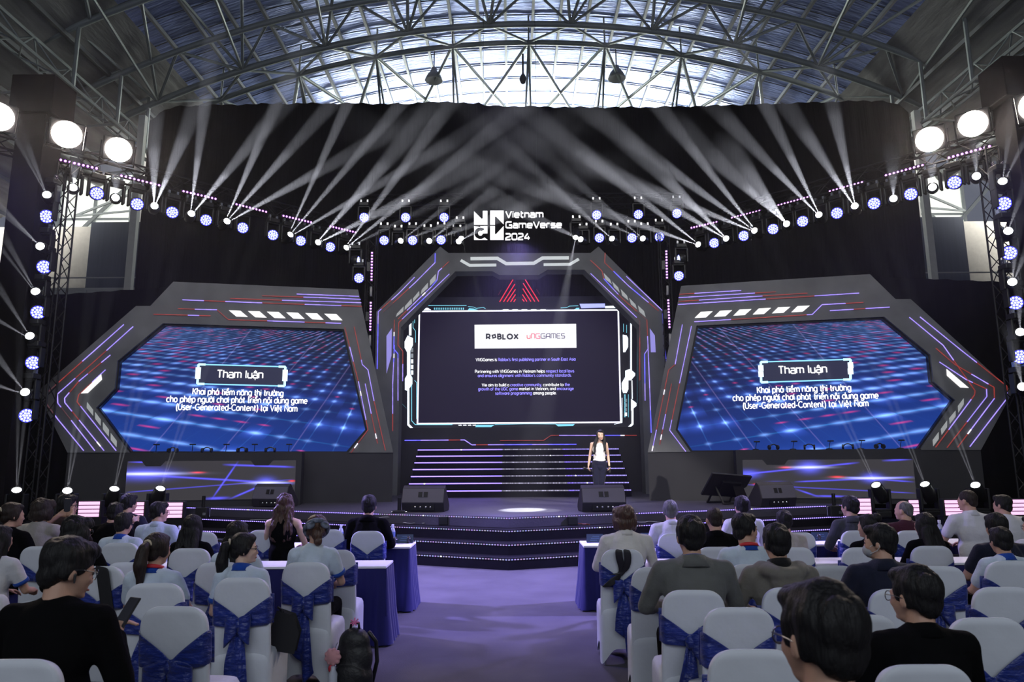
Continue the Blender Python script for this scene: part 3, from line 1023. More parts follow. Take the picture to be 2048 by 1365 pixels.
# build as strips so that the peaks keep their points
mb = MB()
quads = [(legL0, out[0], inn[0], legL1), (out[0], out[1], inn[1], inn[0]), (out[1], out[2], inn[1]), (out[2], inn[2], inn[1]), (out[2], out[3], inn[5], inn[4], inn[3], inn[2]), (out[3], inn[6], inn[5]), (out[3], out[4], inn[6]), (out[4], out[5], inn[7], inn[6]), (out[5], legR0, legR1, inn[7])]
for qd in quads:
    qd = list(reversed(qd))
    mb.prism(qd, yf, yb, MA)
mb.build('arch_frame', M_GREY, root)
ARL = {
    'strip': [
        ([(542, 78), (541, 130), (430, 242), (245, 412)], [BLU, VIO, VIO, VIO, RED, RED, DIM]),
        ([(425, 213), (330, 310), (218, 410), (212, 735)], [VIO, VIO, RED, VIO, BLU, BLU, BLU]),
        ([(620, 124), (560, 180), (552, 230), (520, 268), (330, 452)], [RED, VIO, BLU, VIO, WHT, VIO, RED]),
        ([(622, 195), (450, 360), (335, 470), (330, 600), (358, 635), (357, 805)], [VIO, VIO, BLU, VIO, RED, RED, RED, VIO]),
        ([(310, 455), (306, 620), (330, 650), (330, 915)], [RED, BLU, BLU, VIO, VIO, VIO]),
        ([(310, 600), (300, 820), (300, 1088)], [BLU, VIO, VIO, VIO, RED]),
        ([(1508, 75), (1505, 130), (1640, 262), (1812, 405)], [RED, RED, BLU, VIO, BLU, VIO, RED]),
        ([(1628, 208), (1835, 405), (1843, 560), (1855, 705)], [VIO, VIO, VIO, BLU, VIO, BLU]),
        ([(1424, 116), (1490, 178), (1500, 222), (1600, 330), (1742, 455)], [RED, RED, BLU, VIO, RED, RED, DIM]),
        ([(1425, 192), (1580, 340), (1705, 460), (1705, 800)], [VIO, VIO, WHT, DIM, RED, RED]),
        ([(1745, 455), (1752, 620), (1732, 650), (1735, 915)], [RED, VIO, BLU, BLU, VIO]),
        ([(1752, 620), (1760, 820), (1770, 1098)], [VIO, WHT, VIO, BLU]),
    ]}
for i, (pts, pat) in enumerate(ARL['strip']):
    led_run(ar(*pts), .020, -.02, MA, pat, 40 + i).build('led_strip', M_LED, root)
M_PANEL = mat('lit_diffuser_dim', (0.35, 0.36, 0.36), 0.6, emit=(0.8, 0.85, 0.85), strength=0.28)
M_PANELW = mat('lit_diffuser', (0.6, 0.6, 0.6), 0.6, emit=(1, 0.98, 0.95), strength=0.95)
M_PANELP = mat('lit_diffuser_violet', (0.3, 0.3, 0.4), 0.6, emit=(0.35, 0.3, 1.0), strength=0.6)


def panels(lst, conv, M, m, nm='light_panel', par=None, rev=True):
    for q in lst:
        p = conv(*q)
        area = sum(p[i][0] * p[(i + 1) % len(p)][1] - p[(i + 1) % len(p)][0] * p[i][1] for i in range(len(p)))
        if area < 0:
            p = list(reversed(p))
        MB().prism(p, -.02, .0, M).build(nm, m, par)


panels([[(512, 232), (545, 195), (545, 232), (512, 262)], [(465, 285), (500, 245), (500, 275), (460, 310)], [(415, 335), (450, 292), (452, 315), (415, 355)], [(370, 378), (407, 335), (410, 362), (368, 400)], [(325, 420), (362, 380), (360, 408), (318, 440)],
        [(1500, 190), (1535, 225), (1545, 252), (1508, 225)], [(1548, 238), (1582, 272), (1590, 300), (1558, 270)], [(1597, 282), (1632, 318), (1640, 345), (1605, 318)], [(1645, 332), (1680, 368), (1688, 395), (1655, 368)], [(1695, 375), (1728, 405), (1738, 440), (1702, 410)]], ar, MA, M_PANEL, par=root)
panels([[(265, 548), (295, 505), (293, 660), (265, 760)], [(1762, 505), (1790, 545), (1795, 640), (1768, 640)]], ar, MA, M_PANELP, par=root)
mb = MB()
mb.ribbon(ar((742, 108), (895, 106), (945, 136), (1103, 134), (1152, 104), (1302, 103)), .1, -.02, MA, depth=.02)
mb.ribbon(ar((687, 117), (737, 146), (889, 144)), .085, -.02, MA, depth=.02)
mb.ribbon(ar((1158, 142), (1308, 140), (1358, 110)), .085, -.02, MA, depth=.02)
mb.build('light_line', mat('arch_white', (0.5, 0.52, 0.52), 0.5, emit=(0.85, 0.92, 0.92), strength=0.45), root)

# ------------------------------------------------------------------ side screens
def screen_image(mb, poly, Pl, M, flip, y):
    """the moving background on the side screens: a receding grid of blue streaks with red dashes, sampled on a fine mesh clipped to the outline"""
    xs = [p[0] for p in poly]; zs = [p[1] for p in poly]
    x0, x1, z0, z1 = min(xs), max(xs), min(zs), max(zs)
    nx, nz = 420, 240
    X = np.linspace(0, 1, nx + 1); Z = np.linspace(0, 1, nz + 1)
    U, V = np.meshgrid((X[:-1] + X[1:]) / 2, (Z[:-1] + Z[1:]) / 2)
    if flip:
        U = 1 - U
    # base: navy at the top right to strong blue at lower left
    t = np.clip(1.08 - V * .95 - np.clip(U - .4, 0, 1) * .6, 0, 1)
    base = np.stack([.006 + .004 * t, .008 + .040 * t ** 1.4, .034 + .27 * t ** 1.2], -1)
    d = 1 / (1.22 - V)
    l = (U - 1.0) * 1.5 * d
    ph = -.17
    k1, k2 = 6.6, 8.5
    ga = (l * math.cos(ph) + d * math.sin(ph)) * k1
    gb = (-l * math.sin(ph) + d * math.cos(ph)) * k2
    fa_, fb_ = np.abs(ga - np.round(ga)), np.abs(gb - np.round(gb))
    dU, dW = fa_ / k1 / d / 1.5, fb_ / k2 / d ** 2
    near = np.clip(1.15 / d ** 1.5, .04, 1.2)
    hs = lambda a, b, k: (lambda q: q - np.floor(q))(np.sin(a * 12.9898 + b * 78.233 + k) * 43758.5453)
    ra, rb = np.round(ga), np.round(gb)
    h1 = hs(ra, rb, 0)
    rowk = hs(rb, rb * 0, 3.3)
    left = np.clip(1.15 - U * 1.25, 0, 1)
    lineI = np.exp(-(dW / .0042) ** 2) * (.10 + .45 * left) * (.35 + .65 * rowk) * near
    wide = .006 + .040 * left ** 1.5
    node = np.exp(-(dW / (.004 + .006 * near)) ** 2 - (dU / (wide * near + .003)) ** 2) * (.25 + 1.0 * h1 ** 1.5) * (.25 + near)
    glow = np.exp(-(dW / (.03 * near)) ** 2 - (dU / (.045 * near)) ** 2) * near * .40 * (h1 > .55)
    rb2 = np.round(gb + .5); fb2 = np.abs(gb + .5 - rb2) / k2 / d ** 2
    h2 = hs(ra, rb2, 7.7)
    redI = np.exp(-(fb2 / .005) ** 2 - (dU / (wide * .8 * near + .003)) ** 2) * (h2 > .66) * (.35 + near * .6)
    colI = np.exp(-(dU / .0020) ** 2) * np.where(U > .5, .16, .05) * near
    colV = np.exp(-(dU / .0030) ** 2 - (dW / .03) ** 2) * (U > .6) * (V < .35) * (h1 > .5) * .7
    dia = np.zeros_like(U)
    for (a, b) in ((.18, .52), (.44, .80), (.70, 1.0)):
        dd = np.abs(U - (a + (b - a) * V * 1.05))
        dia += np.exp(-(dd / .0024) ** 2) * .13
    img = base + lineI[..., None] * np.array([.03, .34, .75]) + node[..., None] * np.array([.26, .46, 1.05]) + glow[..., None] * np.array([.06, .14, .8]) + redI[..., None] * np.array([.55, .015, .06]) + colI[..., None] * np.array([.05, .25, .7]) + colV[..., None] * np.array([.3, .6, 1.2]) + dia[..., None] * np.array([.7, .5, 1.1])

    def inside(px, pz):
        c = False
        n = len(poly)
        j = n - 1
        for i in range(n):
            xi, zi = poly[i]; xj, zj = poly[j]
            if (zi > pz) != (zj > pz) and px < (xj - xi) * (pz - zi) / (zj - zi) + xi:
                c = not c
            j = i
        return c
    GX, GZ = x0 + (x1 - x0) * X, z0 + (z1 - z0) * Z
    ok = np.array([[inside((GX[i] + GX[i + 1]) / 2, (GZ[j] + GZ[j + 1]) / 2) for i in range(nx)] for j in range(nz)])
    idx = {}
    for j in range(nz):
        for i in range(nx):
            if ok[j, i]:
                f = []
                for (a, b) in ((i, j), (i + 1, j), (i + 1, j + 1), (i, j + 1)):
                    k = b * (nx + 1) + a
                    if k not in idx:
                        idx[k] = len(mb.v)
                        mb.v.append(tuple(M @ Vector((GX[a], y, GZ[b]))))
                    f.append(idx[k])
                mb.f.append(tuple(f))
                mb.c.append(tuple(float(q) for q in img[j, i]))
                mb.mi.append(0)
    return mb


def desk_image(mb, x0, x1, z0, z1, M, y, flip):
    nx, nz = 240, 60
    X = np.linspace(0, 1, nx + 1); Z = np.linspace(0, 1, nz + 1)
    U, V = np.meshgrid((X[:-1] + X[1:]) / 2, (Z[:-1] + Z[1:]) / 2)
    img = np.zeros(U.shape + (3,)) + np.array([.045, .042, .048])

    def streak(x0_, y0_, x1_, y1_, w, c):
        dx, dy = (x1_ - x0_) * 4.6, y1_ - y0_
        L = math.hypot(dx, dy)
        s = ((U - x0_) * 4.6 * dx + (V - y0_) * dy) / L
        d = np.abs(-(U - x0_) * 4.6 * dy + (V - y0_) * dx) / L
        return (np.exp(-(d / w) ** 2) * np.clip(np.minimum(s, L - s) * 3, 0, 1))[..., None] * np.array(c)

    def blob(cx, cyy, rx, ry, c):
        return np.exp(-((U - cx) / rx) ** 2 - ((V - cyy) / ry) ** 2)[..., None] * np.array(c)
    B, W_ = (.10, .09, 1.2), (.8, .85, 1.5)
    if not flip:
        img += blob(.10, .67, .14, .13, (.12, .14, 1.2)) + blob(.10, .68, .20, .035, W_) + blob(.82, .42, .05, .12, (.14, .16, 1.3)) + blob(.84, .42, .10, .03, W_)
        img += streak(0, .68, 1, .38, .02, B) + streak(0, .22, 1, .5, .012, tuple(v * .6 for v in B)) + streak(.5, 0, .65, 1, .02, B) + streak(.6, 0, .85, .45, .02, B) + streak(0, .98, .2, .97, .015, B) + streak(.55, .9, 1, .82, .02, B) + streak(.45, .03, .62, .05, .03, B)
        img += blob(.41, .70, .035, .02, (1.1, .02, .02)) + blob(.98, .46, .018, .02, (1.1, .02, .02))
    else:
        img += blob(.40, .80, .06, .13, (.14, .16, 1.3)) + blob(.40, .80, .10, .03, W_) + blob(.03, .63, .06, .09, (.1, .12, 1.2)) + blob(.76, .52, .05, .10, (.14, .16, 1.3)) + blob(.76, .52, .14, .025, W_) + blob(.20, .35, .05, .06, (.12, .12, 1.2))
        img += streak(0, .62, .7, .92, .018, B) + streak(.3, .42, 1, .55, .015, B) + streak(.6, .55, 1, .42, .015, B) + streak(.3, .25, .45, .03, .018, B) + streak(.4, .06, .62, .05, .018, B) + streak(.0, .35, 1, .14, .012, tuple(v * .6 for v in B)) + streak(.82, .96, 1, 1.0, .02, B)
        img += blob(.26, .80, .03, .022, (1.1, .02, .02)) + blob(.56, .55, .035, .022, (1.1, .02, .02)) + blob(.08, .36, .018, .02, (1.1, .02, .02))
    GX, GZ = x0 + (x1 - x0) * X, z0 + (z1 - z0) * Z
    vs = [M @ Vector((GX[i], y, GZ[j])) for j in range(nz + 1) for i in range(nx + 1)]
    n0 = len(mb.v)
    mb.v += [tuple(v) for v in vs]
    for j in range(nz):
        for i in range(nx):
            a = n0 + j * (nx + 1) + i
            mb.f.append((a, a + 1, a + nx + 2, a + nx + 1)); mb.c.append(tuple(float(q) for q in img[j, i])); mb.mi.append(0)
    return mb


M_SCR = mat('side_screen', (0.004, 0.004, 0.006), 0.5, spec=0.2, attr=True, strength=1.0)
T5 = lambda x, y: (80 + x / 2.844, 540 + y / 2.844)
T7 = lambda x, y: (1280 + x / 2.667, 540 + y / 2.667)
WINGS = {
    'left': dict(plane=Plane((-2.94, 17.45), (0.982, 0.19)), T=T5,
                 outer=[(1810, 122), (770, 78), (640, 215), (560, 215), (5, 700), (175, 1041), (2008, 1041)],
                 inner=[(1730, 345), (712, 312), (455, 525), (440, 680), (335, 790), (520, 1041), (1755, 1041), (1862, 915)],
                 quads=[(0, 1, 1, 0), (1, 2, 'i1'), (2, 3, 'i1'), ],
                 strips=[
                     ([(1465, 148), (1815, 161)], [VIO, WHT, VIO]), ([(1270, 158), (1560, 167), (1825, 178)], [RED, RED, VIO, VIO, VIO]),
                     ([(1090, 173), (1440, 185), (1828, 197)], [RED, RED, VIO, VIO, VIO]), ([(822, 181), (1300, 199), (1832, 217)], [VIO, RED, VIO, VIO, RED, RED, VIO, VIO, RED]),
                     ([(798, 231), (1017, 237), (1080, 292), (1330, 300), (1715, 313)], [RED, VIO, RED, RED, RED, VIO, VIO, RED, VIO]), ([(660, 262), (980, 271)], [RED, RED, RED, VIO, RED]),
                     ([(493, 320), (285, 505), (60, 705), (58, 765), (122, 853), (268, 1030)], [VIO, VIO, VIO, RED, RED, DIM, DIM, VIO, WHT, VIO]),
                     ([(545, 332), (345, 512), (120, 712), (122, 762), (330, 1030)], [VIO, VIO, RED, RED, VIO, VIO, DIM, WHT, VIO]),
                     ([(417, 492), (240, 640), (160, 735), (162, 760), (382, 1030)], [VIO, RED, VIO, RED, WHT, VIO, RED, WHT, VIO, VIO]),
                     ([(390, 575), (240, 715), (230, 755), (450, 1030)], [WHT, RED, RED, VIO, WHT, VIO, VIO]),
                     ([(1735, 335), (1812, 640), (1866, 912), (1770, 1042)], [RED, VIO, RED, VIO, VIO, RED, RED]),
                     ([(1788, 332), (1834, 545), (1866, 575), (1900, 750), (1964, 1028)], [RED, RED, VIO, VIO, VIO, RED, RED, RED]), ([(1850, 652), (1890, 850), (1920, 990)], [VIO, VIO, RED, RED])],
                 white=[[(1083 + i * 107 + (2 if i > 2 else 0), 240 + i * 3.8), (1148 + i * 108, 242 + i * 3.8), (1190 + i * 106.5, 277 + i * 3.8), (1125 + i * 107, 275 + i * 3.8)] for i in range(6)] + [[(252, 708), (365, 598), (370, 630), (290, 706)]],
                 dim=[[(287, 757), (320, 800), (320, 833), (285, 790)], [(332, 813), (363, 855), (362, 890), (332, 850)], [(376, 870), (409, 912), (408, 950), (376, 910)], [(420, 932), (453, 975), (452, 1010), (420, 970)]],
                 text=[('Khai phá tiềm năng thị trường', 867, 1381, 712), ('cho phép người chơi phát triển nội dung game', 717, 1518, 755), ('(User-Generated-Content) tại Việt Nam', 773, 1461, 800)],
                 title=(1006, 1265, 612), box=[(900, 537), (1395, 551), (1390, 661), (893, 648)],
                 desk=[(520, 1490), (500, 1448)], base=(1485, 2005)),
    'right': dict(plane=Plane((3.32, 17.35), (0.978, -0.21)), T=T7,
                  outer=[(218, 95), (1215, 33), (1350, 165), (1430, 165), (1968, 655), (1800, 962), (42, 975)],
                  inner=[(300, 305), (1290, 258), (1535, 460), (1550, 600), (1665, 700), (1480, 962), (268, 972), (190, 857)],
                  strips=[
                      ([(208, 140), (535, 120)], [RED, VIO, VIO, VIO]), ([(205, 158), (718, 127)], [VIO, VIO, WHT, VIO, RED]), ([(205, 178), (560, 155), (885, 134)], [RED, VIO, VIO, VIO, RED, RED]),
                      ([(202, 194), (720, 162), (1157, 134)], [VIO, VIO, VIO, WHT, RED, RED, VIO, VIO]), ([(288, 285), (910, 247), (962, 195), (1180, 183)], [VIO, VIO, RED, RED, RED, RED, VIO, VIO, RED]),
                      ([(1003, 227), (1318, 208)], [VIO, VIO, RED, VIO, VIO]),
                      ([(1422, 262), (1600, 410), (1768, 650), (1765, 672), (1560, 948)], [VIO, VIO, VIO, RED, RED, VIO, VIO, RED]),
                      ([(1478, 260), (1700, 440), (1935, 625), (1936, 690), (1740, 945)], [VIO, VIO, WHT, RED, RED, VIO, VIO, VIO]),
                      ([(1562, 425), (1660, 510), (1868, 632), (1870, 690), (1676, 948)], [RED, RED, VIO, RED, VIO, VIO, RED]),
                      ([(1580, 498), (1720, 590), (1828, 640), (1830, 680), (1620, 950)], [VIO, VIO, RED, VIO, VIO, RED, RED]),
                      ([(225, 300), (187, 510), (152, 540), (100, 800), (65, 968)], [VIO, VIO, RED, RED, RED, VIO]), ([(273, 308), (210, 610), (158, 858), (243, 970)], [VIO, WHT, VIO, RED, RED, VIO, VIO]),
                      ([(168, 612), (105, 935)], [RED, RED, VIO, RED])],
                  white=[[(290 + i * 102, 265 - i * 6), (322 + i * 102, 233 - i * 6), (385 + i * 102.5, 230 - i * 6), (350 + i * 102, 262 - i * 6)] for i in range(6)] + [[(1618, 535), (1735, 635), (1690, 632), (1620, 570)]],
                  dim=[[(1708, 690), (1708, 722), (1680, 765), (1678, 730)], [(1665, 755), (1665, 785), (1635, 825), (1632, 795)], [(1620, 808), (1620, 842), (1592, 882), (1588, 852)], [(1576, 868), (1576, 905), (1548, 942), (1545, 910)]],
                  text=[('Khai phá tiềm năng thị trường', 628, 1127, 651), ('cho phép người chơi phát triển nội dung game', 497, 1273, 693), ('(User-Generated-Content) tại Việt Nam', 553, 1220, 735)],
                  title=(742, 998, 554), box=[(645, 491), (1125, 477), (1125, 584), (647, 600)],
                  desk=[(510, 1500), (545, 1475)], base=(42, 512)),
}


def fillpoly(mb, pts, y0, y1, M):
    area = sum(pts[i][0] * pts[(i + 1) % len(pts)][1] - pts[(i + 1) % len(pts)][0] * pts[i][1] for i in range(len(pts)))
    if area < 0:
        pts = list(reversed(pts))
    mb.prism(pts, y0, y1, M)


for side, w in WINGS.items():
    pl, T = w['plane'], w['T']
    base = pl.p + Vector((0, 0, Z0))
    root = thing('screen_wing', f'{"left" if side == "left" else "right"} grey angular screen wing with a blue laser grid picture and white Vietnamese title', 'screen wing', base)
    M = Matrix.Translation(-base) @ pl.M
    uv = lambda *pts, pl=pl, T=T: [pl.uv(*T(*p)) for p in pts]
    o = uv(*w['outer']); n = uv(*w['inner'])
    mb = MB()
    # frame as convex pieces around the opening
    for pc in ([o[0], o[1], n[1], n[0]], [o[1], o[2], n[1]], [o[2], o[3], o[4], n[3], n[2], n[1]], [o[4], n[4], n[3]], [o[4], o[5], n[5], n[4]], [o[6], n[7], n[6]], [o[0], n[0], n[7], o[6]]):
        fillpoly(mb, pc, -.18, .28, M)
    mb.build('frame', M_GREY, root)
    # dark reveal around the screen
    mb = MB()
    cx = sum(p[0] for p in n) / len(n); cz = sum(p[1] for p in n) / len(n)
    nn = [(cx + (p[0] - cx) * 1.012, cz + (p[1] - cz) * 1.02) for p in n]
    mb.ring(nn, [(cx + (p[0] - cx) * .986, cz + (p[1] - cz) * .978) for p in n], -.1, .1, M)
    mb.build('screen_edge', M_BLACK, root)
    sc = screen_image(MB(), n, pl, M, side == 'right', .05).build('screen', M_SCR, root)
    for i, (pts, pat) in enumerate(w['strips']):
        led_run(uv(*pts), .018, -.2, M, pat, 70 + i).build('led_strip', M_LED, root)
    panels(w['white'], uv, M @ Matrix.Translation((0, -.18, 0)), M_PANELW, par=root)
    panels(w['dim'], uv, M @ Matrix.Translation((0, -.18, 0)), M_PANEL, par=root)
    # base
    zb = n[5][1]
    x0, x1 = min(o[5][0], o[6][0]), max(o[5][0], o[6][0])
    mb = MB()
    mb.prism([(x0, Z0), (x1, Z0), (x1, zb), (x0, zb)], -.16, .3, M)
    mb.build('base', M_DARKGREY, root)
    # writing
    sxp = 1 / (2.844 if side == 'left' else 2.667)
    for (t, xa, xb, yb_) in w['text']:
        mb = MB()
        (u0, z), (u1, zz) = uv((xa, yb_ + (-4 if side == 'left' else 6)), (xb, yb_ + (6 if side == 'left' else -8)))
        ang = math.atan2(zz - z, u1 - u0)
        MT = M @ Matrix.Translation((u0, .03, z)) @ Matrix.Rotation(-ang, 4, 'Y')
        text_mb(mb, t, (u1 - u0) / 2, 0, .142, MT, width=u1 - u0, y=0, weight=.17, col=(1.5, 1.5, 1.5))
        mb.build('caption', M_LED, root)
    xa, xb, yb_ = w['title']
    (u0, z), (u1, zz) = uv((xa, yb_), (xb, yb_ + (3 if side == 'left' else -4)))
    mb = MB()
    text_mb(mb, 'Tham luận', (u0 + u1) / 2, z, .175, M, width=u1 - u0, y=.03, weight=.16, col=(1.5, 1.5, 1.5), font=SQ)
    mb.build('title', M_LED, root)
    b = uv(*w['box'])
    mb = MB()
    mb.add([M @ Vector((p[0], .045, p[1])) for p in (b[3], b[2], b[1], b[0])], [(0, 1, 2, 3)], (.012, .014, .05))
    mb.build('title_plate', M_LED, root)
    mb = MB()
    mb.ribbon(b, .03, .035, M, col=(.35, .9, 1.3), closed=True)
    for i in range(4):
        p, q2, r3 = Vector(b[i]), Vector(b[(i + 1) % 4]), Vector(b[i - 1])
        mb.ribbon([p + (q2 - p) * .0, p + (q2 - p) * (.08 if i % 2 == 0 else .3)], .055, .034, M, col=(.8, 1.4, 1.6))
        mb.ribbon([p, p + (r3 - p) * (.08 if i % 2 else .3)], .055, .034, M, col=(.8, 1.4, 1.6))
    for f_ in (.3, .6):
        for (p, q2) in ((b[0], b[3]), (b[1], b[2])):
            c = Vector(p).lerp(Vector(q2), f_)
            mb.add([M @ Vector((c.x + dx, .033, c.y + dz)) for dx, dz in ((-.06, -.07), (.06, -.07), (.06, .07), (-.06, .07))], [(0, 1, 2, 3)], (1.2, 1.5, 1.7))
    mb.build('title_frame', M_LED, root)

    # desk in front of the wing
    dp = Plane((pl.p.x, pl.p.y - .95), (pl.d.x, pl.d.y))
    (xa, xb), (la, lb) = w['desk']
    u0, zt = dp.uv(*T(xa, 1043 if side == 'left' else 962))
    u1, _ = dp.uv(*T(xb, 1043 if side == 'left' else 962))
    cen = dp.p + dp.d * ((u0 + u1) / 2)
    dr = thing('host_desk', f'long grey desk with a streaked blue LED front before the {side} screen wing', 'desk', (cen.x, cen.y, Z0))
    MD = Matrix.Translation((-cen.x, -cen.y, -Z0)) @ dp.M
    MB().prism([(u0, Z0), (u1, Z0), (u1, zt), (u0, zt)], 0, .62, MD).build('cabinet', M_DARKGREY, dr)
    l0, lz1 = dp.uv(*T(la, 1090 if side == 'left' else 1015))
    l1, lz0 = dp.uv(*T(lb, 1302 if side == 'left' else 1222))
    lz0 = max(lz0, Z0 + .03)
    desk_image(MB(), l0, l1, lz0, lz1, MD, -.02, side == 'right').build('led_front', M_SCR, dr)
    for (f0, f1) in ((.08, .22), (.72, .86)) if side == 'left' else ((.12, .28),):
        a_, b2 = l0 + (l1 - l0) * f0, l0 + (l1 - l0) * f1
        MB().prism([(a_ + .1, lz1 - .11), (b2 - .1, lz1 - .11), (b2, lz1 + .01), (a_, lz1 + .01)], -.04, 0, MD).build('trim_tab', M_DARKGREY, dr)
    # microphones, caps and headsets lying on the desk
    for i, t in enumerate((.12, .33, .53, .70, .91)):
        u = u0 + (u1 - u0) * t
        p = MD @ Vector((u, .22, zt)) + Vector((cen.x, cen.y, Z0))
        t_ = thing('desk_microphone', f'{ORD[i]} black desk microphone from the {"left" if side=="left" else "left"} end of the {side} host desk', 'microphone', p, 0, f'microphones on the {side} host desk')
        MB().lathe([(.07, 0), (.07, .015), (.01, .03)], n=12).build('foot', M_PLASTIC, t_)
        MB().tube([(0, 0, .02), (.01, -.01, .10), (.02, -.03, .17)], .007, 6).build('stem', M_PLASTIC, t_)
        MB().box((0.025, -.04, .185), (.13, .05, .03)).build('head', M_PLASTIC, t_, bevel=.008)
    for i, t in enumerate((.22, .42, .63, .80)):
        u = u0 + (u1 - u0) * t
        p = MD @ Vector((u, .18, zt)) + Vector((cen.x, cen.y, Z0))
        t_ = thing('headset', f'{ORD[i]} dark headset from the left lying on the {side} host desk', 'headset', p, rnd.uniform(-.5, .5), f'headsets on the {side} host desk')
        MB().tube([(-.1 * math.cos(a), 0, .03 + .09 * math.sin(a)) for a in [math.pi * k / 10 for k in range(11)]], .014, 6).build('band', M_PLASTIC, t_)
        for sx in (-1, 1):
            MB().lathe([(.05, -.02), (.055, 0), (.05, .02)], (sx * .1, 0, .055), 12, Matrix.Rotation(math.pi / 2, 3, 'Y')).build('ear_cup', M_PLASTIC, t_)

# ------------------------------------------------------------------ hanging sign
LG = Plane((0, 21.0), (1, 0))
Q = lambda x, y: LG.uv(900 + x / 7.877, 400 + y / 7.877)
c0 = Q(370, 400)
root = thing('event_sign', 'white lettered event sign hanging in front of the black backdrop above the arch', 'sign', (c0[0], 21.0, c0[1]))
M = Matrix.Translation((-c0[0], -21.0, -c0[1])) @ LG.M
M_SIGN = mat('sign_white', (0.8, 0.8, 0.8), 0.6, emit=(1, 0.99, 1), strength=1.05)


def sg(pts, nm='emblem'):
    mb = MB()
    for pc in pts:
        fillpoly(mb, [Q(*p) for p in pc], 0, .06, M)
    return mb.build(nm, M_SIGN, root)


cc, ro, ri = (478, 522), 95, 35
sg([[(378, 178), (500, 300), (515, 290), (515, 385), (378, 385)], [(515, 172), (590, 172), (590, 385), (515, 385)],
    [(632, 168), (845, 168), (845, 378), (722, 252), (708, 258), (632, 330)], [(632, 330), (708, 258), (708, 385), (632, 385)],
    [(632, 410), (708, 410), (708, 538), (632, 580)], [(708, 538), (725, 540), (845, 412), (845, 625), (632, 625), (632, 580)]])
def arcq(r, a0, a1, n=14):
    return [(cc[0] + r * math.cos(math.radians(a0 + (a1 - a0) * i / n)), cc[1] - r * math.sin(math.radians(a0 + (a1 - a0) * i / n))) for i in range(n + 1)]
pcs = []
tl = [(378, 412), (478, 412)] + arcq(ro, 90, 180)
pcs.append([(378, 412)] + arcq(ro, 90, 180))
pcs.append([(478, 412), (590, 412), (590, 435), (545, 455)] + arcq(ro, 45, 90))
pcs.append([(378, 625), (378, 522)] + arcq(ro, 180, 270) + [(478, 625)])
pcs.append([(478, 625)] + arcq(ro, 270, 312) + [(590, 625)])
pcs.append([(500, 490), (590, 435), (590, 520), (510, 522)])
pcs.append(arcq(ri, 40, 360, 20))
sg(pcs)
for (t, x0, x1, yb_) in (('Vietnam', 882, 1465, 270), ('GameVerse', 882, 1755, 436), ('2024', 877, 1255, 622)):
    mb = MB()
    (u0, z), (u1, _) = Q(x0, yb_), Q(x1, yb_)
    text_mb(mb, t, (u0 + u1) / 2, z, .19, M, width=u1 - u0, y=0, weight=.17, font=SQ, depth=.06)
    mb.build('lettering', M_SIGN, root)
mb = MB()
for x in (.5, 2.2):
    mb.tube([(c0[0] - .2 + x, 0.03, c0[1] + .1), (c0[0] - .2 + x, .03, c0[1] + 7.4), (c0[0] - .2 + x, 4.0, arcz(c0[0] - .2 + x, 18.9))], .006, 4)
mb.xf(M)
mb.build('hanging_wire', M_BLACK, root)
# ------------------------------------------------------------------ lighting trusses
M_TRUSS = mat('black_truss', (0.014, 0.013, 0.016), 0.5, 0.3)


def box_truss(mb, p, q, w, r=.025, n=None):
    p, q = Vector(p), Vector(q)
    t = (q - p).normalized()
    up = Vector((0, 0, 1)) if abs(t.z) < .9 else Vector((0, 1, 0))
    u = t.cross(up).normalized(); v = u.cross(t)
    L = (q - p).length
    cs = [(u * a + v * b) * w / 2 for a, b in ((-1, -1), (1, -1), (1, 1), (-1, 1))]
    for c in cs:
        mb.tube([p + c, q + c], r, 6)
    n = n or max(2, int(L / w / 1.1))
    for i in range(n):
        a, b = p + t * L * i / n, p + t * L * (i + 1) / n
        for k in range(4):
            c, d = (cs[k], cs[(k + 1) % 4]) if i % 2 else (cs[(k + 1) % 4], cs[k])
            mb.tube([a + c, b + d], r * .55, 5)
    return mb


ZT = 8.65
LA, LB = P(150, 327, Z=8.5), P(681, 460, Z=8.5)
RA, RB = P(1938, 304, Z=8.5), P(1408, 450, Z=8.5)
PL_L = Plane((LA.x, LA.y), (LB.x - LA.x, LB.y - LA.y))
PL_R = Plane((RB.x, RB.y), (RA.x - RB.x, RA.y - RB.y))
dl = (LB - LA).normalized(); dr_ = (RA - RB).normalized()
LA0, LB1 = LA - dl * 2.2, LB + dl * .5
RA1, RB0 = RA + dr_ * 2.6, RB - dr_ * .5
CY = 20.55
for nm, a, b in (('left', LA0, LB1), ('right', RB0, RA1)):
    tag(box_truss(MB(), (a.x, a.y + .3, ZT), (b.x, b.y + .3, ZT), .4).build('lighting_truss', M_TRUSS), f'black box truss of the {nm} lamp arm hanging across the stage', 'truss')
for nm, x0, x1 in (('left', LB1.x, -1.5), ('right', 1.9, RB0.x)):
    r = thing('lighting_truss', f'short black double truss over the {nm} shoulder of the arch', 'truss', (x0, CY, ZT))
    box_truss(MB(), (0, .2, .98), (x1 - x0, .2, .98), .35).build('rail', M_TRUSS, r)
    box_truss(MB(), (0, .2, .27), (x1 - x0, .2, .27), .35).build('rail', M_TRUSS, r)
# towers: trussed masts wrapped in black cloth at the outer ends
TL, TR_ = P(42, 600, Y=14.7), P(2085, 600, Y=14.2)
for nm, t, sd in (('left', TL, -1), ('right', TR_, 1)):
    r = thing('light_tower', f'black clad lighting tower at the {nm} front corner of the stage', 'tower', (t.x, t.y, 0))
    MB().box((0, 0, 4.75), (.62, .62, 9.5)).build('cladding', M_MASK, r)
    MB().box((0, 0, 9.75), (.95, .8, .9)).build('head_block', M_MASK, r, bevel=.02)
    box_truss(MB(), (-sd * .5, .34, 0), (-sd * .5, .34, 8.4), .3, .02).build('mast', M_TRUSS, r)

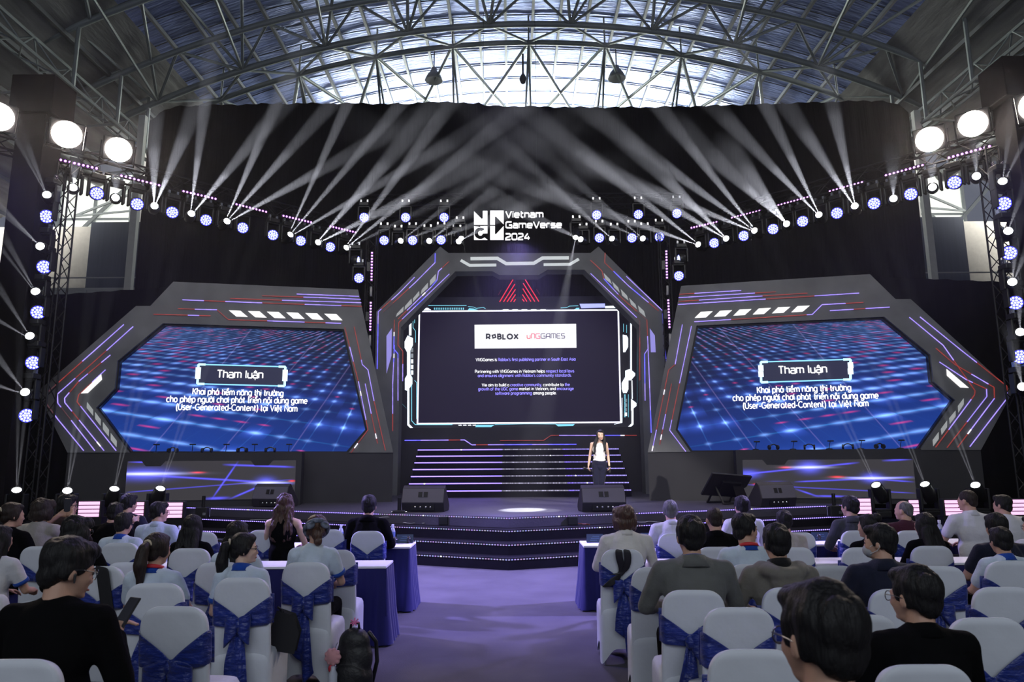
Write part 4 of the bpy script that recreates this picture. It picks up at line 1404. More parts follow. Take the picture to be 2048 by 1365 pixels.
# ------------------------------------------------------------------ fixtures
M_LENS = mat('beam_lens', (.8, .8, .8), .2, emit=(.95, .97, 1), strength=14)
M_LENSW = mat('wash_cell', (.8, .8, 1), .2, emit=(.62, .70, 1.0), strength=2.2)
M_LENSB = mat('wash_rim', (.05, .05, .3), .3, emit=(.03, .03, 1.0), strength=3.6)
M_PINKC = mat('bar_cell', (.8, .4, .9), .3, emit=(.95, .42, 1.0), strength=2.6)
M_PINKR = mat('bar_rim', (.2, .04, .4), .3, emit=(.32, .05, .62), strength=1.1)
Z180 = Matrix.Rotation(0, 3, 'X')
RXm = Matrix.Rotation(-math.pi / 2, 3, 'X')


def moving_head(kind, hang=True):
    """canonical: pivot at the origin, lens looks along local -Y of the head; hangs from above"""
    r = bpy.data.objects.new('moving_head_light' if kind == 'beam' else 'wash_light', None)
    COL.objects.link(r)
    s = 1 if hang else -1
    mb = MB()
    mb.box((0, .02, s * .40), (.30, .26, .12))
    base = mb.build('base', M_PLASTIC, r, bevel=.02)
    mb = MB()
    for sx in (-1, 1):
        mb.box((sx * .17, .02, s * .13), (.05, .16, .44))
    mb.box((0, .02, s * .325), (.39, .16, .05))
    mb.build('yoke', M_PLASTIC, r, bevel=.015)
    if hang:
        for sx in (-.1, .1):
            MB().box((sx, .02, .5), (.05, .09, .12)).build('clamp', M_CHROME, r)
    R_ = Matrix.Rotation(math.pi / 2, 3, 'X')          # z axis -> -y
    mb = MB()
    if kind == 'beam':
        mb.lathe([(.07, -.21), (.115, -.17), (.13, 0), (.125, .10), (.105, .20), (.10, .24), (.085, .24), (.08, .215)], n=16, M=R_)
        hd = mb.build('head', M_PLASTIC, r, smooth=True)
        MB().lathe([(.082, .215), (.082, .226), (.05, .236), (.004, .24)], n=16, M=R_).build('lens', M_LENS, hd, smooth=True)
    else:
        mb.lathe([(.06, -.13), (.14, -.10), (.165, 0), (.16, .07), (.15, .09), (.14, .075)], n=18, M=R_)
        hd = mb.build('head', M_PLASTIC, r, smooth=True)
        MB().lathe([(.14, .07), (.14, .078), (.002, .08)], n=18, M=R_).build('lens_plate', M_LENSB, hd)
        mb = MB()
        cells = [(0, 0)] + [(.055 * math.cos(a * math.pi / 3), .055 * math.sin(a * math.pi / 3)) for a in range(6)] + [(.108 * math.cos(a * math.pi / 6 + .2), .108 * math.sin(a * math.pi / 6 + .2)) for a in range(12)]
        for (x, z) in cells:
            mb.lathe([(.023, .078), (.022, .088), (.002, .092)], (x, 0, z), 8, R_)
        mb.build('lens_cells', M_LENSW, hd)
    return r


PROTO = {'beam': moving_head('beam'), 'wash': moving_head('wash'), 'floor': moving_head('beam', False)}
used = set()


def fixture(kind, p, aim, label, group, yaw=0.0, up=True):
    pr = PROTO[kind]
    o = pr if kind not in used else copy_tree(pr)
    used.add(kind)
    o.location = p
    o.rotation_euler = (0, 0, yaw)
    tag(o, label, 'stage light', group)
    d = (Vector(aim) - Vector(p)).normalized()
    q = d.to_track_quat('-Y', 'Z').to_matrix().to_4x4()
    for ch in o.children:
        if ch.name.startswith('head'):
            ch.rotation_euler = (Matrix.Rotation(-yaw, 4, 'Z') @ q).to_euler()
    return o


beams = []
LENS_OFF = .25


def beam_spot(p, d, energy, ang, col=(.93, .95, 1.0)):
    d = Vector(d).normalized()
    q = Vector(p) + d * LENS_OFF
    o = light('SPOT', 'beam', q, q + d, energy, col, spot_size=math.radians(ang), spot_blend=.6, shadow_soft_size=.008)
    beams.append(o)


def aim_px(p, px, py, dY):
    """a point towards the audience side that the beam passes through"""
    return P(px, py, Y=p.y + dY * .62)


EB = 76000
# (kind, px, py, [beam targets in the picture])
left_arm = [('b', 146, 378, [(150, 335)]), ('w', 193, 387, None), ('b', 231, 398, [(232, 362)]), ('w', 273, 408, None), ('b', 308, 417, [(308, 350), (340, 340)]), ('w', 344, 425, None), ('b', 380, 434, [(395, 320), (450, 350)]), ('w', 411, 440, None),
            ('b', 448, 449, [(500, 330), (545, 340), (590, 370)]), ('w', 485, 456, None), ('w', 545, 470, None), ('b', 574, 477, [(640, 330), (690, 340), (740, 380)]), ('w', 601, 482, None), ('b', 631, 489, [(690, 420), (730, 440)]), ('w', 660, 494, None), ('b', 686, 501, [(760, 400), (800, 410), (810, 440)])]
right_arm = [('b', 1403, 493, [(1310, 420), (1280, 450)]), ('w', 1429, 486, None), ('b', 1457, 481, [(1400, 425), (1370, 430)]), ('w', 1488, 472, None), ('b', 1515, 466, [(1440, 370), (1410, 390), (1400, 420)]), ('w', 1547, 458, None), ('b', 1576, 451, [(1545, 410), (1520, 400)]), ('w', 1606, 443, None),
             ('b', 1642, 436, [(1590, 330), (1560, 350)]), ('w', 1675, 426, None), ('b', 1712, 418, [(1690, 320), (1660, 340)]), ('w', 1749, 407, None), ('b', 1787, 400, [(1786, 360)]), ('w', 1823, 388, None), ('b', 1865, 377, [(1864, 340)]), ('w', 1910, 365, None), ('b', 1953, 356, [(1950, 300)])]
cb, cw = [0], [0]
for side, arm, pl, dv in (('left', left_arm, PL_L, dl), ('right', right_arm, PL_R, dr_)):
    yaw = math.atan2(dv.y, dv.x)
    nb = nw = 0
    arm2 = arm if side == 'left' else list(reversed(arm))
    for (k, px, py, tg) in arm2:
        p = pl.hit(px, py)
        if k == 'b':
            ts = [aim_px(p, a, b, -4.0) for a, b in tg]
            fixture('beam', p, sum(ts, Vector()) / len(ts) if len(tg) > 1 else ts[0], f'{ORD[nb]} white beam moving head counting inward along the {side} lamp arm', f'beam lights on the {side} arm', yaw)
            for t in ts:
                beam_spot(p, t - p, EB * (1.7 if len(tg) > 1 else .35), 3.6)
            nb += 1
        else:
            fixture('wash', p, P(1024, 760, Y=6) if nw % 2 else P(900, 500, Y=4), f'{ORD[nw]} blue wash light counting inward along the {side} lamp arm', f'wash lights on the {side} arm', yaw)
            nw += 1
# centre truss
cen = [('w', 728, 435), ('w', 811, 435), ('w', 888, 435), ('w', 768, 481), ('b', 796, 486, [(870, 430), (890, 450)]), ('w', 825, 481), ('b', 855, 485, [(900, 450), (920, 460)]), ('w', 882, 480), ('b', 914, 485, [(960, 460)]), ('d', 920, 469, (945, 560)),
       ('w', 1193.5, 430), ('w', 1277, 429), ('w', 1354, 427), ('w', 1199, 476), ('w', 1264, 476), ('w', 1319, 474), ('b', 1167, 482, [(1090, 440), (1105, 455)]), ('b', 1229, 482, [(1160, 420), (1180, 440)]), ('b', 1290, 481, [(1230, 430), (1210, 445)]), ('d', 1153, 467, (1135, 560))]
cnt = {}
for e in cen:
    k, px, py = e[:3]
    p = P(px, py, Y=CY - .1)
    sd = 'left' if px < 1024 else 'right'
    row = 'upper' if py < 450 else 'lower'
    key = (k, sd, row)
    i = cnt[key] = cnt.get(key, -1) + 1
    if k == 'w':
        fixture('wash', p, P(1024 + (px - 1024) * .3, 640, Y=5), f'{ORD[i]} blue wash light from the left in the {row} row over the {sd} arch shoulder', f'wash lights over the {sd} arch shoulder')
    elif k == 'b':
        ts = [aim_px(p, a, b, -4.0) for a, b in e[3]]
        fixture('beam', p, ts[0], f'{ORD[i]} white beam light from the left over the {sd} arch shoulder', f'beam lights over the {sd} arch shoulder')
        for t in ts:
            beam_spot(p, t - p, EB * .5, 3.0)
    else:
        t = P(e[3][0], e[3][1], Y=19.0)
        fixture('beam', p, t, f'white moving head right beside the event sign {"emblem" if sd == "left" else "lettering"}, shining down', 'down lights beside the sign')
        beam_spot(p, t - p, 22000, 6)
# towers
tl = [('b', 97, 398, [(70, 330), (50, 310)]), ('w', 92, 433), ('b', 86, 498, [(40, 455), (20, 430)]), ('w', 87, 534), ('b', 76, 592, [(35, 520), (5, 500)]), ('w', 75, 625), ('b', 65, 681, [(20, 610), (-5, 640)]), ('w', 65, 726), ('b', 55, 791, [(15, 740), (-10, 770)]), ('w', 52, 832)]
tr = [('b', 2004, 372, [(2015, 290), (2040, 300)]), ('w', 2009, 407), ('b', 2014, 469, [(2035, 410)]), ('w', 2020, 506), ('b', 2024, 571, [(2030, 510), (2045, 520)]), ('w', 2032, 606), ('b', 2041, 671, [(2038, 610)]), ('w', 2042, 714), ('b', 2046, 779, [(2035, 730)])]
for side, lst, t0 in (('left', tl, TL), ('right', tr, TR_)):
    nb = nw = 0
    for e in lst:
        k, px, py = e[:3]
        p = P(px, py, Y=t0.y)
        if k == 'b':
            ts = [aim_px(p, a, b, -2.5) for a, b in e[3]]
            fixture('beam', p, ts[0], f'{ORD[nb]} white beam moving head from the top of the {side} tower', f'beam lights on the {side} tower')
            for t in ts:
                beam_spot(p, t - p, EB * .3, 4.0)
            nb += 1
        else:
            fixture('wash', p, P(1024, 700, Y=4), f'{ORD[nw]} blue wash light from the top of the {side} tower', f'wash lights on the {side} tower')
            nw += 1
# lone fixtures hanging beside the arch
for (px, py, sd, ps) in ((717.6, 556.6, 'left', 'lower'), (711, 522, 'left', 'upper'), (1358, 552, 'right', 'lower'), (1363, 519, 'right', 'upper')):
    p = P(px, py, Y=19.9)
    fixture('wash', p, P(1024, 700, Y=4) if ps == 'lower' else P(px + (400 if sd == 'left' else -400), py + 40, Y=19.6), f'{ps} blue wash light on the pipe {sd} of the arch', f'wash lights on the pipe {sd} of the arch')
for sd, x, lx in (('left', 728, LB1.x), ('right', 1347, RB0.x)):
    p = P(x, 690, Y=20.15)
    tag(box_truss(MB(), (p.x + (.14 if sd == 'left' else -.14), 20.2, .72), (p.x + (.14 if sd == 'left' else -.14), 20.2, 8.6), .28, .02).build('lighting_mast', M_TRUSS), f'slim black truss mast between the arch and the {sd} screen wing', 'truss')
# floor heads
for i, (px, py, tx, ty) in enumerate(((33, 990, 40, 880), (133, 990, 148, 900), (225, 992, 258, 850), (315, 992, 372, 830), (1760, 988, 1690, 840), (1857, 988, 1790, 820), (1957, 988, 1912, 870))):
    side = 'left' if px < 1024 else 'right'
    p = P(px, py, Y=14.25)
    t = P(tx, ty, Y=13.4)
    p.z = .54 + .46
    fixture('floor', p, t, f'{ORD[i] if i < 4 else ORD[i - 4]} floor beam light from the left on the {side} side platform', f'floor beam lights on the {side} platform')
    for k in (-1, 1):
        d = (t - p).normalized()
        beam_spot(p, d + Vector((.03 * k, 0, 0)), 40000, 2.8)

# ------------------------------------------------------------------ LED bars
def led_bar():
    r = bpy.data.objects.new('led_bar', None)
    COL.objects.link(r)
    MB().box((0, .05, 0), (1.02, .08, .09)).build('housing', M_PLASTIC, r, bevel=.01)
    MB().box((0, .06, .09), (.3, .04, .1)).build('bracket', M_PLASTIC, r)
    R_ = Matrix.Rotation(math.pi / 2, 3, 'X')
    c = MB()
    c.cm = 0
    c.lathe([(.034, .0), (.034, .012), (.026, .018)], n=12, M=R_)
    c.cm = 1
    c.lathe([(.026, .017), (.022, .026), (.002, .03)], n=12, M=R_)
    o = c.build('lamp_cell', [M_PINKR, M_PINKC], r)
    o.location = (-.45, .01, 0)
    for k in range(1, 10):
        q = o.copy(); COL.objects.link(q); q.parent = r
        q.location = (-.45 + .1 * k, .01, 0)
    return r


bar0 = led_bar()
bars = [((112, 318), (193, 337), 'L'), ((243, 352), (318, 371), 'L'), ((367, 383), (431, 398), 'L'), ((473, 409), (532, 424), 'L'), ((567, 432), (622, 445), 'L'), ((661, 453), (711, 465), 'L'),
        ((1383, 456), (1433, 444.6), 'R'), ((1464, 436), (1519, 422), 'R'), ((1557, 411), (1615, 395), 'R'), ((1660, 383), (1724, 365), 'R'), ((1772, 351), (1845, 331), 'R'), ((1898, 316), (1979, 293), 'R')]
first = [True]


def put_bar(p, q, label, group):
    o = bar0 if first[0] else copy_tree(bar0)
    first[0] = False
    d = q - p
    m = (p + q) / 2
    o.location = m
    x = d.normalized()
    view = (CAM0 + Vector((0, 0, 3)) - m)
    y = -(view - x * view.dot(x)).normalized()
    z = x.cross(y)
    R_ = Matrix((x, y, z)).transposed()
    o.rotation_euler = R_.to_euler()
    s = d.length / .9
    o.scale = (s, 1, 1)
    tag(o, label, 'led bar', group)


for i, (a, b, s) in enumerate(bars):
    pl = PL_L if s == 'L' else PL_R
    k = i if s == 'L' else 11 - i
    side = 'left' if s == 'L' else 'right'
    put_bar(pl.hit(*a), pl.hit(*b), f'{ORD[k]} pink led bar counting inward along the {side} lamp arm', f'led bars on the {side} arm')
for i, (a, b, Y, side) in enumerate((((39, 354), (30, 424), TL.y - .2, 'left'), ((21.5, 488), (11, 562), TL.y - .2, 'left'), ((2, 625), (-2, 700), TL.y - .2, 'left'))):
    put_bar(P(*b, Y=Y), P(*a, Y=Y), f'{ORD[i]} upright pink led bar from the top of the left tower', 'led bars on the left tower')
for i, (a, b, side) in enumerate((((744, 506), (743, 560), 'left'), ((741.5, 606), (740.5, 660), 'left'), ((1332.6, 503), (1334, 555.6), 'right'), ((1336.5, 601), (1339, 655), 'right'))):
    put_bar(P(*b, Y=19.95), P(*a, Y=19.95), f'{"upper" if i % 2 == 0 else "lower"} upright pink led bar on the pipe {side} of the arch', f'led bars {side} of the arch')
for i, (px, y0, y1, side, Y) in enumerate(((742, 574, 593, 'left', 20.03), (740, 671, 692, 'left', 20.03), (1335, 572, 590, 'right', 20.03), (1340, 668, 690, 'right', 20.03), (25, 445, 470, 'left tower', TL.y - .2), (5, 580, 608, 'left tower', TL.y - .2))):
    a, b = P(px, y0, Y=Y), P(px, y1, Y=Y)
    tag(MB().tube([a, b], .035, 8).build('unlit_tube', mat('frosted_tube', (.5, .5, .48), .4), smooth=True), f'{"upper" if i % 2 == 0 else "lower"} short unlit white tube light on the {"pipe " + side + " of the arch" if "tower" not in side else "left tower"}', 'tube light', 'unlit tube lights')

# ------------------------------------------------------------------ big flood lamps on the arms
M_FLOOD = mat('flood_face', (1, 1, 1), .3, emit=(1.0, .86, .74), strength=60)
fl0 = None
FL = [(15, 258, LA0.y - .2), (150, 292, 14.3), (250, 320, None), (1845, 300, None), (1930, 270, None), (2052, 238, RA1.y - .4)]
for i, (px, py, Y) in enumerate(FL):
    s = 'L' if px < 1024 else 'R'
    p = P(px, py, Y=Y) if Y else (PL_L if s == 'L' else PL_R).hit(px, py)
    p = p + Vector((0, -.30, .12))
    if fl0 is None:
        fl0 = bpy.data.objects.new('flood_lamp', None)
        COL.objects.link(fl0)
        MB().box((0, .12, 0), (.66, .2, .56), taper=1).build('housing', M_BLACK, fl0, bevel=.03)
        mb = MB()
        for sx in (-1, 1):
            mb.box((sx * .36, .15, -.1), (.03, .06, .5))
        mb.box((0, .15, -.35), (.75, .06, .03))
        mb.build('bracket', M_BLACK, fl0)
        f = MB().lathe([(.27, .0), (.28, .015), (.24, .03), (.002, .04)], n=24, M=Matrix.Scale(1.0, 3) @ Matrix.Rotation(math.pi / 2, 3, 'X')).build('lamp_face', M_FLOOD, fl0, smooth=True)
        o = fl0
    else:
        o = copy_tree(fl0)
    o.location = p
    tgt = Vector((0, 2, 1.5))
    o.rotation_euler = (tgt - p).to_track_quat('-Y', 'Z').to_euler()
    k = [0, 1, 2, 2, 1, 0][i]
    tag(o, f'dazzling white flood lamp, {ORD[k]} from the outer end of the {"left" if s == "L" else "right"} lamp arm', 'flood lamp', f'flood lamps on the {"left" if s == "L" else "right"} arm')
    lp = p + (tgt - p).normalized() * .12
    light('SPOT', 'flood', lp, tgt, 520, (1.0, .84, .72), spot_size=math.radians(120), spot_blend=.6, shadow_soft_size=.22)

# ------------------------------------------------------------------ haze hanging over the stage
for y0, y1, dens, lab in ((14.5, 22.9, .0042, 'thin stage haze around the lamp trusses that shows the light beams'), (12.4, 14.5, .0022, 'thinner haze drifting over the stage front'), (10.8, 12.4, .0010, 'faint haze drifting above the stage steps')):
    vm = bpy.data.materials.new('stage_haze')
    vm.use_nodes = True
    nt = vm.node_tree
    nt.nodes.clear()
    out_n = nt.nodes.new('ShaderNodeOutputMaterial')
    vs_ = nt.nodes.new('ShaderNodeVolumeScatter')
    vs_.inputs['Color'].default_value = (.92, .92, 1, 1)
    vs_.inputs['Density'].default_value = dens
    vs_.inputs['Anisotropy'].default_value = 0.35
    nt.links.new(vs_.outputs[0], out_n.inputs['Volume'])
    tag(MB().box((0.3, (y0 + y1) / 2, 6.8), (26.6, y1 - y0 - .01, 13.8)).build('haze', vm), lab, 'haze', kind='stuff')
# ------------------------------------------------------------------ banquet chairs with spandex covers and blue sashes
M_COVER = mat('white_spandex', (0.62, 0.65, 0.70), 0.55, spec=0.35, var=0.05, vscale=4, bump=0.12, bscale=6)
M_SASH = mat('blue_satin', (0.006, 0.022, 0.20), 0.38, spec=0.6, var=0.3, vscale=9, bump=0.55, bscale=11, stretch=(1, 1, 2.4), sheen=.2)
CH = 0.95


def back_outline(w, h0, h1, r, n=7):
    pts = [(-w / 2 * 1.06, h0), (w / 2 * 1.06, h0)]
    for k in range(n + 1):
        a = math.pi / 2 * k / n
        pts.append((w / 2 - r + r * math.cos(a), h1 - r + r * math.sin(a)))
    for k in range(n + 1):
        a = math.pi / 2 + math.pi / 2 * k / n
        pts.append((-w / 2 + r + r * math.cos(a), h1 - r + r * math.sin(a)))
    return pts


def recline(z):
    """y of the rear face of the back at height z"""
    return -.20 - max(0, z - .42) * .13


def build_chair():
    r = bpy.data.objects.new('banquet_chair', None)
    COL.objects.link(r)
    mb = MB()
    # back: rows of rounded outline, slightly dished, with a rounded rim
    W_ = .37
    rows = [.30, .42, .54, .66, .76, .84, .88, .905, .925, .94, .948, .95]

    def halfw(z):
        rad = .105
        t = z - (CH - rad)
        base = W_ / 2 + .018 * (1 - min(1, z / .9))
        if t <= 0:
            return base
        return base - rad + math.sqrt(max(rad * rad - t * t, 0)) + .0
    prof = [(-1, .0), (-.99, -.012), (-.93, -.022), (-.5, -.016), (0, -.012), (.5, -.016), (.93, -.022), (.99, -.012), (1, 0), (.99, .02), (.9, .036), (0, .03), (-.9, .036), (-.99, .02)]
    n = len(prof)
    n0 = len(mb.v)
    for z in rows:
        hw = halfw(z)
        k = 1 if z < .93 else max(.15, (CH - z) / .02)
        for (u, d) in prof:
            mb.v.append((u * hw, recline(z) + .02 + d * k, z))
    for i in range(len(rows) - 1):
        for j in range(n):
            mb.f.append((n0 + i * n + j, n0 + i * n + (j + 1) % n, n0 + (i + 1) * n + (j + 1) % n, n0 + (i + 1) * n + j)); mb.c.append(None); mb.mi.append(0)
    mb.f.append(tuple(n0 + (len(rows) - 1) * n + j for j in range(n))); mb.c.append(None); mb.mi.append(0)
    # seat and skirt stretched between the feet
    per = []
    hw, y0, y1, rad = .205, -.215, .235, .06
    for cx, cy_, a0 in ((hw - rad, y1 - rad, 0), (-hw + rad, y1 - rad, 90), (-hw + rad, y0 + rad, 180), (hw - rad, y0 + rad, 270)):
        for k in range(5):
            a = math.radians(a0 + 90 * k / 4)
            per.append((cx + rad * math.cos(a), cy_ + rad * math.sin(a)))
        nx_, ny_ = {0: ((hw - rad), y1), 90: (-hw, y1 - rad), 180: (-hw + rad, y0), 270: (hw, y0 + rad)}[a0]
        ex, ey = {0: (-hw + rad, y1), 90: (-hw, y0 + rad), 180: (hw - rad, y0), 270: (hw, y1 - rad)}[a0]
        for t in (.17, .34, .5, .66, .83):
            per.append((nx_ + (ex - nx_) * t, ny_ + (ey - ny_) * t))
    m = len(per)
    n0 = len(mb.v)
    lev = [0, .25, .5, .75, .93, 1.0]
    for li, t in enumerate(lev):
        for (x, y) in per:
            ax, ay = abs(x) / .205, abs((y - .01) / .225)
            corner = min(1, max(0, (min(ax, ay) - .55) / .4))
            zb = .13 * (1 - corner) ** 1.4
            pinch = (1 - t) * (1 - corner)
            s = 1 + .06 * (1 - t) * corner
            z = zb + (.475 - zb) * t
            k = 1.0 if li < 5 else .9
            mb.v.append((x * s * (1 - .05 * pinch) * k, (y * s * (1 - .05 * pinch)) * k, z + (.015 if li == 5 else 0)))
    for i in range(len(lev) - 1):
        for j in range(m):
            mb.f.append((n0 + i * m + j, n0 + i * m + (j + 1) % m, n0 + (i + 1) * m + (j + 1) % m, n0 + (i + 1) * m + j)); mb.c.append(None); mb.mi.append(0)
    mb.f.append(tuple(n0 + 5 * m + j for j in range(m))); mb.c.append(None); mb.mi.append(0)
    c = mb.build('cover', M_COVER, r, smooth=True)
    md = c.modifiers.new('subdivision', 'SUBSURF'); md.levels = 1; md.render_levels = 1
    for sx in (-.17, .17):
        for sy in (-.19, .20):
            MB().tube([(sx, sy, 0), (sx * .97, sy * .97, .2)], .014, 6).build('leg', M_CHROME, r)
    return r


def cloth(rows, thick=.006):
    """rows: list of point rows -> grid"""
    mb = MB()
    n = len(rows[0])
    mb.add([p for r in rows for p in r], [(i * n + j, i * n + j + 1, (i + 1) * n + j + 1, (i + 1) * n + j) for i in range(len(rows) - 1) for j in range(n - 1)])
    return mb


def fin(o, th=.006, sub=1):
    md = o.modifiers.new('thickness', 'SOLIDIFY'); md.thickness = th; md.offset = 0
    if sub:
        md = o.modifiers.new('subdivision', 'SUBSURF'); md.levels = sub; md.render_levels = sub
    return o


def build_sash(parent, style):
    """wide satin band gathered to a knot on the rear of the back; style: long, bow, plain, side"""
    kx = {'long': 0, 'bow': .0, 'plain': 0, 'side': -.03}[style]
    kz = {'long': .655, 'bow': .64, 'plain': .665, 'side': .66}[style]
    rows = []
    N = 18
    hw0 = .198
    for j in range(6):
        t = j / 5
        row = []
        for i in range(N + 1):
            s = -1 + 2 * i / N
            x = s * hw0
            e = abs(s - kx / hw0)
            e = min(1, e ** .85)
            zt = kz + .03 + (.835 - kz - .03) * e
            zb = kz - .03 + (.645 - kz + .03) * e
            z = zb + (zt - zb) * t
            wr = .006 * math.sin(t * 13 + s * 3) * e
            edge = max(0, (abs(s) - .9) / .1)
            row.append((x, recline(z) - .012 + wr - .004 + edge * .055, z))
        rows.append(row)
    b = fin(cloth(rows).build('sash', M_SASH, parent, smooth=True))
    # front side of the band, seen over the seat
    mb = MB()
    rows = []
    for j in range(4):
        t = j / 3
        z = .645 + .19 * t
        rows.append([(-.198 + .396 * i / 10, recline(z) + .064 + .002 * math.sin(i * 1.3 + j), z) for i in range(11)])
    fin(cloth(rows).build('front_band', M_SASH, b, smooth=True), sub=0)
    yk = recline(kz) - .035
    if style != 'plain':
        mb = MB().ell((kx, yk, kz), (.032, .03, .04))
        mb.build('knot', M_SASH, b, smooth=True)

        def tail(x1, z1, w0, w1, sk):
            rows = []
            for j in range(9):
                t = j / 8
                z = kz - .01 + (z1 - kz) * t
                cx = kx + (x1 - kx) * t
                w = w0 + (w1 - w0) * min(1, t * 1.8)
                rows.append([(cx + w * (u - .5), yk + .012 - .012 * math.sin(u * 9 + t * 5 + sk) - .03 * math.sin(t * math.pi), z + (.05 * (u - .5) if j == 8 else 0) * (2 if sk else -2)) for u in (0, .17, .33, .5, .67, .83, 1)])
            return fin(cloth(rows).build('tail', M_SASH, b, smooth=True))

        def loop(sx, L, droop):
            rows = []
            for j in range(9):
                t = j / 8
                a = t * math.pi * 2
                x = kx + sx * (L * (1 - math.cos(a)) / 2)
                zc = kz - droop * (1 - math.cos(a)) / 2
                y = yk - .03 * math.sin(a) - .012
                w = .05 + .05 * (1 - math.cos(a)) / 2
                rows.append([(x, y - .006 * math.sin(u * 7), zc + w * (u - .5) * 2) for u in (0, .25, .5, .75, 1)])
            return fin(cloth(rows).build('bow_loop', M_SASH, b, smooth=True))
        if style == 'long':
            tail(-.02, .25, .05, .13, 0); tail(.055, .12, .05, .09, 1)
            loop(-1, .09, .05); loop(1, .08, .03)
        elif style == 'bow':
            loop(-1, .14, .09); loop(1, .14, .09)
            tail(-.05, .36, .05, .12, 0); tail(.07, .32, .05, .12, 1)
        else:
            tail(-.07, .30, .05, .12, 0); tail(-.04, .22, .04, .08, 1)
            loop(1, .10, .07)
    else:
        MB().ell((kx, yk + .015, kz), (.03, .022, .035)).build('knot', M_SASH, b, smooth=True)
    return b


CHAIRS = {}
for st in ('long', 'bow', 'plain', 'side'):
    if not CHAIRS:
        c0_ = build_chair()
        CHAIRS[st] = c0_
    else:
        c = c0_.copy(); COL.objects.link(c)
        for ch in c0_.children:
            if ch.name.startswith(('cover', 'leg')):
                q = ch.copy(); COL.objects.link(q); q.parent = c
        CHAIRS[st] = c
for st, c in CHAIRS.items():
    build_sash(c, st)
CH_USED = set()


def chair_root(px, py):
    t = P(px, py, Z=CH)
    return Vector((t.x, t.y + .27, 0))


def put_chair(px, py, style, label, rz=0.0, group='white covered banquet chairs'):
    o = CHAIRS[style] if style not in CH_USED else copy_tree(CHAIRS[style])
    CH_USED.add(style)
    o.location = chair_root(px, py)
    o.rotation_euler = (0, 0, rz)
    tag(o, label, 'chair', group)
    return o


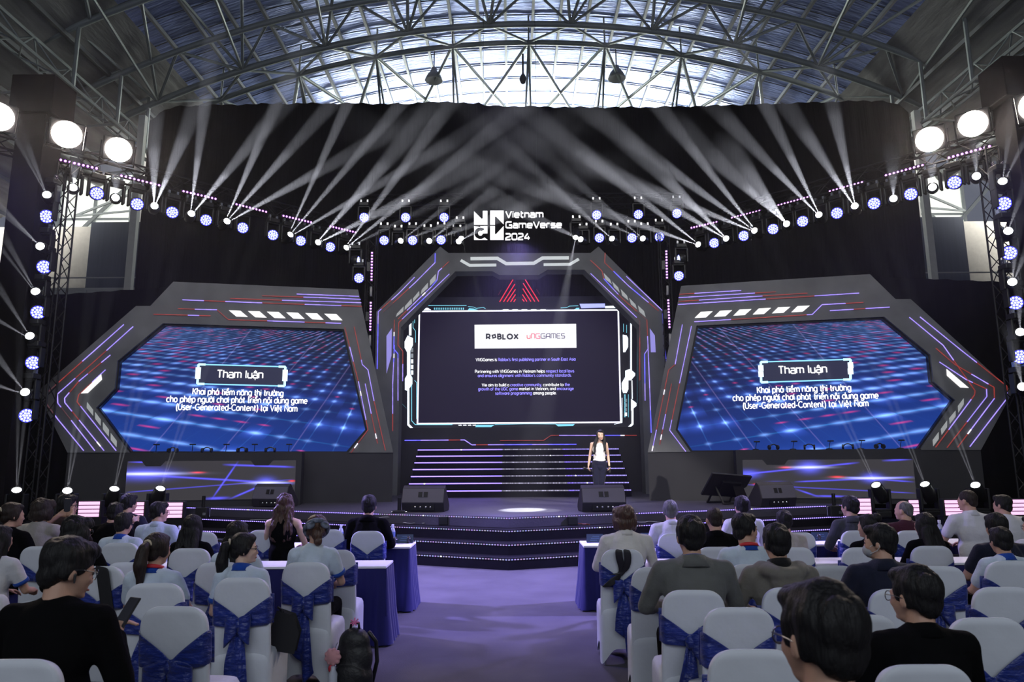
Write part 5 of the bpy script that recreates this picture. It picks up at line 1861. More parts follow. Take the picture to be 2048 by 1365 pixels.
# (key, top centre px, top py, sash, yaw, label)
CHAIR_LIST = [
    ('c1', 735, 1063, 'plain', 0, 'white covered chair with small blue knot behind the man in the black suit'),
    ('c2', 527, 1061, 'plain', 0, 'white covered front row chair just left of the woman in the sleeveless black top'),
    ('c3', 655, 1060, 'plain', 0, 'empty white front row chair half hidden by the woman with the patterned hair scarf'),
    ('c4', 400, 1065, 'plain', 0, 'white covered front row chair beside the long black haired woman in black'),
    ('c5', 664, 1101, 'plain', .06, 'empty white chair facing the blue skirted table, its seat sticking out toward the aisle'),
    ('c6', 612, 1126, 'long', -.02, 'white covered chair with long blue sash tails behind the woman with the hair scarf'),
    ('c7', 480, 1157, 'long', .03, 'white covered chair with large drooping blue bow behind the girl in glasses'),
    ('c8', 437, 1126, 'side', 0, 'white covered chair left of and beyond the girl in glasses'),
    ('c9', 376, 1098, 'side', .03, 'white covered chair with blue sash beyond the ponytail girl, right of her head'),
    ('c10', 349, 1215, 'bow', -.04, 'white covered chair with crisp blue bow, just nearer than the chair of the ponytail girl'),
    ('c11', 304, 1168, 'side', .04, 'white covered chair directly behind the girl with the ponytail'),
    ('c12', 254, 1126, 'plain', .02, 'white covered chair with blue band just left of the ponytail girl'),
    ('c13', 238, 1087, 'plain', 0, 'white covered chair behind the man with the royal blue collar at left'),
    ('c14', 26, 1322, 'plain', 0, 'white covered chair in the bottom left corner behind the man in black with an earbud'),
    ('c15', 92, 1056, 'plain', 0, 'white covered chair beside the person photographing with a phone'),
    ('c16', 78, 1094, 'plain', 0, 'white covered chair at the left edge behind the woman in black'),
    ('c17', 205, 1134, 'plain', -.1, 'white covered chair draped with a dark cloth right of the man with the earbud'),
    ('r1', 1248, 1100, 'long', -.05, 'white covered aisle chair with black ribbon over its blue sash'),
    ('r2', 1352, 1068, 'plain', 0, 'white covered front row chair behind the grey haired man in the white shirt'),
    ('r3', 1322, 1136, 'plain', -.1, 'empty white chair left of and beyond the man in the grey jacket'),
    ('r4', 1393, 1182, 'side', -.06, 'white covered chair with drooping blue tail behind the man in the grey jacket'),
    ('r5', 1482, 1217, 'plain', -.03, 'white covered chair with flat blue band right of the grey jacket man'),
    ('r6', 1513, 1302, 'plain', -.03, 'white covered chair in the foreground left of the big dark haired man in glasses'),
    ('r7', 1435, 1095, 'plain', 0, 'white covered chair behind the man in the black polo with cropped hair'),
    ('r8', 1508, 1130, 'plain', -.03, 'white covered chair peeking out left of the hooded grey jacket'),
    ('r9', 1597, 1066, 'plain', 0, 'white covered front row chair right of the man in the beige shirt'),
    ('r10', 1588, 1096, 'plain', 0, 'white covered chair with blue band just right of the hooded jacket head'),
    ('r11', 1668, 1133, 'plain', -.03, 'white covered chair left of the man wearing a face mask'),
    ('r12', 1592, 1177, 'plain', -.05, 'white covered chair behind the person in the hooded grey jacket'),
    ('r13', 1728, 1096, 'plain', 0, 'white covered chair with blue band left of the face mask, mostly hidden'),
    ('r14', 1866, 1093, 'plain', 0, 'white covered chair with wide blue band in front of the long haired woman at right'),
    ('r15', 1884, 1134, 'side', -.05, 'white covered chair with loose blue bow right of the big man in the black shirt'),
    ('r16', 1727, 1232, 'side', -.04, 'white covered chair between the two dark haired men in glasses'),
    ('r17', 1718, 1062, 'plain', 0, 'white covered front row chair behind the man in the grey suit'),
    ('r18', 1826, 1062, 'plain', 0, 'white covered front row chair behind the man in the maroon shirt'),
    ('r19', 2028, 1124, 'plain', -.05, 'white covered chair behind the right block man with the blue collar'),
    ('r20', 2016, 1176, 'plain', -.05, 'white covered chair at the right edge, second behind the blue collar man'),
    ('r21', 1984, 1238, 'bow', -.05, 'white covered chair with big blue bow near the bottom right corner'),
    ('r22', 1853, 1333, 'plain', 0, 'white chair back at the bottom edge in front of the man in the black shirt'),
    ('r23', 2052, 1094, 'plain', 0, 'shaded white chair at the right edge beyond the man with the blue collar'),
    ('r24', 1806, 1180, 'plain', -.03, 'white covered chair mostly hidden beyond the man in the black shirt'),
]
CR = {}
for key, px, py, st, rz, lab in CHAIR_LIST:
    CR[key] = put_chair(px, py, st, lab, rz)
# black ribbon tied over the aisle chair
r1 = CR['r1']
mb = MB()
q = Vector((.0, 0, 0))
def strip_rows(pts, w):
    return [[(x + w * (u - .5), recline(z) - .022 - .01 * math.sin(i * 1.1), z + .006 * math.sin(u * 6 + i)) for u in (0, .33, .66, 1)] for i, (x, z) in enumerate(pts)]


rib = strip_rows([(-.032, .955), (-.034, .92), (-.03, .87), (-.012, .82), (.0, .775), (-.03, .74), (-.085, .71)], .062)
rib2 = strip_rows([(.030, .955), (.042, .91), (.042, .85), (.03, .80), (.0, .765), (-.05, .75), (-.10, .745)], .062)
rib3 = [[(-.02 - .16 * t, recline(.72) - .034 - .03 * math.sin(t * 3.14), .735 - .09 * t + .07 * (u - .5) * math.sin(t * 2.6 + .5)) for u in (0, .33, .66, 1)] for t in [k / 8 for k in range(9)]]
M_RIB = mat('black_ribbon', (.008, .008, .01), .45)
ro = thing('ribbon', 'black fabric ribbon looped over the top of the aisle chair', 'ribbon', r1.location, r1.rotation_euler.z)
for rows in (rib, rib2, rib3):
    fin(cloth(rows).build('strip', M_RIB, ro, smooth=True), .004)
# dark cloth lying over the left chair
c17 = CR['c17']
rows = [[(-.02 + .11 * u + .05 * t, recline(.96 - .3 * t) - .02, .965 - .32 * t - .02 * u) for u in (0, .33, .66, 1)] for t in [k / 8 for k in range(9)]]
o = fin(cloth(rows).build('draped_cloth', mat('dark_cloth', (.012, .012, .014), .85), smooth=True), .012)
o.location = c17.location; o.rotation_euler = (0, 0, -.1)
tag(o, 'dark cloth hung over the chair beside the man with the earbud', 'cloth')

# ------------------------------------------------------------------ skirted tables
M_TOP = mat('table_top_white', (.78, .78, .82), .55, var=.03)
M_SKIRT = mat('blue_skirt', (.007, .007, .095), .7, spec=.3, sheen=.25)


def table(name_label, x0, x1, y0, y1, group=None, z=.72):
    r = thing('banquet_table', name_label, 'table', ((x0 + x1) / 2, (y0 + y1) / 2, 0), 0, group)
    hx, hy = (x1 - x0) / 2, (y1 - y0) / 2
    MB().box((0, 0, z - .012), (2 * hx, 2 * hy, .024)).build('tabletop', M_TOP, r, bevel=.006)
    # pleated skirt round all four sides, flaring a little to the floor
    per = []
    step = .022
    def side(a, b):
        L = math.dist(a, b); n = int(L / step)
        for i in range(n):
            t = i / n
            per.append((a[0] + (b[0] - a[0]) * t, a[1] + (b[1] - a[1]) * t))
    c = [(-hx, -hy), (hx, -hy), (hx, hy), (-hx, hy)]
    for i in range(4):
        side(c[i], c[(i + 1) % 4])
    mb = MB()
    rr2 = random.Random(len(name_label))
    ph = [rr2.uniform(-.6, .6) for _ in per]
    lv = [(z - .026, .004, 0), (z - .2, .009, .012), (z - .45, .014, .03), (.015, .02, .06)]
    n = len(per)
    for (zz, amp, fl) in lv:
        for i, (x, y) in enumerate(per):
            L = math.hypot(x, y)
            k = amp * math.sin(i * 1.25 + ph[i] * .6)
            nx_ = (1 if x >= hx - 1e-6 else -1 if x <= -hx + 1e-6 else 0)
            ny_ = (1 if y >= hy - 1e-6 else -1 if y <= -hy + 1e-6 else 0)
            mb.v.append((x + nx_ * (k + fl), y + ny_ * (k + fl), zz))
    for j in range(len(lv) - 1):
        for i in range(n):
            mb.f.append((j * n + i, (j + 1) * n + i, (j + 1) * n + (i + 1) % n, j * n + (i + 1) % n)); mb.c.append(None); mb.mi.append(0)
    mb.build('skirt', M_SKIRT, r, smooth=True)
    return r


ya, yb_ = 8.42, 8.92
xl = P(822, 1093, Z=.72).x
xr = P(1170, 1096, Z=.72).x
table('front left table with white top and pleated blue skirt, nearest the stage', -4.15, xl, ya, yb_, 'blue skirted tables')
table('front left table farther from the aisle, beyond the phone photographer', -8.0, -4.2, ya, yb_, 'blue skirted tables')
table('front right table with blue skirt at the aisle beside the cream blouse woman', xr, 4.05, ya, yb_, 'blue skirted tables')
table('front right table continuing toward the right wall by the white polo man', 4.1, 8.2, ya, yb_, 'blue skirted tables')
y2a, y2b = 6.93, 7.33
xl2 = P(775, 1131, Z=.72).x
table('second row left table with pleated blue skirt at the aisle beside the empty chair', -3.3, xl2, y2a, y2b, 'blue skirted tables')
table('second row left table farther from the aisle by the man with the blue collar', -7.0, -3.35, y2a, y2b, 'blue skirted tables')
table('second row right table left of the man in the grey jacket', P(1266, 1130, Z=.72).x, 3.5, y2a, y2b, 'blue skirted tables')
table('second row right table farther from the aisle, by the long haired woman', 3.55, 7.2, y2a, y2b, 'blue skirted tables')
# ------------------------------------------------------------------ people
SKIN = mat('skin', (.50, .30, .215), .55, spec=.35, var=.06, vscale=14)
SKIN_L = mat('skin_light', (.62, .41, .31), .5, spec=.35, var=.05, vscale=14)
LIP = mat('lips', (.42, .13, .12), .4)
HAIRS = {'black': mat('hair_black', (.007, .0065, .007), .58, spec=.3, var=.5, vscale=60, bump=.35, bscale=70, stretch=(1, 1, .15)),
         'dark': mat('hair_dark_brown', (.018, .011, .008), .55, spec=.35, var=.5, vscale=60, bump=.35, bscale=70, stretch=(1, 1, .15)),
         'brown': mat('hair_brown', (.055, .024, .014), .42, spec=.5, var=.5, vscale=60, bump=.35, bscale=70, stretch=(1, 1, .15)),
         'grey': mat('hair_grey', (.10, .098, .095), .5, spec=.4, var=.5, vscale=60, bump=.35, bscale=70, stretch=(1, 1, .15))}
FAB = {}


def fabric(name, col, rough=.85, sheen=.15):
    return mat('cloth_' + name, col, rough, spec=.2, var=.10, vscale=7, bump=.30, bscale=9, sheen=sheen)


def remesh(mb, name, m, parent, vox=.009, smooth=3, fac=.5, disp=None):
    me = bpy.data.meshes.new(name)
    me.from_pydata(mb.v, [], mb.f)
    me.update()
    t = bpy.data.objects.new('tmp', me)
    COL.objects.link(t)
    md = t.modifiers.new('r', 'REMESH'); md.mode = 'VOXEL'; md.voxel_size = vox
    if smooth:
        s = t.modifiers.new('s', 'SMOOTH'); s.factor = fac; s.iterations = smooth
    dg = bpy.context.evaluated_depsgraph_get()
    new = bpy.data.meshes.new_from_object(t.evaluated_get(dg))
    bpy.data.objects.remove(t); bpy.data.meshes.remove(me)
    new.name = name
    new.materials.clear()
    new.materials.append(m)
    if disp:
        n = len(new.vertices)
        co = np.empty(n * 3); no = np.empty(n * 3)
        new.vertices.foreach_get('co', co); new.vertices.foreach_get('normal', no)
        co = co.reshape(-1, 3); no = no.reshape(-1, 3)
        amp, f, st = disp
        for i in range(n):
            p = co[i]
            v = noise.noise((p[0] * f, p[1] * f, p[2] * f * st)) + .5 * noise.noise((p[0] * f * 2.3, p[1] * f * 2.3, p[2] * f * st * 2.3))
            co[i] = p + no[i] * amp * v
        new.vertices.foreach_set('co', co.ravel())
    new.polygons.foreach_set('use_smooth', [True] * len(new.polygons))
    new.update()
    o = bpy.data.objects.new(name, new)
    COL.objects.link(o)
    if parent is not None:
        o.parent = parent
    return o


def head_prims(mb, H, female=False):
    e = lambda c, r, R_=None: mb.ell(H @ Vector(c), r, (H.to_3x3() @ R_) if R_ else H.to_3x3(), 16, 12)
    c = lambda a, ra, b, rb: mb.cap(H @ Vector(a), ra, H @ Vector(b), rb, 8)
    e((0, -.012, .022), (.074, .092, .090))
    e((0, .032, -.022), (.060 if female else .063, .062, .085))
    e((0, .030, -.078), (.042 if female else .048, .050, .038))
    c((0, .076, -.005), .010, (0, .094, -.034), .0115)
    e((0, .089, -.038), (.018, .010, .009))
    c((-.032, .078, .012), .010, (.032, .078, .012), .010)
    for s in (-1, 1):
        e((s * .036, .064, -.030), (.020, .020, .020))
        e((s * .076, -.006, -.018), (.010, .020, .030), Matrix.Rotation(s * .35, 3, 'Z'))
    e((0, .080, -.068), (.020, .013, .0085))
    e((0, .074, -.092), (.020, .016, .014))


def hand_prims(mb, w, d, up, L=.175, curl=.35, s=1.0, thumb=1):
    """hand at wrist w pointing along d; up = back of the hand"""
    d = d.normalized(); up = (up - d * up.dot(d)).normalized(); sd = d.cross(up)
    k = s
    for t in (-.028, -.009, .010, .029):
        mb.cap(w + d * .02 * k + sd * t * .7 * k, .014 * k, w + d * .088 * k + sd * t * k, .0125 * k, 7)
    for t, ln in ((-.031, .062), (-.0105, .076), (.0105, .082), (.031, .072)):
        a = w + d * .090 * k + sd * t * k
        d1 = (d - up * curl).normalized(); d2 = (d - up * curl * 2.6).normalized()
        b = a + d1 * ln * .5 * k
        mb.cap(a, .0095 * k, b, .0088 * k, 7)
        mb.cap(b, .0088 * k, b + d2 * ln * .5 * k, .0075 * k, 7)
    a = w + d * .03 * k + sd * .03 * k * thumb
    b = a + (d * .6 + sd * .6 * thumb - up * .35).normalized() * .045 * k
    mb.cap(a, .013 * k, b, .0105 * k, 7)
    mb.cap(b, .0105 * k, b + (d * .9 + sd * .15 * thumb - up * .4).normalized() * .032 * k, .0085 * k, 7)


def hair_prims(style, H, TM):
    """meshes of the hair: main mass and extra named pieces"""
    R3 = H.to_3x3()
    main, extra = MB(), []
    e = lambda c, r, mb=main: mb.ell(H @ Vector(c), r, R3, 16, 12)
    c = lambda a, ra, b, rb, mb=main: mb.cap(H @ Vector(a), ra, H @ Vector(b), rb, 10)
    if style in ('short', 'full', 'crew', 'spiky'):
        k = {'short': 1.0, 'full': 1.06, 'crew': .97, 'spiky': 1.02}[style]
        e((0, -.026, .040), (.086 * k, .098 * k, .092 * k))
        e((0, .030, .082), (.066 * k, .062, .042))
        e((0, -.066, -.022), (.066 * k, .046, .066))
        for s in (-1, 1):
            e((s * .066, -.030, .010), (.022, .048, .060))
            e((s * .070, .020, .020), (.012, .022, .045))
        if style == 'spiky':
            rr2 = random.Random(5)
            for i in range(34):
                a = rr2.uniform(0, 6.28); r = rr2.uniform(0, .085)
                p = Vector((r * math.cos(a), -.02 + r * math.sin(a), .115 - r * r * 4))
                c(p, .016, p + Vector((p.x * .15, p.y * .1 - .005, .022)), .004)
    elif style == 'buzz':
        e((0, -.018, .030), (.079, .095, .090)); e((0, -.062, -.018), (.062, .042, .055))
    elif style == 'bald_grey':
        e((0, -.024, .024), (.080, .094, .084)); e((0, -.066, -.025), (.064, .040, .055))
    elif style == 'bob':
        e((0, -.03, .035), (.098, .105, .098)); e((0, -.055, -.04), (.105, .075, .085))
        for s in (-1, 1):
            e((s * .085, -.01, -.03), (.032, .06, .08)); e((s * .055, .03, .06), (.05, .055, .055))
    elif style in ('long', 'wavy', 'long_front'):
        e((0, -.026, .038), (.090, .100, .094)); e((0, .02, .078), (.068, .06, .042))
        e((0, -.07, -.06), (.090, .055, .12))
        D = .40 if style != 'long_front' else .34
        for s in (-1, -.5, 0, .5, 1):
            c((s * .062, -.066, -.05), .046, (s * .082, -.098, -D * .6), .046)
            c((s * .082, -.098, -D * .6), .046, (s * (.088 if style == 'wavy' else .066), -.105, -D + .03 * abs(s)), .03)
        for s in (-1, 1):
            e((s * .080, -.012, -.01), (.022, .05, .07)); c((s * .082, -.005, -.03), .024, (s * .084, -.02, -.15), .022)
    elif style in ('pony', 'bun', 'updo'):
        e((0, -.024, .038), (.088, .099, .092)); e((0, .022, .078), (.066, .06, .040))
        e((0, -.066, -.02), (.070, .045, .062))
        for s in (-1, 1):
            e((s * .068, -.012, .0), (.020, .05, .055))
        ex = MB()
        if style == 'pony':
            c((0, -.10, .045), .030, (0, -.150, .015), .038, ex); c((0, -.150, .015), .040, (0, -.165, -.10), .050, ex); c((0, -.165, -.10), .050, (.0, -.150, -.235), .024, ex)
            extra.append(('ponytail', ex, None))
            tie = MB()
            tie.tube([H @ Vector((.03 * math.cos(a), -.108 - .012 * math.sin(a), .042 + .03 * math.sin(a))) for a in [k * math.pi / 6 for k in range(12)]], .010, 6, closed=True)
            extra.append(('hair_tie', tie, mat('cream_scrunchie', (.55, .47, .33), .8)))
        elif style == 'bun':
            e((.0, -.10, .085), (.050, .046, .046), ex); e((.04, -.10, .11), (.022, .022, .022), ex)
            extra.append(('bun', ex, None))
        else:
            e((0, -.10, -.06), (.050, .040, .060), ex); e((.01, -.10, -.115), (.038, .03, .04), ex)
            extra.append(('bun', ex, None))
            sc = MB()
            ring = []
            for k in range(20):
                a = 2 * math.pi * k / 20
                ring.append(H @ Vector((.094 * math.cos(a), -.03 + .098 * math.sin(a) * .95, .0 - .055 * math.sin(a))))
            sc.tube(ring, .021, 8, closed=True)
            for s, t in ((-1, .03), (1, .05)):
                sc.ell(H @ Vector((s * .06, -.125, .0 + t * .3)), (.040, .020, .028), R3 @ Matrix.Rotation(s * .5, 3, 'Y'))
            extra.append(('hair_scarf', sc, mat('patterned_scarf', (.12, .14, .19), .6, var=.98, vscale=28)))
    return main, extra


PEOPLE = {}


def person(key, px, py, label, chair=None, Y=None, hair='short', hc='black', shirt=('white', (.62, .62, .64)), sl=1.0, collar=None, cuff=None, yaw=0.0, pitch=.06, lean=.05, twist=0.0, arms='table', trousers=('black', (.012, .012, .014)),
           wide=1.0, female=False, skin=None, glasses=False, mask=False, lanyard=None, hood=False, head=1.0, eyes=False, jacket_collar=False, vox=.0095, buds=False, tilt=0.0, hjit=None):
    skin = skin or SKIN
    if female:
        wide *= .90
    TM = Matrix.Translation((0, 0, .54)) @ Matrix.Rotation(-lean, 4, 'X') @ Matrix.Rotation(twist, 4, 'Z') @ Matrix.Translation((0, 0, -.54))
    HC = Vector((0, .015, 1.235))
    H = TM @ Matrix.Translation(HC) @ Matrix.Rotation(-twist + yaw, 4, 'Z') @ Matrix.Rotation(-pitch + lean, 4, 'X') @ Matrix.Rotation(tilt, 4, 'Y') @ Matrix.Scale(head, 4)
    topl = H @ Vector((0, -.01, .132))
    ry = CR[chair].location.y if chair else Y
    s = 1.0
    for _ in range(4):
        T = P(px, py, Y=ry + topl.y * s)
        s = T.z / topl.z
    sx_ = s
    root = thing('person', label, 'person', (T.x - topl.x * s, ry, 0))
    root.scale = (s, s, s)
    if not .86 < s < 1.12:
        print('SCALE', key, round(s, 3))
    w = wide
    tm = lambda p: TM @ Vector(p)
    T3 = TM.to_3x3()
    sh = {}
    for sd in (-1, 1):
        a = Vector((sd * .172 * w, -.02, 1.03))
        if arms == 'lap':
            b, c_ = Vector((sd * .235 * w, .01, .76)), Vector((sd * .10, .24, .66))
        elif arms == 'phone':
            b, c_ = Vector((sd * .235 * w, .08, .76)), Vector((sd * .05 + .04, .27, .95))
        elif arms == 'up':
            b, c_ = Vector((sd * .23, .22, .93)), Vector((sd * .075 + .03, .36, 1.17))
        elif arms == 'side':
            b, c_ = Vector((sd * .26 * w, -.03, .76)), Vector((sd * .22, .20, .66))
        else:
            b, c_ = Vector((sd * .25 * w, .10, .80)), Vector((sd * .13, .34, .775))
        sh[sd] = (tm(a), tm(b), tm(c_))
    # ---- body: one continuous skin
    mb = MB()
    head_prims(mb, H, female)
    nb = H @ Vector((0, -.02, -.055))
    mb.cap(tm((0, -.03, 1.04)), .062 if not female else .050, nb, .056 if not female else .046, 12)
    mb.ell(tm((0, -.02, .93)), (.155 * w, .10, .19), T3); mb.ell(tm((0, -.005, .70)), (.135 * w, .105, .2), T3); mb.ell(tm((0, 0, .57)), (.155 * w, .125, .095), T3)
    for sd in (-1, 1):
        a, b, c_ = sh[sd]
        mb.cap(tm((sd * .04, -.025, 1.075)), .042, a, .052, 10)
        mb.cap(a, .052 * (.85 if female else 1), b, .040 * (.85 if female else 1), 10); mb.cap(b, .040 * (.85 if female else 1), c_, .027, 10)
        hand_prims(mb, c_, (c_ - b) + Vector((-sd * .06, .03, -.02)), Vector((0, .1, 1)) if arms != 'up' else Vector((sd * .3, -1, 0)), thumb=-sd, s=.95 if female else 1.03, curl=.4 if arms != 'up' else .8)
        hip, kn, an = Vector((sd * .085, .03, .575)), Vector((sd * .105, .42, .55)), Vector((sd * .105, .41, .09))
        mb.cap(hip, .078, kn, .055, 10); mb.cap(kn, .055, an, .036, 10)
        mb.cap(an + Vector((0, 0, -.04)), .034, an + Vector((0, .14, -.06)), .026, 8)
    remesh(mb, 'body', skin, root, vox, 2)
    # ---- shirt
    sname, scol = shirt
    fm = fabric(sname, scol) if sname != 'black' else mat('cloth_black', scol, .95, spec=.06, var=.1, vscale=7, bump=.3, bscale=9)
    mb = MB()
    mb.ell(tm((0, -.022, .93)), (.178 * w, .122, .21), T3); mb.ell(tm((0, -.008, .71)), (.163 * w, .130, .22), T3); mb.ell(tm((0, 0, .58)), (.182 * w, .148, .10), T3)
    for sd in (-1, 1):
        a, b, c_ = sh[sd]
        ss = .9 if female else 1
        if sl > 0:
            mb.cap(tm((sd * .058, -.028, 1.068)), .046, a, .066 * ss, 10)
        else:
            mb.cap(tm((sd * .07, -.028, 1.055)), .036, tm((sd * .135 * w, -.02, 1.03)), .045, 10)
        if sl >= 1:
            mb.cap(a, .068 * ss, b, .057 * ss, 10); mb.cap(b, .057 * ss, b.lerp(c_, .9), .040 * ss, 10)
        elif sl > 0:
            mb.cap(a, .068 * ss, a.lerp(b, sl), .064 * ss, 10)
    if hood:
        for k in range(9):
            a = math.pi * (k / 8) + math.pi
            p = tm((.125 * math.cos(a), -.045 + .095 * math.sin(a), 1.085 - .035 * abs(math.sin(a))))
            mb.ell(p, (.055, .055, .045))
        mb.ell(tm((0, -.13, 1.0)), (.11, .05, .085), T3)
    remesh(mb, 'jacket' if hood or jacket_collar else 'shirt', fm, root, .0125, 5, .5, (.006, 9, .6))
    # ---- collar, cuffs
    def ring(z0, z1, r0, r1, m, nm, open_=.0, y=-.028):
        q = MB()
        n = 22
        for (r, z, t) in ((r0, z0, 0), (r1, z1, 0), (r1 - .007, z1, 0), (r0 - .007, z0, 0)):
            for k in range(n):
                a = 2 * math.pi * k / n
                q.v.append(tuple(tm((r * math.cos(a), y + (z - z0) * .25 + r * math.sin(a) * .95, z - .02 * math.sin(a)))))
        for j in range(4):
            for k in range(n):
                q.f.append((j * n + k, j * n + (k + 1) % n, ((j + 1) % 4) * n + (k + 1) % n, ((j + 1) % 4) * n + k)); q.c.append(None); q.mi.append(0)
        return q.build(nm, m, root, smooth=True)
    if collar:
        ring(1.062, 1.118, .093, .069, fabric(*collar), 'collar')
    if jacket_collar:
        ring(1.045, 1.115, .118, .083, fm, 'jacket_collar')
    if hood:
        ring(1.07, 1.13, .088, .075, fabric('black_lining', (.008, .008, .009)), 'hood_lining')
    if cuff:
        for sd in (-1, 1):
            a, b, c_ = sh[sd]
            p, q_ = a.lerp(b, sl - .02), a.lerp(b, sl + .10)
            d = (q_ - p).normalized()
            MB().tube([p, q_], .069 * (.9 if female else 1), 14).build('cuff', fabric(*cuff), root, smooth=True)
    if lanyard:
        ring(1.098, 1.122, .082, .072, mat('lanyard_' + lanyard[0], lanyard[1], .6), 'lanyard')
    # ---- trousers and shoes
    tn, tc = trousers
    mb = MB()
    mb.ell(Vector((0, .0, .57)), (.178 * w, .15, .09))
    for sd in (-1, 1):
        hip, kn, an = Vector((sd * .085, .03, .575)), Vector((sd * .105, .42, .555)), Vector((sd * .105, .41, .13))
        mb.cap(hip, .090, kn, .066, 10); mb.cap(kn, .066, an, .052, 10)
    remesh(mb, 'trousers', fabric(tn, tc), root, .014, 3)
    for sd in (-1, 1):
        MB().cap((sd * .105, .39, .045), .042, (sd * .11, .52, .034), .034, 10).build('shoe', M_PLASTIC, root, smooth=True)
    # ---- hair
    main, extra = hair_prims(hair, H, TM)
    amp = {'short': .007, 'full': .009, 'crew': .004, 'buzz': .002, 'spiky': .006, 'wavy': .018, 'bob': .012, 'bald_grey': .002}.get(hair, .006)
    ho = remesh(main, 'hair', HAIRS[hc], root, .0085 * max(1, head), 2, .4, (amp if hjit is None else hjit, 26, .35))
    for nm, q, m in extra:
        if nm in ('ponytail', 'bun'):
            remesh(q, nm, HAIRS[hc], ho, .008, 2, .4, (.008, 26, .25))
        else:
            q.build(nm, m, ho, smooth=True)
    hp = lambda x, y, z: H @ Vector((x, y, z))
    if eyes:
        for sd in (-1, 1):
            MB().ell(hp(sd * .029, .0805, -.004), (.0125, .007, .0055), H.to_3x3()).build('eye', mat('eye_dark', (.02, .015, .012), .2), root, smooth=True)
            MB().tube([hp(sd * .014, .088, .016), hp(sd * .030, .086, .021), hp(sd * .046, .076, .016)], .0028, 5).build('eyebrow', HAIRS['black'], root)
        MB().cap(hp(-.016, .0895, -.068), .005, hp(.016, .0895, -.068), .005, 8).build('mouth', LIP, root, smooth=True)
    if glasses:
        g = MB()
        for sd in (-1, 1):
            g.tube([hp(sd * .034 + .026 * math.cos(a), .096 - .25 * abs(.026 * math.cos(a)), -.006 + .020 * math.sin(a)) for a in [k * math.pi / 8 for k in range(16)]], .0022, 6, closed=True)
            g.tube([hp(sd * .060, .090, .002), hp(sd * .079, .03, .003), hp(sd * .083, -.012, -.004)], .0025, 6)
        g.tube([hp(-.009, .099, -.002), hp(.009, .099, -.002)], .002, 6)
        g.build('glasses', mat('glasses_frame', (.10, .10, .11), .25, .7), root)
    if mask:
        q = MB()
        q.ell(hp(0, .052, -.055), (.056, .058, .050), H.to_3x3())
        q.build('face_mask', mat('mask_grey', (.34, .36, .38), .8), root, smooth=True)
        q = MB()
        for sd in (-1, 1):
            q.tube([hp(sd * .052, .06, -.035), hp(sd * .078, .0, .0), hp(sd * .086, -.02, -.02)], .0025, 5)
            q.tube([hp(sd * .052, .05, -.075), hp(sd * .076, .0, -.05), hp(sd * .086, -.02, -.02)], .0025, 5)
        q.build('mask_loop', mat('mask_white', (.6, .6, .6), .7), root)
    if buds:
        q = MB()
        for sd in (-1, 1):
            q.cap(hp(sd * .083, .002, -.02), .007, hp(sd * .085, .008, -.048), .004, 8)
        q.build('earbud', M_PLASTIC, root)
    PEOPLE[key] = (root, sh, H, s)
    return root


WHT_ = ('white', (.60, .60, .63)); LBL = ('pale_blue', (.50, .58, .66)); BLK = ('black', (.0045, .0045, .005)); NVY = ('navy', (.010, .012, .028)); RYL = ('royal_blue', (.012, .06, .33))
GRJ = ('grey_jacket', (.115, .118, .112)); GRB = ('taupe_jacket', (.15, .14, .12)); CRM = ('cream', (.64, .62, .57)); SUIT = ('charcoal_suit', (.045, .047, .055)); MAR = ('maroon', (.055, .012, .024)); BEI = ('beige', (.38, .35, .30))
D = person
# ---- left block
D('L1', 158, 1074, 'man in black top with earbud and glasses looking down at a phone', chair='c14', head=1.08, hair='full', shirt=BLK, yaw=-.75, pitch=.30, lean=.12, arms='phone', glasses=True, buds=True, eyes=True, wide=1.2, vox=.008, twist=-.15)
D('L2', 318, 1064, 'woman with dark ponytail and cream hair tie wearing a red lanyard', chair='c11', hair='pony', hc='dark', shirt=LBL, collar=RYL, lanyard=('red', (.5, .02, .03)), female=True, yaw=-.25, sl=.65)
D('L3', 490, 1064, 'woman in glasses and pale shirt with blue collar looking right over her shoulder', chair='c7', hair='updo' if False else 'pony', hc='black', shirt=LBL, collar=RYL, cuff=RYL, sl=.62, female=True, yaw=-1.25, pitch=.05, glasses=True, eyes=True, skin=SKIN_L, arms='lap', trousers=('khaki', (.32, .26, .19)), vox=.008)
D('L4', 478, 1041, 'woman with dark shoulder length hair in a pale shirt beyond the girl in glasses', chair='c8', hair='long', shirt=LBL, female=True, yaw=-.3, sl=.6)
D('L5', 634, 1029, 'woman with reddish hair tied in a patterned scarf and pale blue polo', chair='c6', hair='updo', hc='brown', shirt=LBL, cuff=RYL, sl=.62, female=True, yaw=.35, pitch=.3, lean=.10, trousers=BLK)
D('L6', 572, 987, 'woman with long wavy brown hair in a sleeveless black top', Y=8.05, hair='wavy', hc='brown', shirt=BLK, sl=0, female=True, skin=SKIN_L)
D('L7', 739, 990, 'man in a black suit sitting alone near the aisle, facing the stage', chair='c1', hair='full', shirt=BLK, jacket_collar=True, wide=1.04, lean=.1)
D('L8', 388, 1029, 'woman with long straight black hair dressed in black', chair='c9', hair='long', shirt=BLK, female=True, yaw=-.1)
D('L9', 320, 1003, 'man in pale shirt and glasses looking right toward the stage, at left', Y=8.0, hair='short', shirt=('ice_blue', (.48, .56, .68)), collar=('ice_blue', (.48, .56, .68)), yaw=-.75, glasses=True, eyes=True, wide=1.05)
D('L10', 250, 1025, 'man in pale polo with a royal blue collar facing away, left block', chair='c13', hair='short', shirt=LBL, collar=RYL, sl=.62, yaw=-.15)
D('L11', 158, 1031, 'person with bushy black hair dressed in black behind the man with the earbud', Y=5.6, hair='bob', shirt=BLK, yaw=-.5, glasses=True)
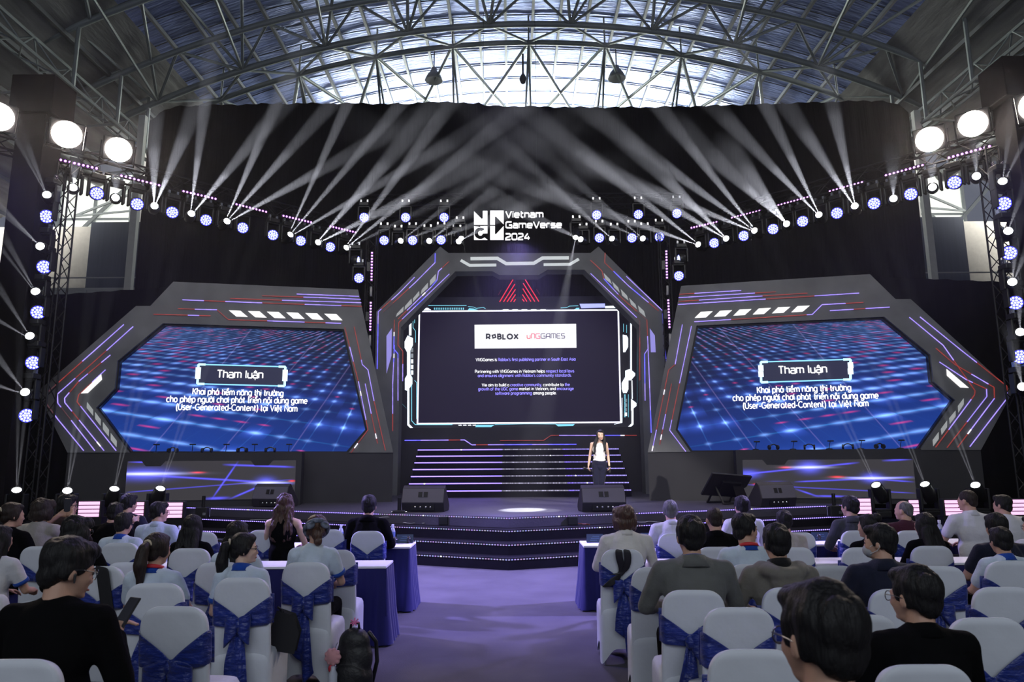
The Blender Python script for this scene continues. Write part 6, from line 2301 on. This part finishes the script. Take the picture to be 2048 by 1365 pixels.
D('L12', 233, 1005, 'person with tousled black hair raising a hand toward the face', Y=8.0, hair='spiky', shirt=BLK, lean=.2, arms='up', yaw=.3)
D('L13', 260, 987, 'man in dark clothes farthest back near the left pink stage panel', Y=8.9, hair='short', shirt=NVY, yaw=-.4)
D('L14', 137, 989, 'man in dark shirt and glasses in profile at left beside a pink panel', Y=8.25, hair='full', shirt=('dark_brown', (.04, .022, .018)), yaw=-1.15, glasses=True, eyes=True)
D('L15', 88, 997, 'person holding up a phone with both hands to film the stage', Y=7.6, hair='bob', hc='dark', shirt=('stone', (.32, .30, .27)), arms='up', sl=.4, yaw=-.1)
D('L16', 28, 1004, 'woman with tied back dark hair in black at the left edge', Y=6.9, hair='pony', hc='dark', shirt=BLK, female=True, yaw=-.7)
D('L17', 4, 1050, 'woman with long black hair in a white shirt cut by the left edge', Y=5.7, hair='long', shirt=WHT_, cuff=RYL, sl=.62, female=True, yaw=-.3)
D('L18', -38, 1105, 'person in white short sleeves with a blue hem cut off at the left edge', Y=4.3, hair='short', shirt=WHT_, cuff=RYL, sl=.65, arms='lap', wide=1.05)
# ---- right block
D('R1', 1248, 1009, 'woman with brown bob in a loose cream blouse on the aisle', chair='r1', hair='bob', hc='brown', shirt=CRM, collar=CRM, female=True, wide=1.2, lean=.12)
D('R2', 1339, 999, 'grey haired man in a white shirt in the front row', chair='r2', hair='crew', hc='grey', shirt=WHT_, collar=WHT_, lean=.12, wide=1.05, yaw=-.1)
D('R3', 1427, 1012, 'man with cropped hair in a black polo with white collar edging', chair='r7', hair='buzz', hc='dark', shirt=BLK, collar=BLK, wide=1.1)
D('R4', 1482, 991, 'man with black hair in a white shirt beyond the lanyard man', Y=8.1, hair='short', shirt=WHT_, yaw=.15)
D('R5', 1378, 1031, 'man in a grey jacket with turned up collar, blue shirt beneath', chair='r4', hair='full', shirt=GRJ, jacket_collar=True, collar=RYL, wide=1.16, yaw=.05, head=1.02)
D('R6', 1487, 1025, 'man in a pale shirt with red and blue lanyard turning his head right', Y=5.5, hair='short', shirt=LBL, collar=RYL, lanyard=('red', (.5, .02, .03)), sl=.65, yaw=-1.15, eyes=True)
D('R7', 1549, 1047, 'person in a hooded taupe jacket with thick black hair', chair='r12', hair='full', shirt=GRB, hood=True, wide=1.12)
D('R8', 1566, 1021, 'man with dark hair in a beige shirt beyond the hooded jacket', Y=7.3, hair='full', shirt=BEI, sl=1)
D('R9', 1630, 1158, 'large dark haired man in glasses in the foreground, only head and neck in view', Y=1.85, hair='full', hc='black', shirt=BLK, yaw=.35, glasses=True, vox=.008, head=1.06, pitch=.08)
D('R10', 1822, 1129, 'man in a black shirt and glasses in the lower right, looking slightly left', chair='r22', head=1.06, hair='full', shirt=BLK, collar=BLK, yaw=.45, glasses=True, vox=.008, wide=1.05)
D('R11', 1698, 991, 'man in a charcoal suit jacket in the front row on the right', chair='r17', hair='short', shirt=SUIT, jacket_collar=True, yaw=.45, lean=.08)
D('R12', 1755, 1047, 'man in navy wearing a grey face mask, looking left', Y=4.75, hair='full', shirt=NVY, jacket_collar=True, yaw=.95, mask=True, eyes=True, wide=1.15)
D('R13', 1734, 1027, 'woman with black hair in a bun and black top, looking left', chair='r13', hair='bun', shirt=BLK, female=True, yaw=.7)
D('R14', 1805, 999, 'older man with grey hair in a maroon shirt', chair='r18', hair='bald_grey', hc='grey', shirt=MAR, yaw=.75, wide=1.1)
D('R15', 1846, 1025, 'woman with straight shoulder length black hair and black jacket on the right', chair='r14', hair='long_front', shirt=BLK, female=True, yaw=.35)
D('R16', 1932, 978, 'tall man with cropped hair in a white polo shirt', Y=7.9, hair='buzz', hc='dark', shirt=WHT_, collar=WHT_, sl=.6, yaw=.55, wide=1.1, eyes=True)
D('R17', 2003, 989, 'man with short black hair in a white shirt leaning left near the right edge', Y=8.2, hair='short', shirt=WHT_, yaw=.55, lean=.18)
D('R18', 1988, 1026, 'dark haired man in a navy shirt with his arm on the chair at right', Y=6.05, hair='full', shirt=NVY, yaw=-.1, sl=.65, wide=1.1)
D('R19', 1997, 1053, 'man in a pale polo with a royal blue collar facing away, right block', chair='r19', hair='short', shirt=LBL, collar=RYL, cuff=None, sl=.65)
D('R20', 2062, 1030, 'person in glasses and white shirt cut by the right edge', Y=7.0, hair='short', shirt=WHT_, yaw=.6, glasses=True)
# ------------------------------------------------------------------ presenter
def presenter():
    p0 = P(1203, 1013, Z=Z0)
    base = Vector((p0.x + .02, 15.55, Z0))
    topz = P(1199, 857, Y=15.5).z
    s = (topz - Z0) / 1.70
    root = thing('person', 'woman presenting on stage in white sleeveless top and navy trousers, long dark hair', 'person', base, math.pi)
    root.scale = (s,) * 3
    # local: facing +Y (turned by pi towards the audience); her right hand is at +X local -> left in the picture
    lean = -.02
    V = Vector
    H = Matrix.Translation((-.035, .03, 1.545)) @ Matrix.Rotation(-.10, 4, 'Z') @ Matrix.Rotation(.10, 4, 'Y') @ Matrix.Rotation(-.06, 4, 'X')
    mb = MB()
    head_prims(mb, H, True)
    mb.cap((0, -.01, 1.33), .048, (-.02, .01, 1.48), .044, 12)
    mb.ell((0, 0, 1.24), (.140, .088, .15)); mb.ell((0, 0, 1.06), (.115, .085, .15)); mb.ell((0, -.01, .92), (.155, .105, .12))
    arm = {}
    for sd in (-1, 1):
        a = V((sd * .158, -.005, 1.345))
        b = V((sd * .205, -.03, 1.09)) if sd > 0 else V((sd * .20, -.04, 1.09))
        w = V((.255, .07, .875)) if sd > 0 else V((-.205, .09, .87))
        arm[sd] = (a, b, w)
        mb.cap((sd * .05, -.015, 1.375), .036, a, .044, 10)
        mb.cap(a, .043, b, .034, 10); mb.cap(b, .034, w, .023, 10)
        hand_prims(mb, w, (w - b).normalized() + V((0, .12, -.1)), V((sd, -.2, 0)), curl=.75, thumb=sd, s=.95)
        hip = V((sd * .085, -.005, .90)); kn = V((sd * .060 + .025, .03, .49)); an = V((sd * .038 + .03, -.01 + .03 * sd, .10))
        mb.cap(hip, .080, kn, .052, 12); mb.cap(kn, .052, an, .036, 10)
        mb.cap(an + V((0, -.02, -.05)), .034, an + V((0, .15, -.075)), .026, 8)
    remesh(mb, 'body', SKIN_L, root, .0062, 2)
    m = fabric('white_silk', (.82, .80, .80), .55)
    mb = MB()
    mb.ell((0, 0, 1.235), (.156, .104, .15)); mb.ell((0, .002, 1.08), (.140, .104, .17)); mb.ell((0, 0, .98), (.150, .110, .075))
    for sd in (-1, 1):
        mb.cap((sd * .075, .01, 1.32), .042, (sd * .118, -.005, 1.355), .034, 10)
        mb.ell((sd * .055, .050, 1.225), (.066, .056, .085))
    mb.ell((0, .03, 1.13), (.125, .085, .12))
    remesh(mb, 'blouse', m, root, .008, 10, .5, (.005, 10, .5))
    mb = MB()
    mb.ell((0, -.005, .93), (.170, .122, .12)); mb.ell((0, -.005, .845), (.140, .112, .10))
    for sd in (-1, 1):
        hip = V((sd * .085, -.005, .89)); kn = V((sd * .060 + .025, .03, .49)); an = V((sd * .038 + .03, .0 + .03 * sd, .10))
        mb.cap(hip, .096, kn, .070, 12); mb.cap(kn, .070, an, .060, 12)
    remesh(mb, 'trousers', fabric('navy_trousers', (.008, .009, .028)), root, .009, 4, .5, (.006, 9, .4))
    for sd in (-1, 1):
        an = V((sd * .042 + .03, .0 + .03 * sd, .035))
        MB().cap(an + V((0, -.05, 0)), .035, an + V((0, .12, -.008)), .026, 10).build('shoe', M_PLASTIC, root, smooth=True)
    R3 = H.to_3x3()
    mb = MB()
    e = lambda c, r: mb.ell(H @ V(c), r, R3, 16, 12)
    e((0, -.030, .036), (.088, .096, .090)); e((-.02, .02, .078), (.062, .055, .038)); e((0, -.07, -.06), (.086, .05, .12))
    for sd in (-1, 1):
        e((sd * .076, .005, .01), (.018, .045, .07))
        q0 = H @ V((sd * .078, .01, -.04)); q1 = V((sd * .105 - .01, .055, 1.36)); q2 = V((sd * .115, .105, 1.20))
        if sd > 0:
            q2 = V((.125, .110, 1.13))
        mb.cap(q0, .032, q1, .040, 10); mb.cap(q1, .040, q2, .022, 10)
        mb.cap(H @ V((sd * .05, -.08, -.1)), .045, V((sd * .07, -.10, 1.20)), .035, 10)
    remesh(mb, 'hair', HAIRS['black'], root, .008, 2, .4, (.008, 24, .3))
    hp = lambda x, y, z: H @ V((x, y, z))
    for sd in (-1, 1):
        MB().ell(hp(sd * .030, .0805, -.002), (.0125, .007, .005), R3).build('eye', mat('eye_dark', (.02, .015, .012), .2), root, smooth=True)
        MB().tube([hp(sd * .014, .088, .018), hp(sd * .031, .086, .023), hp(sd * .047, .075, .017)], .003, 5).build('eyebrow', HAIRS['black'], root)
    MB().cap(hp(-.017, .0885, -.068), .0065, hp(.017, .0885, -.068), .0065, 8).build('mouth', LIP, root, smooth=True)
    mb = MB()
    mb.tube([V((-.045, .08, 1.37)), V((-.015, .112, 1.315)), V((0, .118, 1.30)), V((.015, .112, 1.315)), V((.04, .08, 1.37))], .0025, 5)
    mb.build('necklace', M_CHROME, root)
    MW_ = Matrix.Translation(base) @ Matrix.Rotation(math.pi, 4, 'Z') @ Matrix.Scale(s, 4)
    # things in her hands
    a, b, w = arm[1]
    c = MW_ @ (w + V((.015, .045, -.095)))
    t = thing('microphone', 'black hand microphone held low in the right hand of the presenter', 'microphone', c, 0)
    t.rotation_euler = (math.radians(25), math.radians(-68), 0)
    MB().cap((0, 0, -.09), .014, (0, 0, .06), .018).build('handle', M_PLASTIC, t, smooth=True)
    MB().ell((0, 0, .10), (.028, .028, .036)).build('grille', mat('mic_mesh', (.05, .05, .055), .35, .6), t, smooth=True)
    a, b, w = arm[-1]
    c = MW_ @ (w + V((.0, .05, -.085)))
    t = thing('clicker', 'small black remote clicker in the left hand of the presenter', 'clicker', c, 0)
    MB().box((0, 0, 0), (.04, .035, .15)).build('case', M_PLASTIC, t, bevel=.01)
    MB().lathe([(.008, 0), (.008, .006), (.001, .008)], (0, -.018, .03), 10, Matrix.Rotation(math.pi / 2, 3, 'X')).build('button', mat('button_red', (.3, .02, .02), .4), t)


presenter()


# ------------------------------------------------------------------ wedge monitors
M_WEDGE = mat('wedge_grille', (.11, .105, .15), .55, spec=.4, bump=.3, bscale=300)
M_WBOX = mat('wedge_box', (.030, .028, .040), .55)


def wedge(px, py, rz, label):
    p = P(px, py, Z=Z0)
    r = thing('stage_monitor', label, 'speaker', p, rz, 'wedge monitors on the stage')
    w = .42
    # profile in (y, z): grille slopes towards the performers (+y); low flat rear faces the audience
    prof = [(-.16, 0), (.26, 0), (.31, .07), (.30, .12), (-.04, .50), (-.13, .44), (-.22, .17)]
    mb = MB()
    n = len(prof)
    vs = [(-w, y, z) for y, z in prof] + [(w, y, z) for y, z in prof]
    mb.add(vs, [tuple(range(n - 1, -1, -1)), tuple(n + i for i in range(n))] + [(i, (i + 1) % n, (i + 1) % n + n, i + n) for i in range(n)])
    b = mb.build('cabinet', M_WBOX, r, bevel=.012)
    # top face seen by the audience
    a, c = Vector((0, -.13, .44)), Vector((0, -.22, .17))
    d = (c - a); nn = Vector((0, -d.z, d.y)).normalized()
    if nn.y > 0: nn = -nn
    def q(x, t, o):
        return a + d * t + nn * o + Vector((x, 0, 0))
    mb = MB()
    mb.add([q(-w * .97, .97, .006), q(w * .97, .97, .006), q(w * .97, .03, .006), q(-w * .97, .03, .006)], [(0, 1, 2, 3)])
    mb.build('rear_panel', M_WEDGE, r)
    mb = MB()
    for sx in (-.055, .055):
        mb.add([q(sx - .04, .62, .010), q(sx + .04, .62, .010), q(sx + .04, .25, .010), q(sx - .04, .25, .010)], [(0, 1, 2, 3)])
    mb.build('handle_recess', M_BLACK, r)
    MB().tube([q(0, .25, .014), q(0, .62, .014)], .012, 6).build('handle', M_WEDGE, r)
    mb = MB()
    mb.box((0, -.20, .085), (.46, .02, .12))
    mb.build('connector_panel', M_BLACK, r)
    for sx in (-.14, -.04, .07, .16):
        MB().lathe([(.018, 0), (.018, .02), (.012, .025)], (sx, -.212, .09), 10, Matrix.Rotation(math.pi / 2, 3, 'X')).build('socket', M_CHROME, r)
    return r


wedge(850, 1023, -.12, 'wedge monitor left of the aisle line, tilted on the front edge of the stage')
wedge(1204, 1023, .10, 'wedge monitor on the stage front right at the feet of the presenter')
wedge(548, 1014, -.25, 'wedge monitor far left before the left host desk')
wedge(1547, 1013, .28, 'wedge monitor far right beside the tilted confidence screen')

# tilted confidence screen
p = P(1455, 1008, Z=Z0)
r = thing('confidence_monitor', 'large flat screen tilted back on a low stand on the stage at right', 'monitor', p, .30)
RM = Matrix.Translation((0, 0, .40)) @ Matrix.Rotation(math.radians(40), 4, 'X') @ Matrix.Rotation(.10, 4, 'Y')
mb = MB()
mb.box((0, 0, 0), (1.05, .05, .62)); mb.xf(RM)
mb.build('screen_case', M_PLASTIC, r, bevel=.01)
mb = MB(); mb.box((.06, -.05, -.02), (.5, .06, .32)); mb.xf(RM)
mb.build('rear_housing', M_BLACK, r, bevel=.015)
mb = MB()
for (x, z) in ((-.12, .13), (-.02, .12), (.08, .14)):
    mb.box((x, -.03, z), (.05, .012, .02))
mb.xf(RM)
mb.build('socket_row', M_CHROME, r)
mb = MB()
for sx in (-.28, .28):
    mb.tube([(sx, -.28, .02), (sx, .02, .40), (sx, .34, .02)], .025, 8)
mb.tube([(-.30, -.28, .02), (.30, -.28, .02)], .025, 8)
mb.tube([(-.30, .34, .02), (.30, .34, .02)], .025, 8)
mb.build('stand', M_BLACK, r)
mb = MB()
mb.add([(.08, -.30, .0), (.42, -.22, .0), (.36, -.04, .44), (.10, -.05, .46)], [(0, 1, 2, 3)])
fin(mb.build('cover_cloth', M_MASK, r), .01, 0)

# ------------------------------------------------------------------ effect machines, small boxes, cables on the steps
def step_z(px, py):
    return None


for (px, py, z, sd) in ((405, 1038, .54, 'by the far left wedge'), (798, 1046, .54, 'below the left stage wedge'), (1250, 1040, .54, 'beyond the cream blouse woman'), (1670, 1035, .54, 'beside the charcoal suit man')):
    p = P(px, py, Z=z)
    r = thing('spark_machine', f'black upright effect machine on the stage step {sd}', 'effect machine', p, 0, 'effect machines on the stage step')
    MB().box((0, 0, .12), (.24, .2, .22)).build('case', M_PLASTIC, r, bevel=.015)
    MB().tube([(0, 0, .23), (0, 0, .46)], .035, 10).build('nozzle', M_BLACK, r)
    MB().box((.07, -.102, .1), (.06, .01, .05)).build('display', M_CHROME, r)
    mb = MB(); mb.tube([(-.14, 0, .04), (-.14, 0, .2), (.14, 0, .2), (.14, 0, .04)], .012, 6)
    mb.build('bracket', M_CHROME, r)
for (px, py, nm) in ((887, 1051, 'left'), (1146, 1051, 'right')):
    p = P(px, py, Z=.54)
    r = thing('uplight', f'small dark uplight box on the stage step {nm} of the centre', 'stage light', p, 0, 'uplight boxes on the step')
    MB().box((0, 0, .08), (.17, .15, .15)).build('case', M_PLASTIC, r, bevel=.012)
    MB().box((0, 0, .158), (.14, .12, .006)).build('lens', mat('uplight_lens', (.3, .3, .34), .2), r)
    MB().tube([(.09, 0, .03), (.16, -.02, .02), (.24, .02, .015), (.30, -.02, .012)], .008, 6).build('lead', mat('orange_lead', (.30, .06, .02), .5), r)
rc = random.Random(11)
for i, (x0, x1, y, lab) in enumerate(((500, 600, 1042, 'thin pale cable lying on the stage step behind the woman in the sleeveless top'), (740, 800, 1046, 'white cable looping toward the left effect machine'), (805, 850, 1048, 'tangled grey cable below the left stage wedge'), (1270, 1330, 1046, 'pale cable running right of the cream blouse woman'), (1500, 1560, 1030, 'white cable arching up by the far right wedge'))):
    pts = []
    for k in range(15):
        t = k / 14
        q = P(x0 + (x1 - x0) * t, y, Z=.55)
        pts.append((q.x, q.y + .06 * math.sin(t * 9 + i), .555 + (.10 * math.sin(t * math.pi) if i in (1, 4) else .012 * rc.random())))
    tag(MB().tube(pts, .007, 6).build('cable', mat('pale_cable', (.4, .4, .42), .5), smooth=True), lab, 'cable')

# ------------------------------------------------------------------ low pink wash panels at the stage sides
M_PINKP = mat('pink_panel_face', (.8, .5, .7), .5, emit=(1.0, .50, .86), strength=1.25)
for i, (px, py, w, lab) in enumerate(((178, 1019, 40, 'pink lit floor panel at left beside the man in profile with glasses'), (276, 1020, 22, 'pink lit floor panel at left peeking right of the dark clothed man'), (348, 1021, 32, 'pink lit floor panel at left, closest to the stage steps'), (1727, 1013, 28, 'pink lit floor panel at right beside the charcoal suit man'), (1828, 1016, 18, 'pink lit floor panel at right next to the maroon shirt'), (1912, 1016, 42, 'pink lit floor panel at right behind the white polo man'), (2036, 1015, 30, 'pink lit floor panel nearest the right edge'))):
    p = P(px, py, Y=13.55)
    sc_ = 13.7 / 1400
    r = thing('floor_panel_light', lab, 'stage light', (p.x, p.y, 0), 0, 'pink floor panel lights')
    hw = w * sc_ / 2
    MB().box((0, .1, (p.z - .14) / 2), (hw * 2 + .1, .18, p.z - .16)).build('stand', M_BLACK, r)
    MB().box((0, .06, p.z), (hw * 2 + .06, .12, .32)).build('housing', M_PLASTIC, r, bevel=.01)
    mb = MB()
    for k in range(4):
        mb.box((0, -.006, p.z - .11 + k * .073), (hw * 2, .01, .058))
    mb.build('lamp_face', M_PINKP, r)

# ------------------------------------------------------------------ table things
def bottle(x, y, z, label, s=1.0):
    r = thing('water_bottle', label, 'bottle', (x, y, z), 0)
    r.scale = (s,) * 3
    m = mat('clear_plastic', (.75, .8, .9), .08, alpha=.55, spec=.8)
    MB().lathe([(.028, 0), (.031, .01), (.031, .06), (.029, .075), (.031, .09), (.031, .14), (.022, .17), (.013, .185), (.013, .20)], n=14).build('body', m, r, smooth=True)
    MB().lathe([(.015, .195), (.015, .22), (.014, .222)], n=12).build('cap', mat('cap_white', (.7, .72, .78), .5), r)
    MB().lathe([(.0315, .075), (.0315, .135)], n=14).build('label', mat('bottle_label', (.10, .16, .35), .5), r)


def on_table(px, py, z=.72):
    c = P(px, py, Z=z)
    if py < 1100:
        y = min(max(c.y, ya + .12), yb_ - .12)
        c = Vector((P(px, py, Y=y).x, y, z))
        if abs(c.x) < 6:
            c.x = min(c.x, xl - .12) if px < 1000 else max(c.x, xr + .12)
    return c


for (px, py, lab, z) in ((785, 1087, 'water bottle on the front table right of the man in the black suit', .72), (681, 1086, 'water bottle on the front table left of the man in the black suit', .72), (740 + 4, 1089, 'water bottle partly hidden behind the man in the black suit', .72), (1883, 1088, 'tall clear water bottle beside the long haired woman at right', .72), (1866, 1085, 'water bottle behind the long haired woman, cap showing by the white polo', .72), (357, 1090, 'water bottle on the front table beside the ice blue shirt man', .72)):
    c = on_table(px, py, z)
    bottle(c.x, max(c.y, ya + .1), z, lab, 1.0 if px < 1000 else 1.15)
for (px, py, lab) in ((803, 1088, 'dark headphones lying by the bottle on the front left table end'), (437, 1082, 'dark headphones on the front table beside the long black haired woman'), (1648, 1080, 'dark headphones near the blue name card on the right front table')):
    c = on_table(px, py)
    r = thing('headphones', lab, 'headphones', (c.x, max(c.y, ya + .12), .72), .3)
    MB().tube([(-.085 * math.cos(a), .07 * math.sin(a), .03 + .02 * math.sin(a)) for a in [math.pi * k / 10 for k in range(11)]], .009, 6).build('band', M_PLASTIC, r)
    for sx in (-1, 1):
        MB().lathe([(.036, -.016), (.042, 0), (.036, .018)], (sx * .085, 0, .043), 14, Matrix.Rotation(math.pi / 2, 3, 'Y')).build('ear_cup', M_PLASTIC, r, smooth=True)
M_CARD = mat('name_card_blue', (.02, .045, .11), .4)
for (px, py, lab) in ((812, 1081, 'dark blue standing name card at the aisle end of the left front table'), (1190, 1086, 'dark blue standing name card at the aisle end of the right front table'), (1298, 1083, 'dark blue name card between the cream blouse woman and the grey haired man'), (1640, 1082, 'dark blue name card on the right front table left of the charcoal suit')):
    c = on_table(px, py)
    r = thing('name_card', lab, 'name card', (c.x, max(c.y, ya + .2), .72), 0)
    mb = MB()
    mb.add([(-.10, -.035, .002), (.10, -.035, .002), (.10, 0, .10), (-.10, 0, .10)], [(0, 1, 2, 3)])
    mb.add([(-.10, .035, .002), (.10, .035, .002), (.10, 0, .10), (-.10, 0, .10)], [(3, 2, 1, 0)])
    fin(mb.build('card', M_CARD, r), .003, 0)
    mb = MB()
    for k, (a, b) in enumerate(((-.03, .05), (-.05, .05), (-.06, .02))):
        z = .075 - k * .022
        y = -.035 * (1 - z / .10) - .003
        mb.box(((a + b) / 2, y, z), (b - a, .001, .004))
    mb.build('print_line', mat('card_print', (.15, .3, .5), .5), r)

# phones held or lying about
root, sh, H, s = PEOPLE['L15']
w = [Matrix.Translation(root.location) @ Matrix.Scale(s, 4) @ sh[k][2] for k in (-1, 1)]
c = (w[0] + w[1]) / 2 + Vector((0, .03, .11))
r = thing('phone', 'dark phone held upright in both hands by the person filming the stage', 'phone', c, 0)
MB().box((0, 0, 0), (.072, .009, .15)).build('case', M_PLASTIC, r, bevel=.006)
MB().box((0, -.0055, 0), (.066, .001, .142)).build('screen', mat('phone_glass', (.03, .03, .04), .1), r)
root, sh, H, s = PEOPLE['L1']
c = Matrix.Translation(root.location) @ Matrix.Scale(s, 4) @ (sh[1][2] + Vector((-.0, .07, .07)))
r = thing('phone', 'dark phone held by the man in black with the earbud', 'phone', c, 0)
r.rotation_euler = (math.radians(-35), 0, math.radians(-25))
MB().box((0, 0, 0), (.075, .010, .155)).build('case', M_PLASTIC, r, bevel=.006)
MB().box((0, -.006, 0), (.068, .001, .146)).build('screen', mat('phone_glass'), r)
c = on_table(1335, 1121)
r = thing('phone', 'dark phone lying on the second table left of the grey jacket man', 'phone', (c.x, y2a + .12, .725), .2)
MB().box((0, 0, .004), (.075, .15, .009)).build('case', M_PLASTIC, r, bevel=.004)
c = on_table(250, 1118)
r = thing('notebook', 'open white notebook with a pen on the second table at left', 'notebook', (c.x - .3, y2a + .15, .72), .1)
MB().box((0, 0, .008), (.3, .21, .014)).build('pages', mat('paper_white', (.75, .75, .75), .7), r, bevel=.003)
MB().tube([(-.08, .0, .02), (.06, .03, .02)], .004, 6).build('pen', M_PLASTIC, r)

# dark tote hanging off the chair of the girl in glasses
c7 = CR['c7']
mb = MB()
r = thing('tote_bag', 'black tote bag hanging beside the chair of the girl in glasses', 'bag', c7.location + Vector((.235, -.02, 0)), .1)
mb.prism([(-.05, .47), (.055, .45), (.075, .55), (.04, .64), (-.03, .665), (-.06, .57)], -.045, .045)
mb.build('body', mat('dark_cloth'), r, bevel=.03)
MB().tube([(-.02, 0, .655), (-.03, 0, .70), (-.05, -.02, .72)], .008, 6).build('strap', M_RIB, r)

# ------------------------------------------------------------------ backpack on the aisle floor
p = P(706, 1388, Z=0)
r = thing('backpack', 'black backpack standing on the aisle floor beside the long tailed blue sash', 'backpack', (p.x, p.y, 0), -.2)
M_BAG = mat('black_nylon', (.014, .014, .016), .5, spec=.4, bump=.3, bscale=14)
mb = MB()
mb.ell((0, 0, .12), (.155, .105, .13)); mb.ell((0, .0, .25), (.150, .10, .16)); mb.ell((0, .0, .36), (.125, .085, .11)); mb.ell((0, -.07, .14), (.125, .06, .11))
remesh(mb, 'body', M_BAG, r, .012, 4)
MB().tube([(-.035, 0, .455), (-.03, 0, .50), (.03, 0, .50), (.035, 0, .455)], .011, 8).build('handle', M_RIB, r, smooth=True)
for sx in (-1, 1):
    MB().tube([(sx * .08, .08, .42), (sx * .12, .13, .34), (sx * .13, .135, .2), (sx * .11, .10, .06)], .016, 8).build('strap', M_RIB, r, smooth=True)
MB().tube([(-.12, -.105, .20), (-.05, -.135, .235), (.05, -.135, .235), (.12, -.105, .20)], .003, 6).build('zip', M_RIB, r)
mb = MB()
for k in range(7):
    a = k * 2 * math.pi / 7
    mb.tube([(0, -.01, .505), (.035 * math.cos(a), -.01 + .02 * math.sin(a), .51 + .025 * math.sin(a))], .006, 5)
mb.build('pink_ribbon', mat('pink_ribbon', (.65, .16, .36), .5), r)
mb = MB()
mb.ell((-.115, -.125, .285), (.052, .026, .050))
for k in range(9):
    a = k * 2 * math.pi / 9
    mb.ell((-.115 + .05 * math.cos(a), -.122, .285 + .048 * math.sin(a)), (.018, .02, .018))
remesh(mb, 'plush_charm', mat('pink_plush', (.62, .30, .32), .9, sheen=.3), r, .007, 2)
MB().ell((-.125, -.135, .205), (.017, .012, .026)).build('red_tag', mat('red_tag', (.5, .03, .05), .5), r, smooth=True)
MB().tube([(-.09, -.10, .38), (-.105, -.125, .335)], .004, 5).build('charm_cord', M_CHROME, r)
MB().lathe([(.030, 0), (.032, .08), (.032, .15), (.018, .175), (.016, .20)], (-.09, -.16, .03), 12).build('side_bottle', mat('clear_plastic'), r, smooth=True)
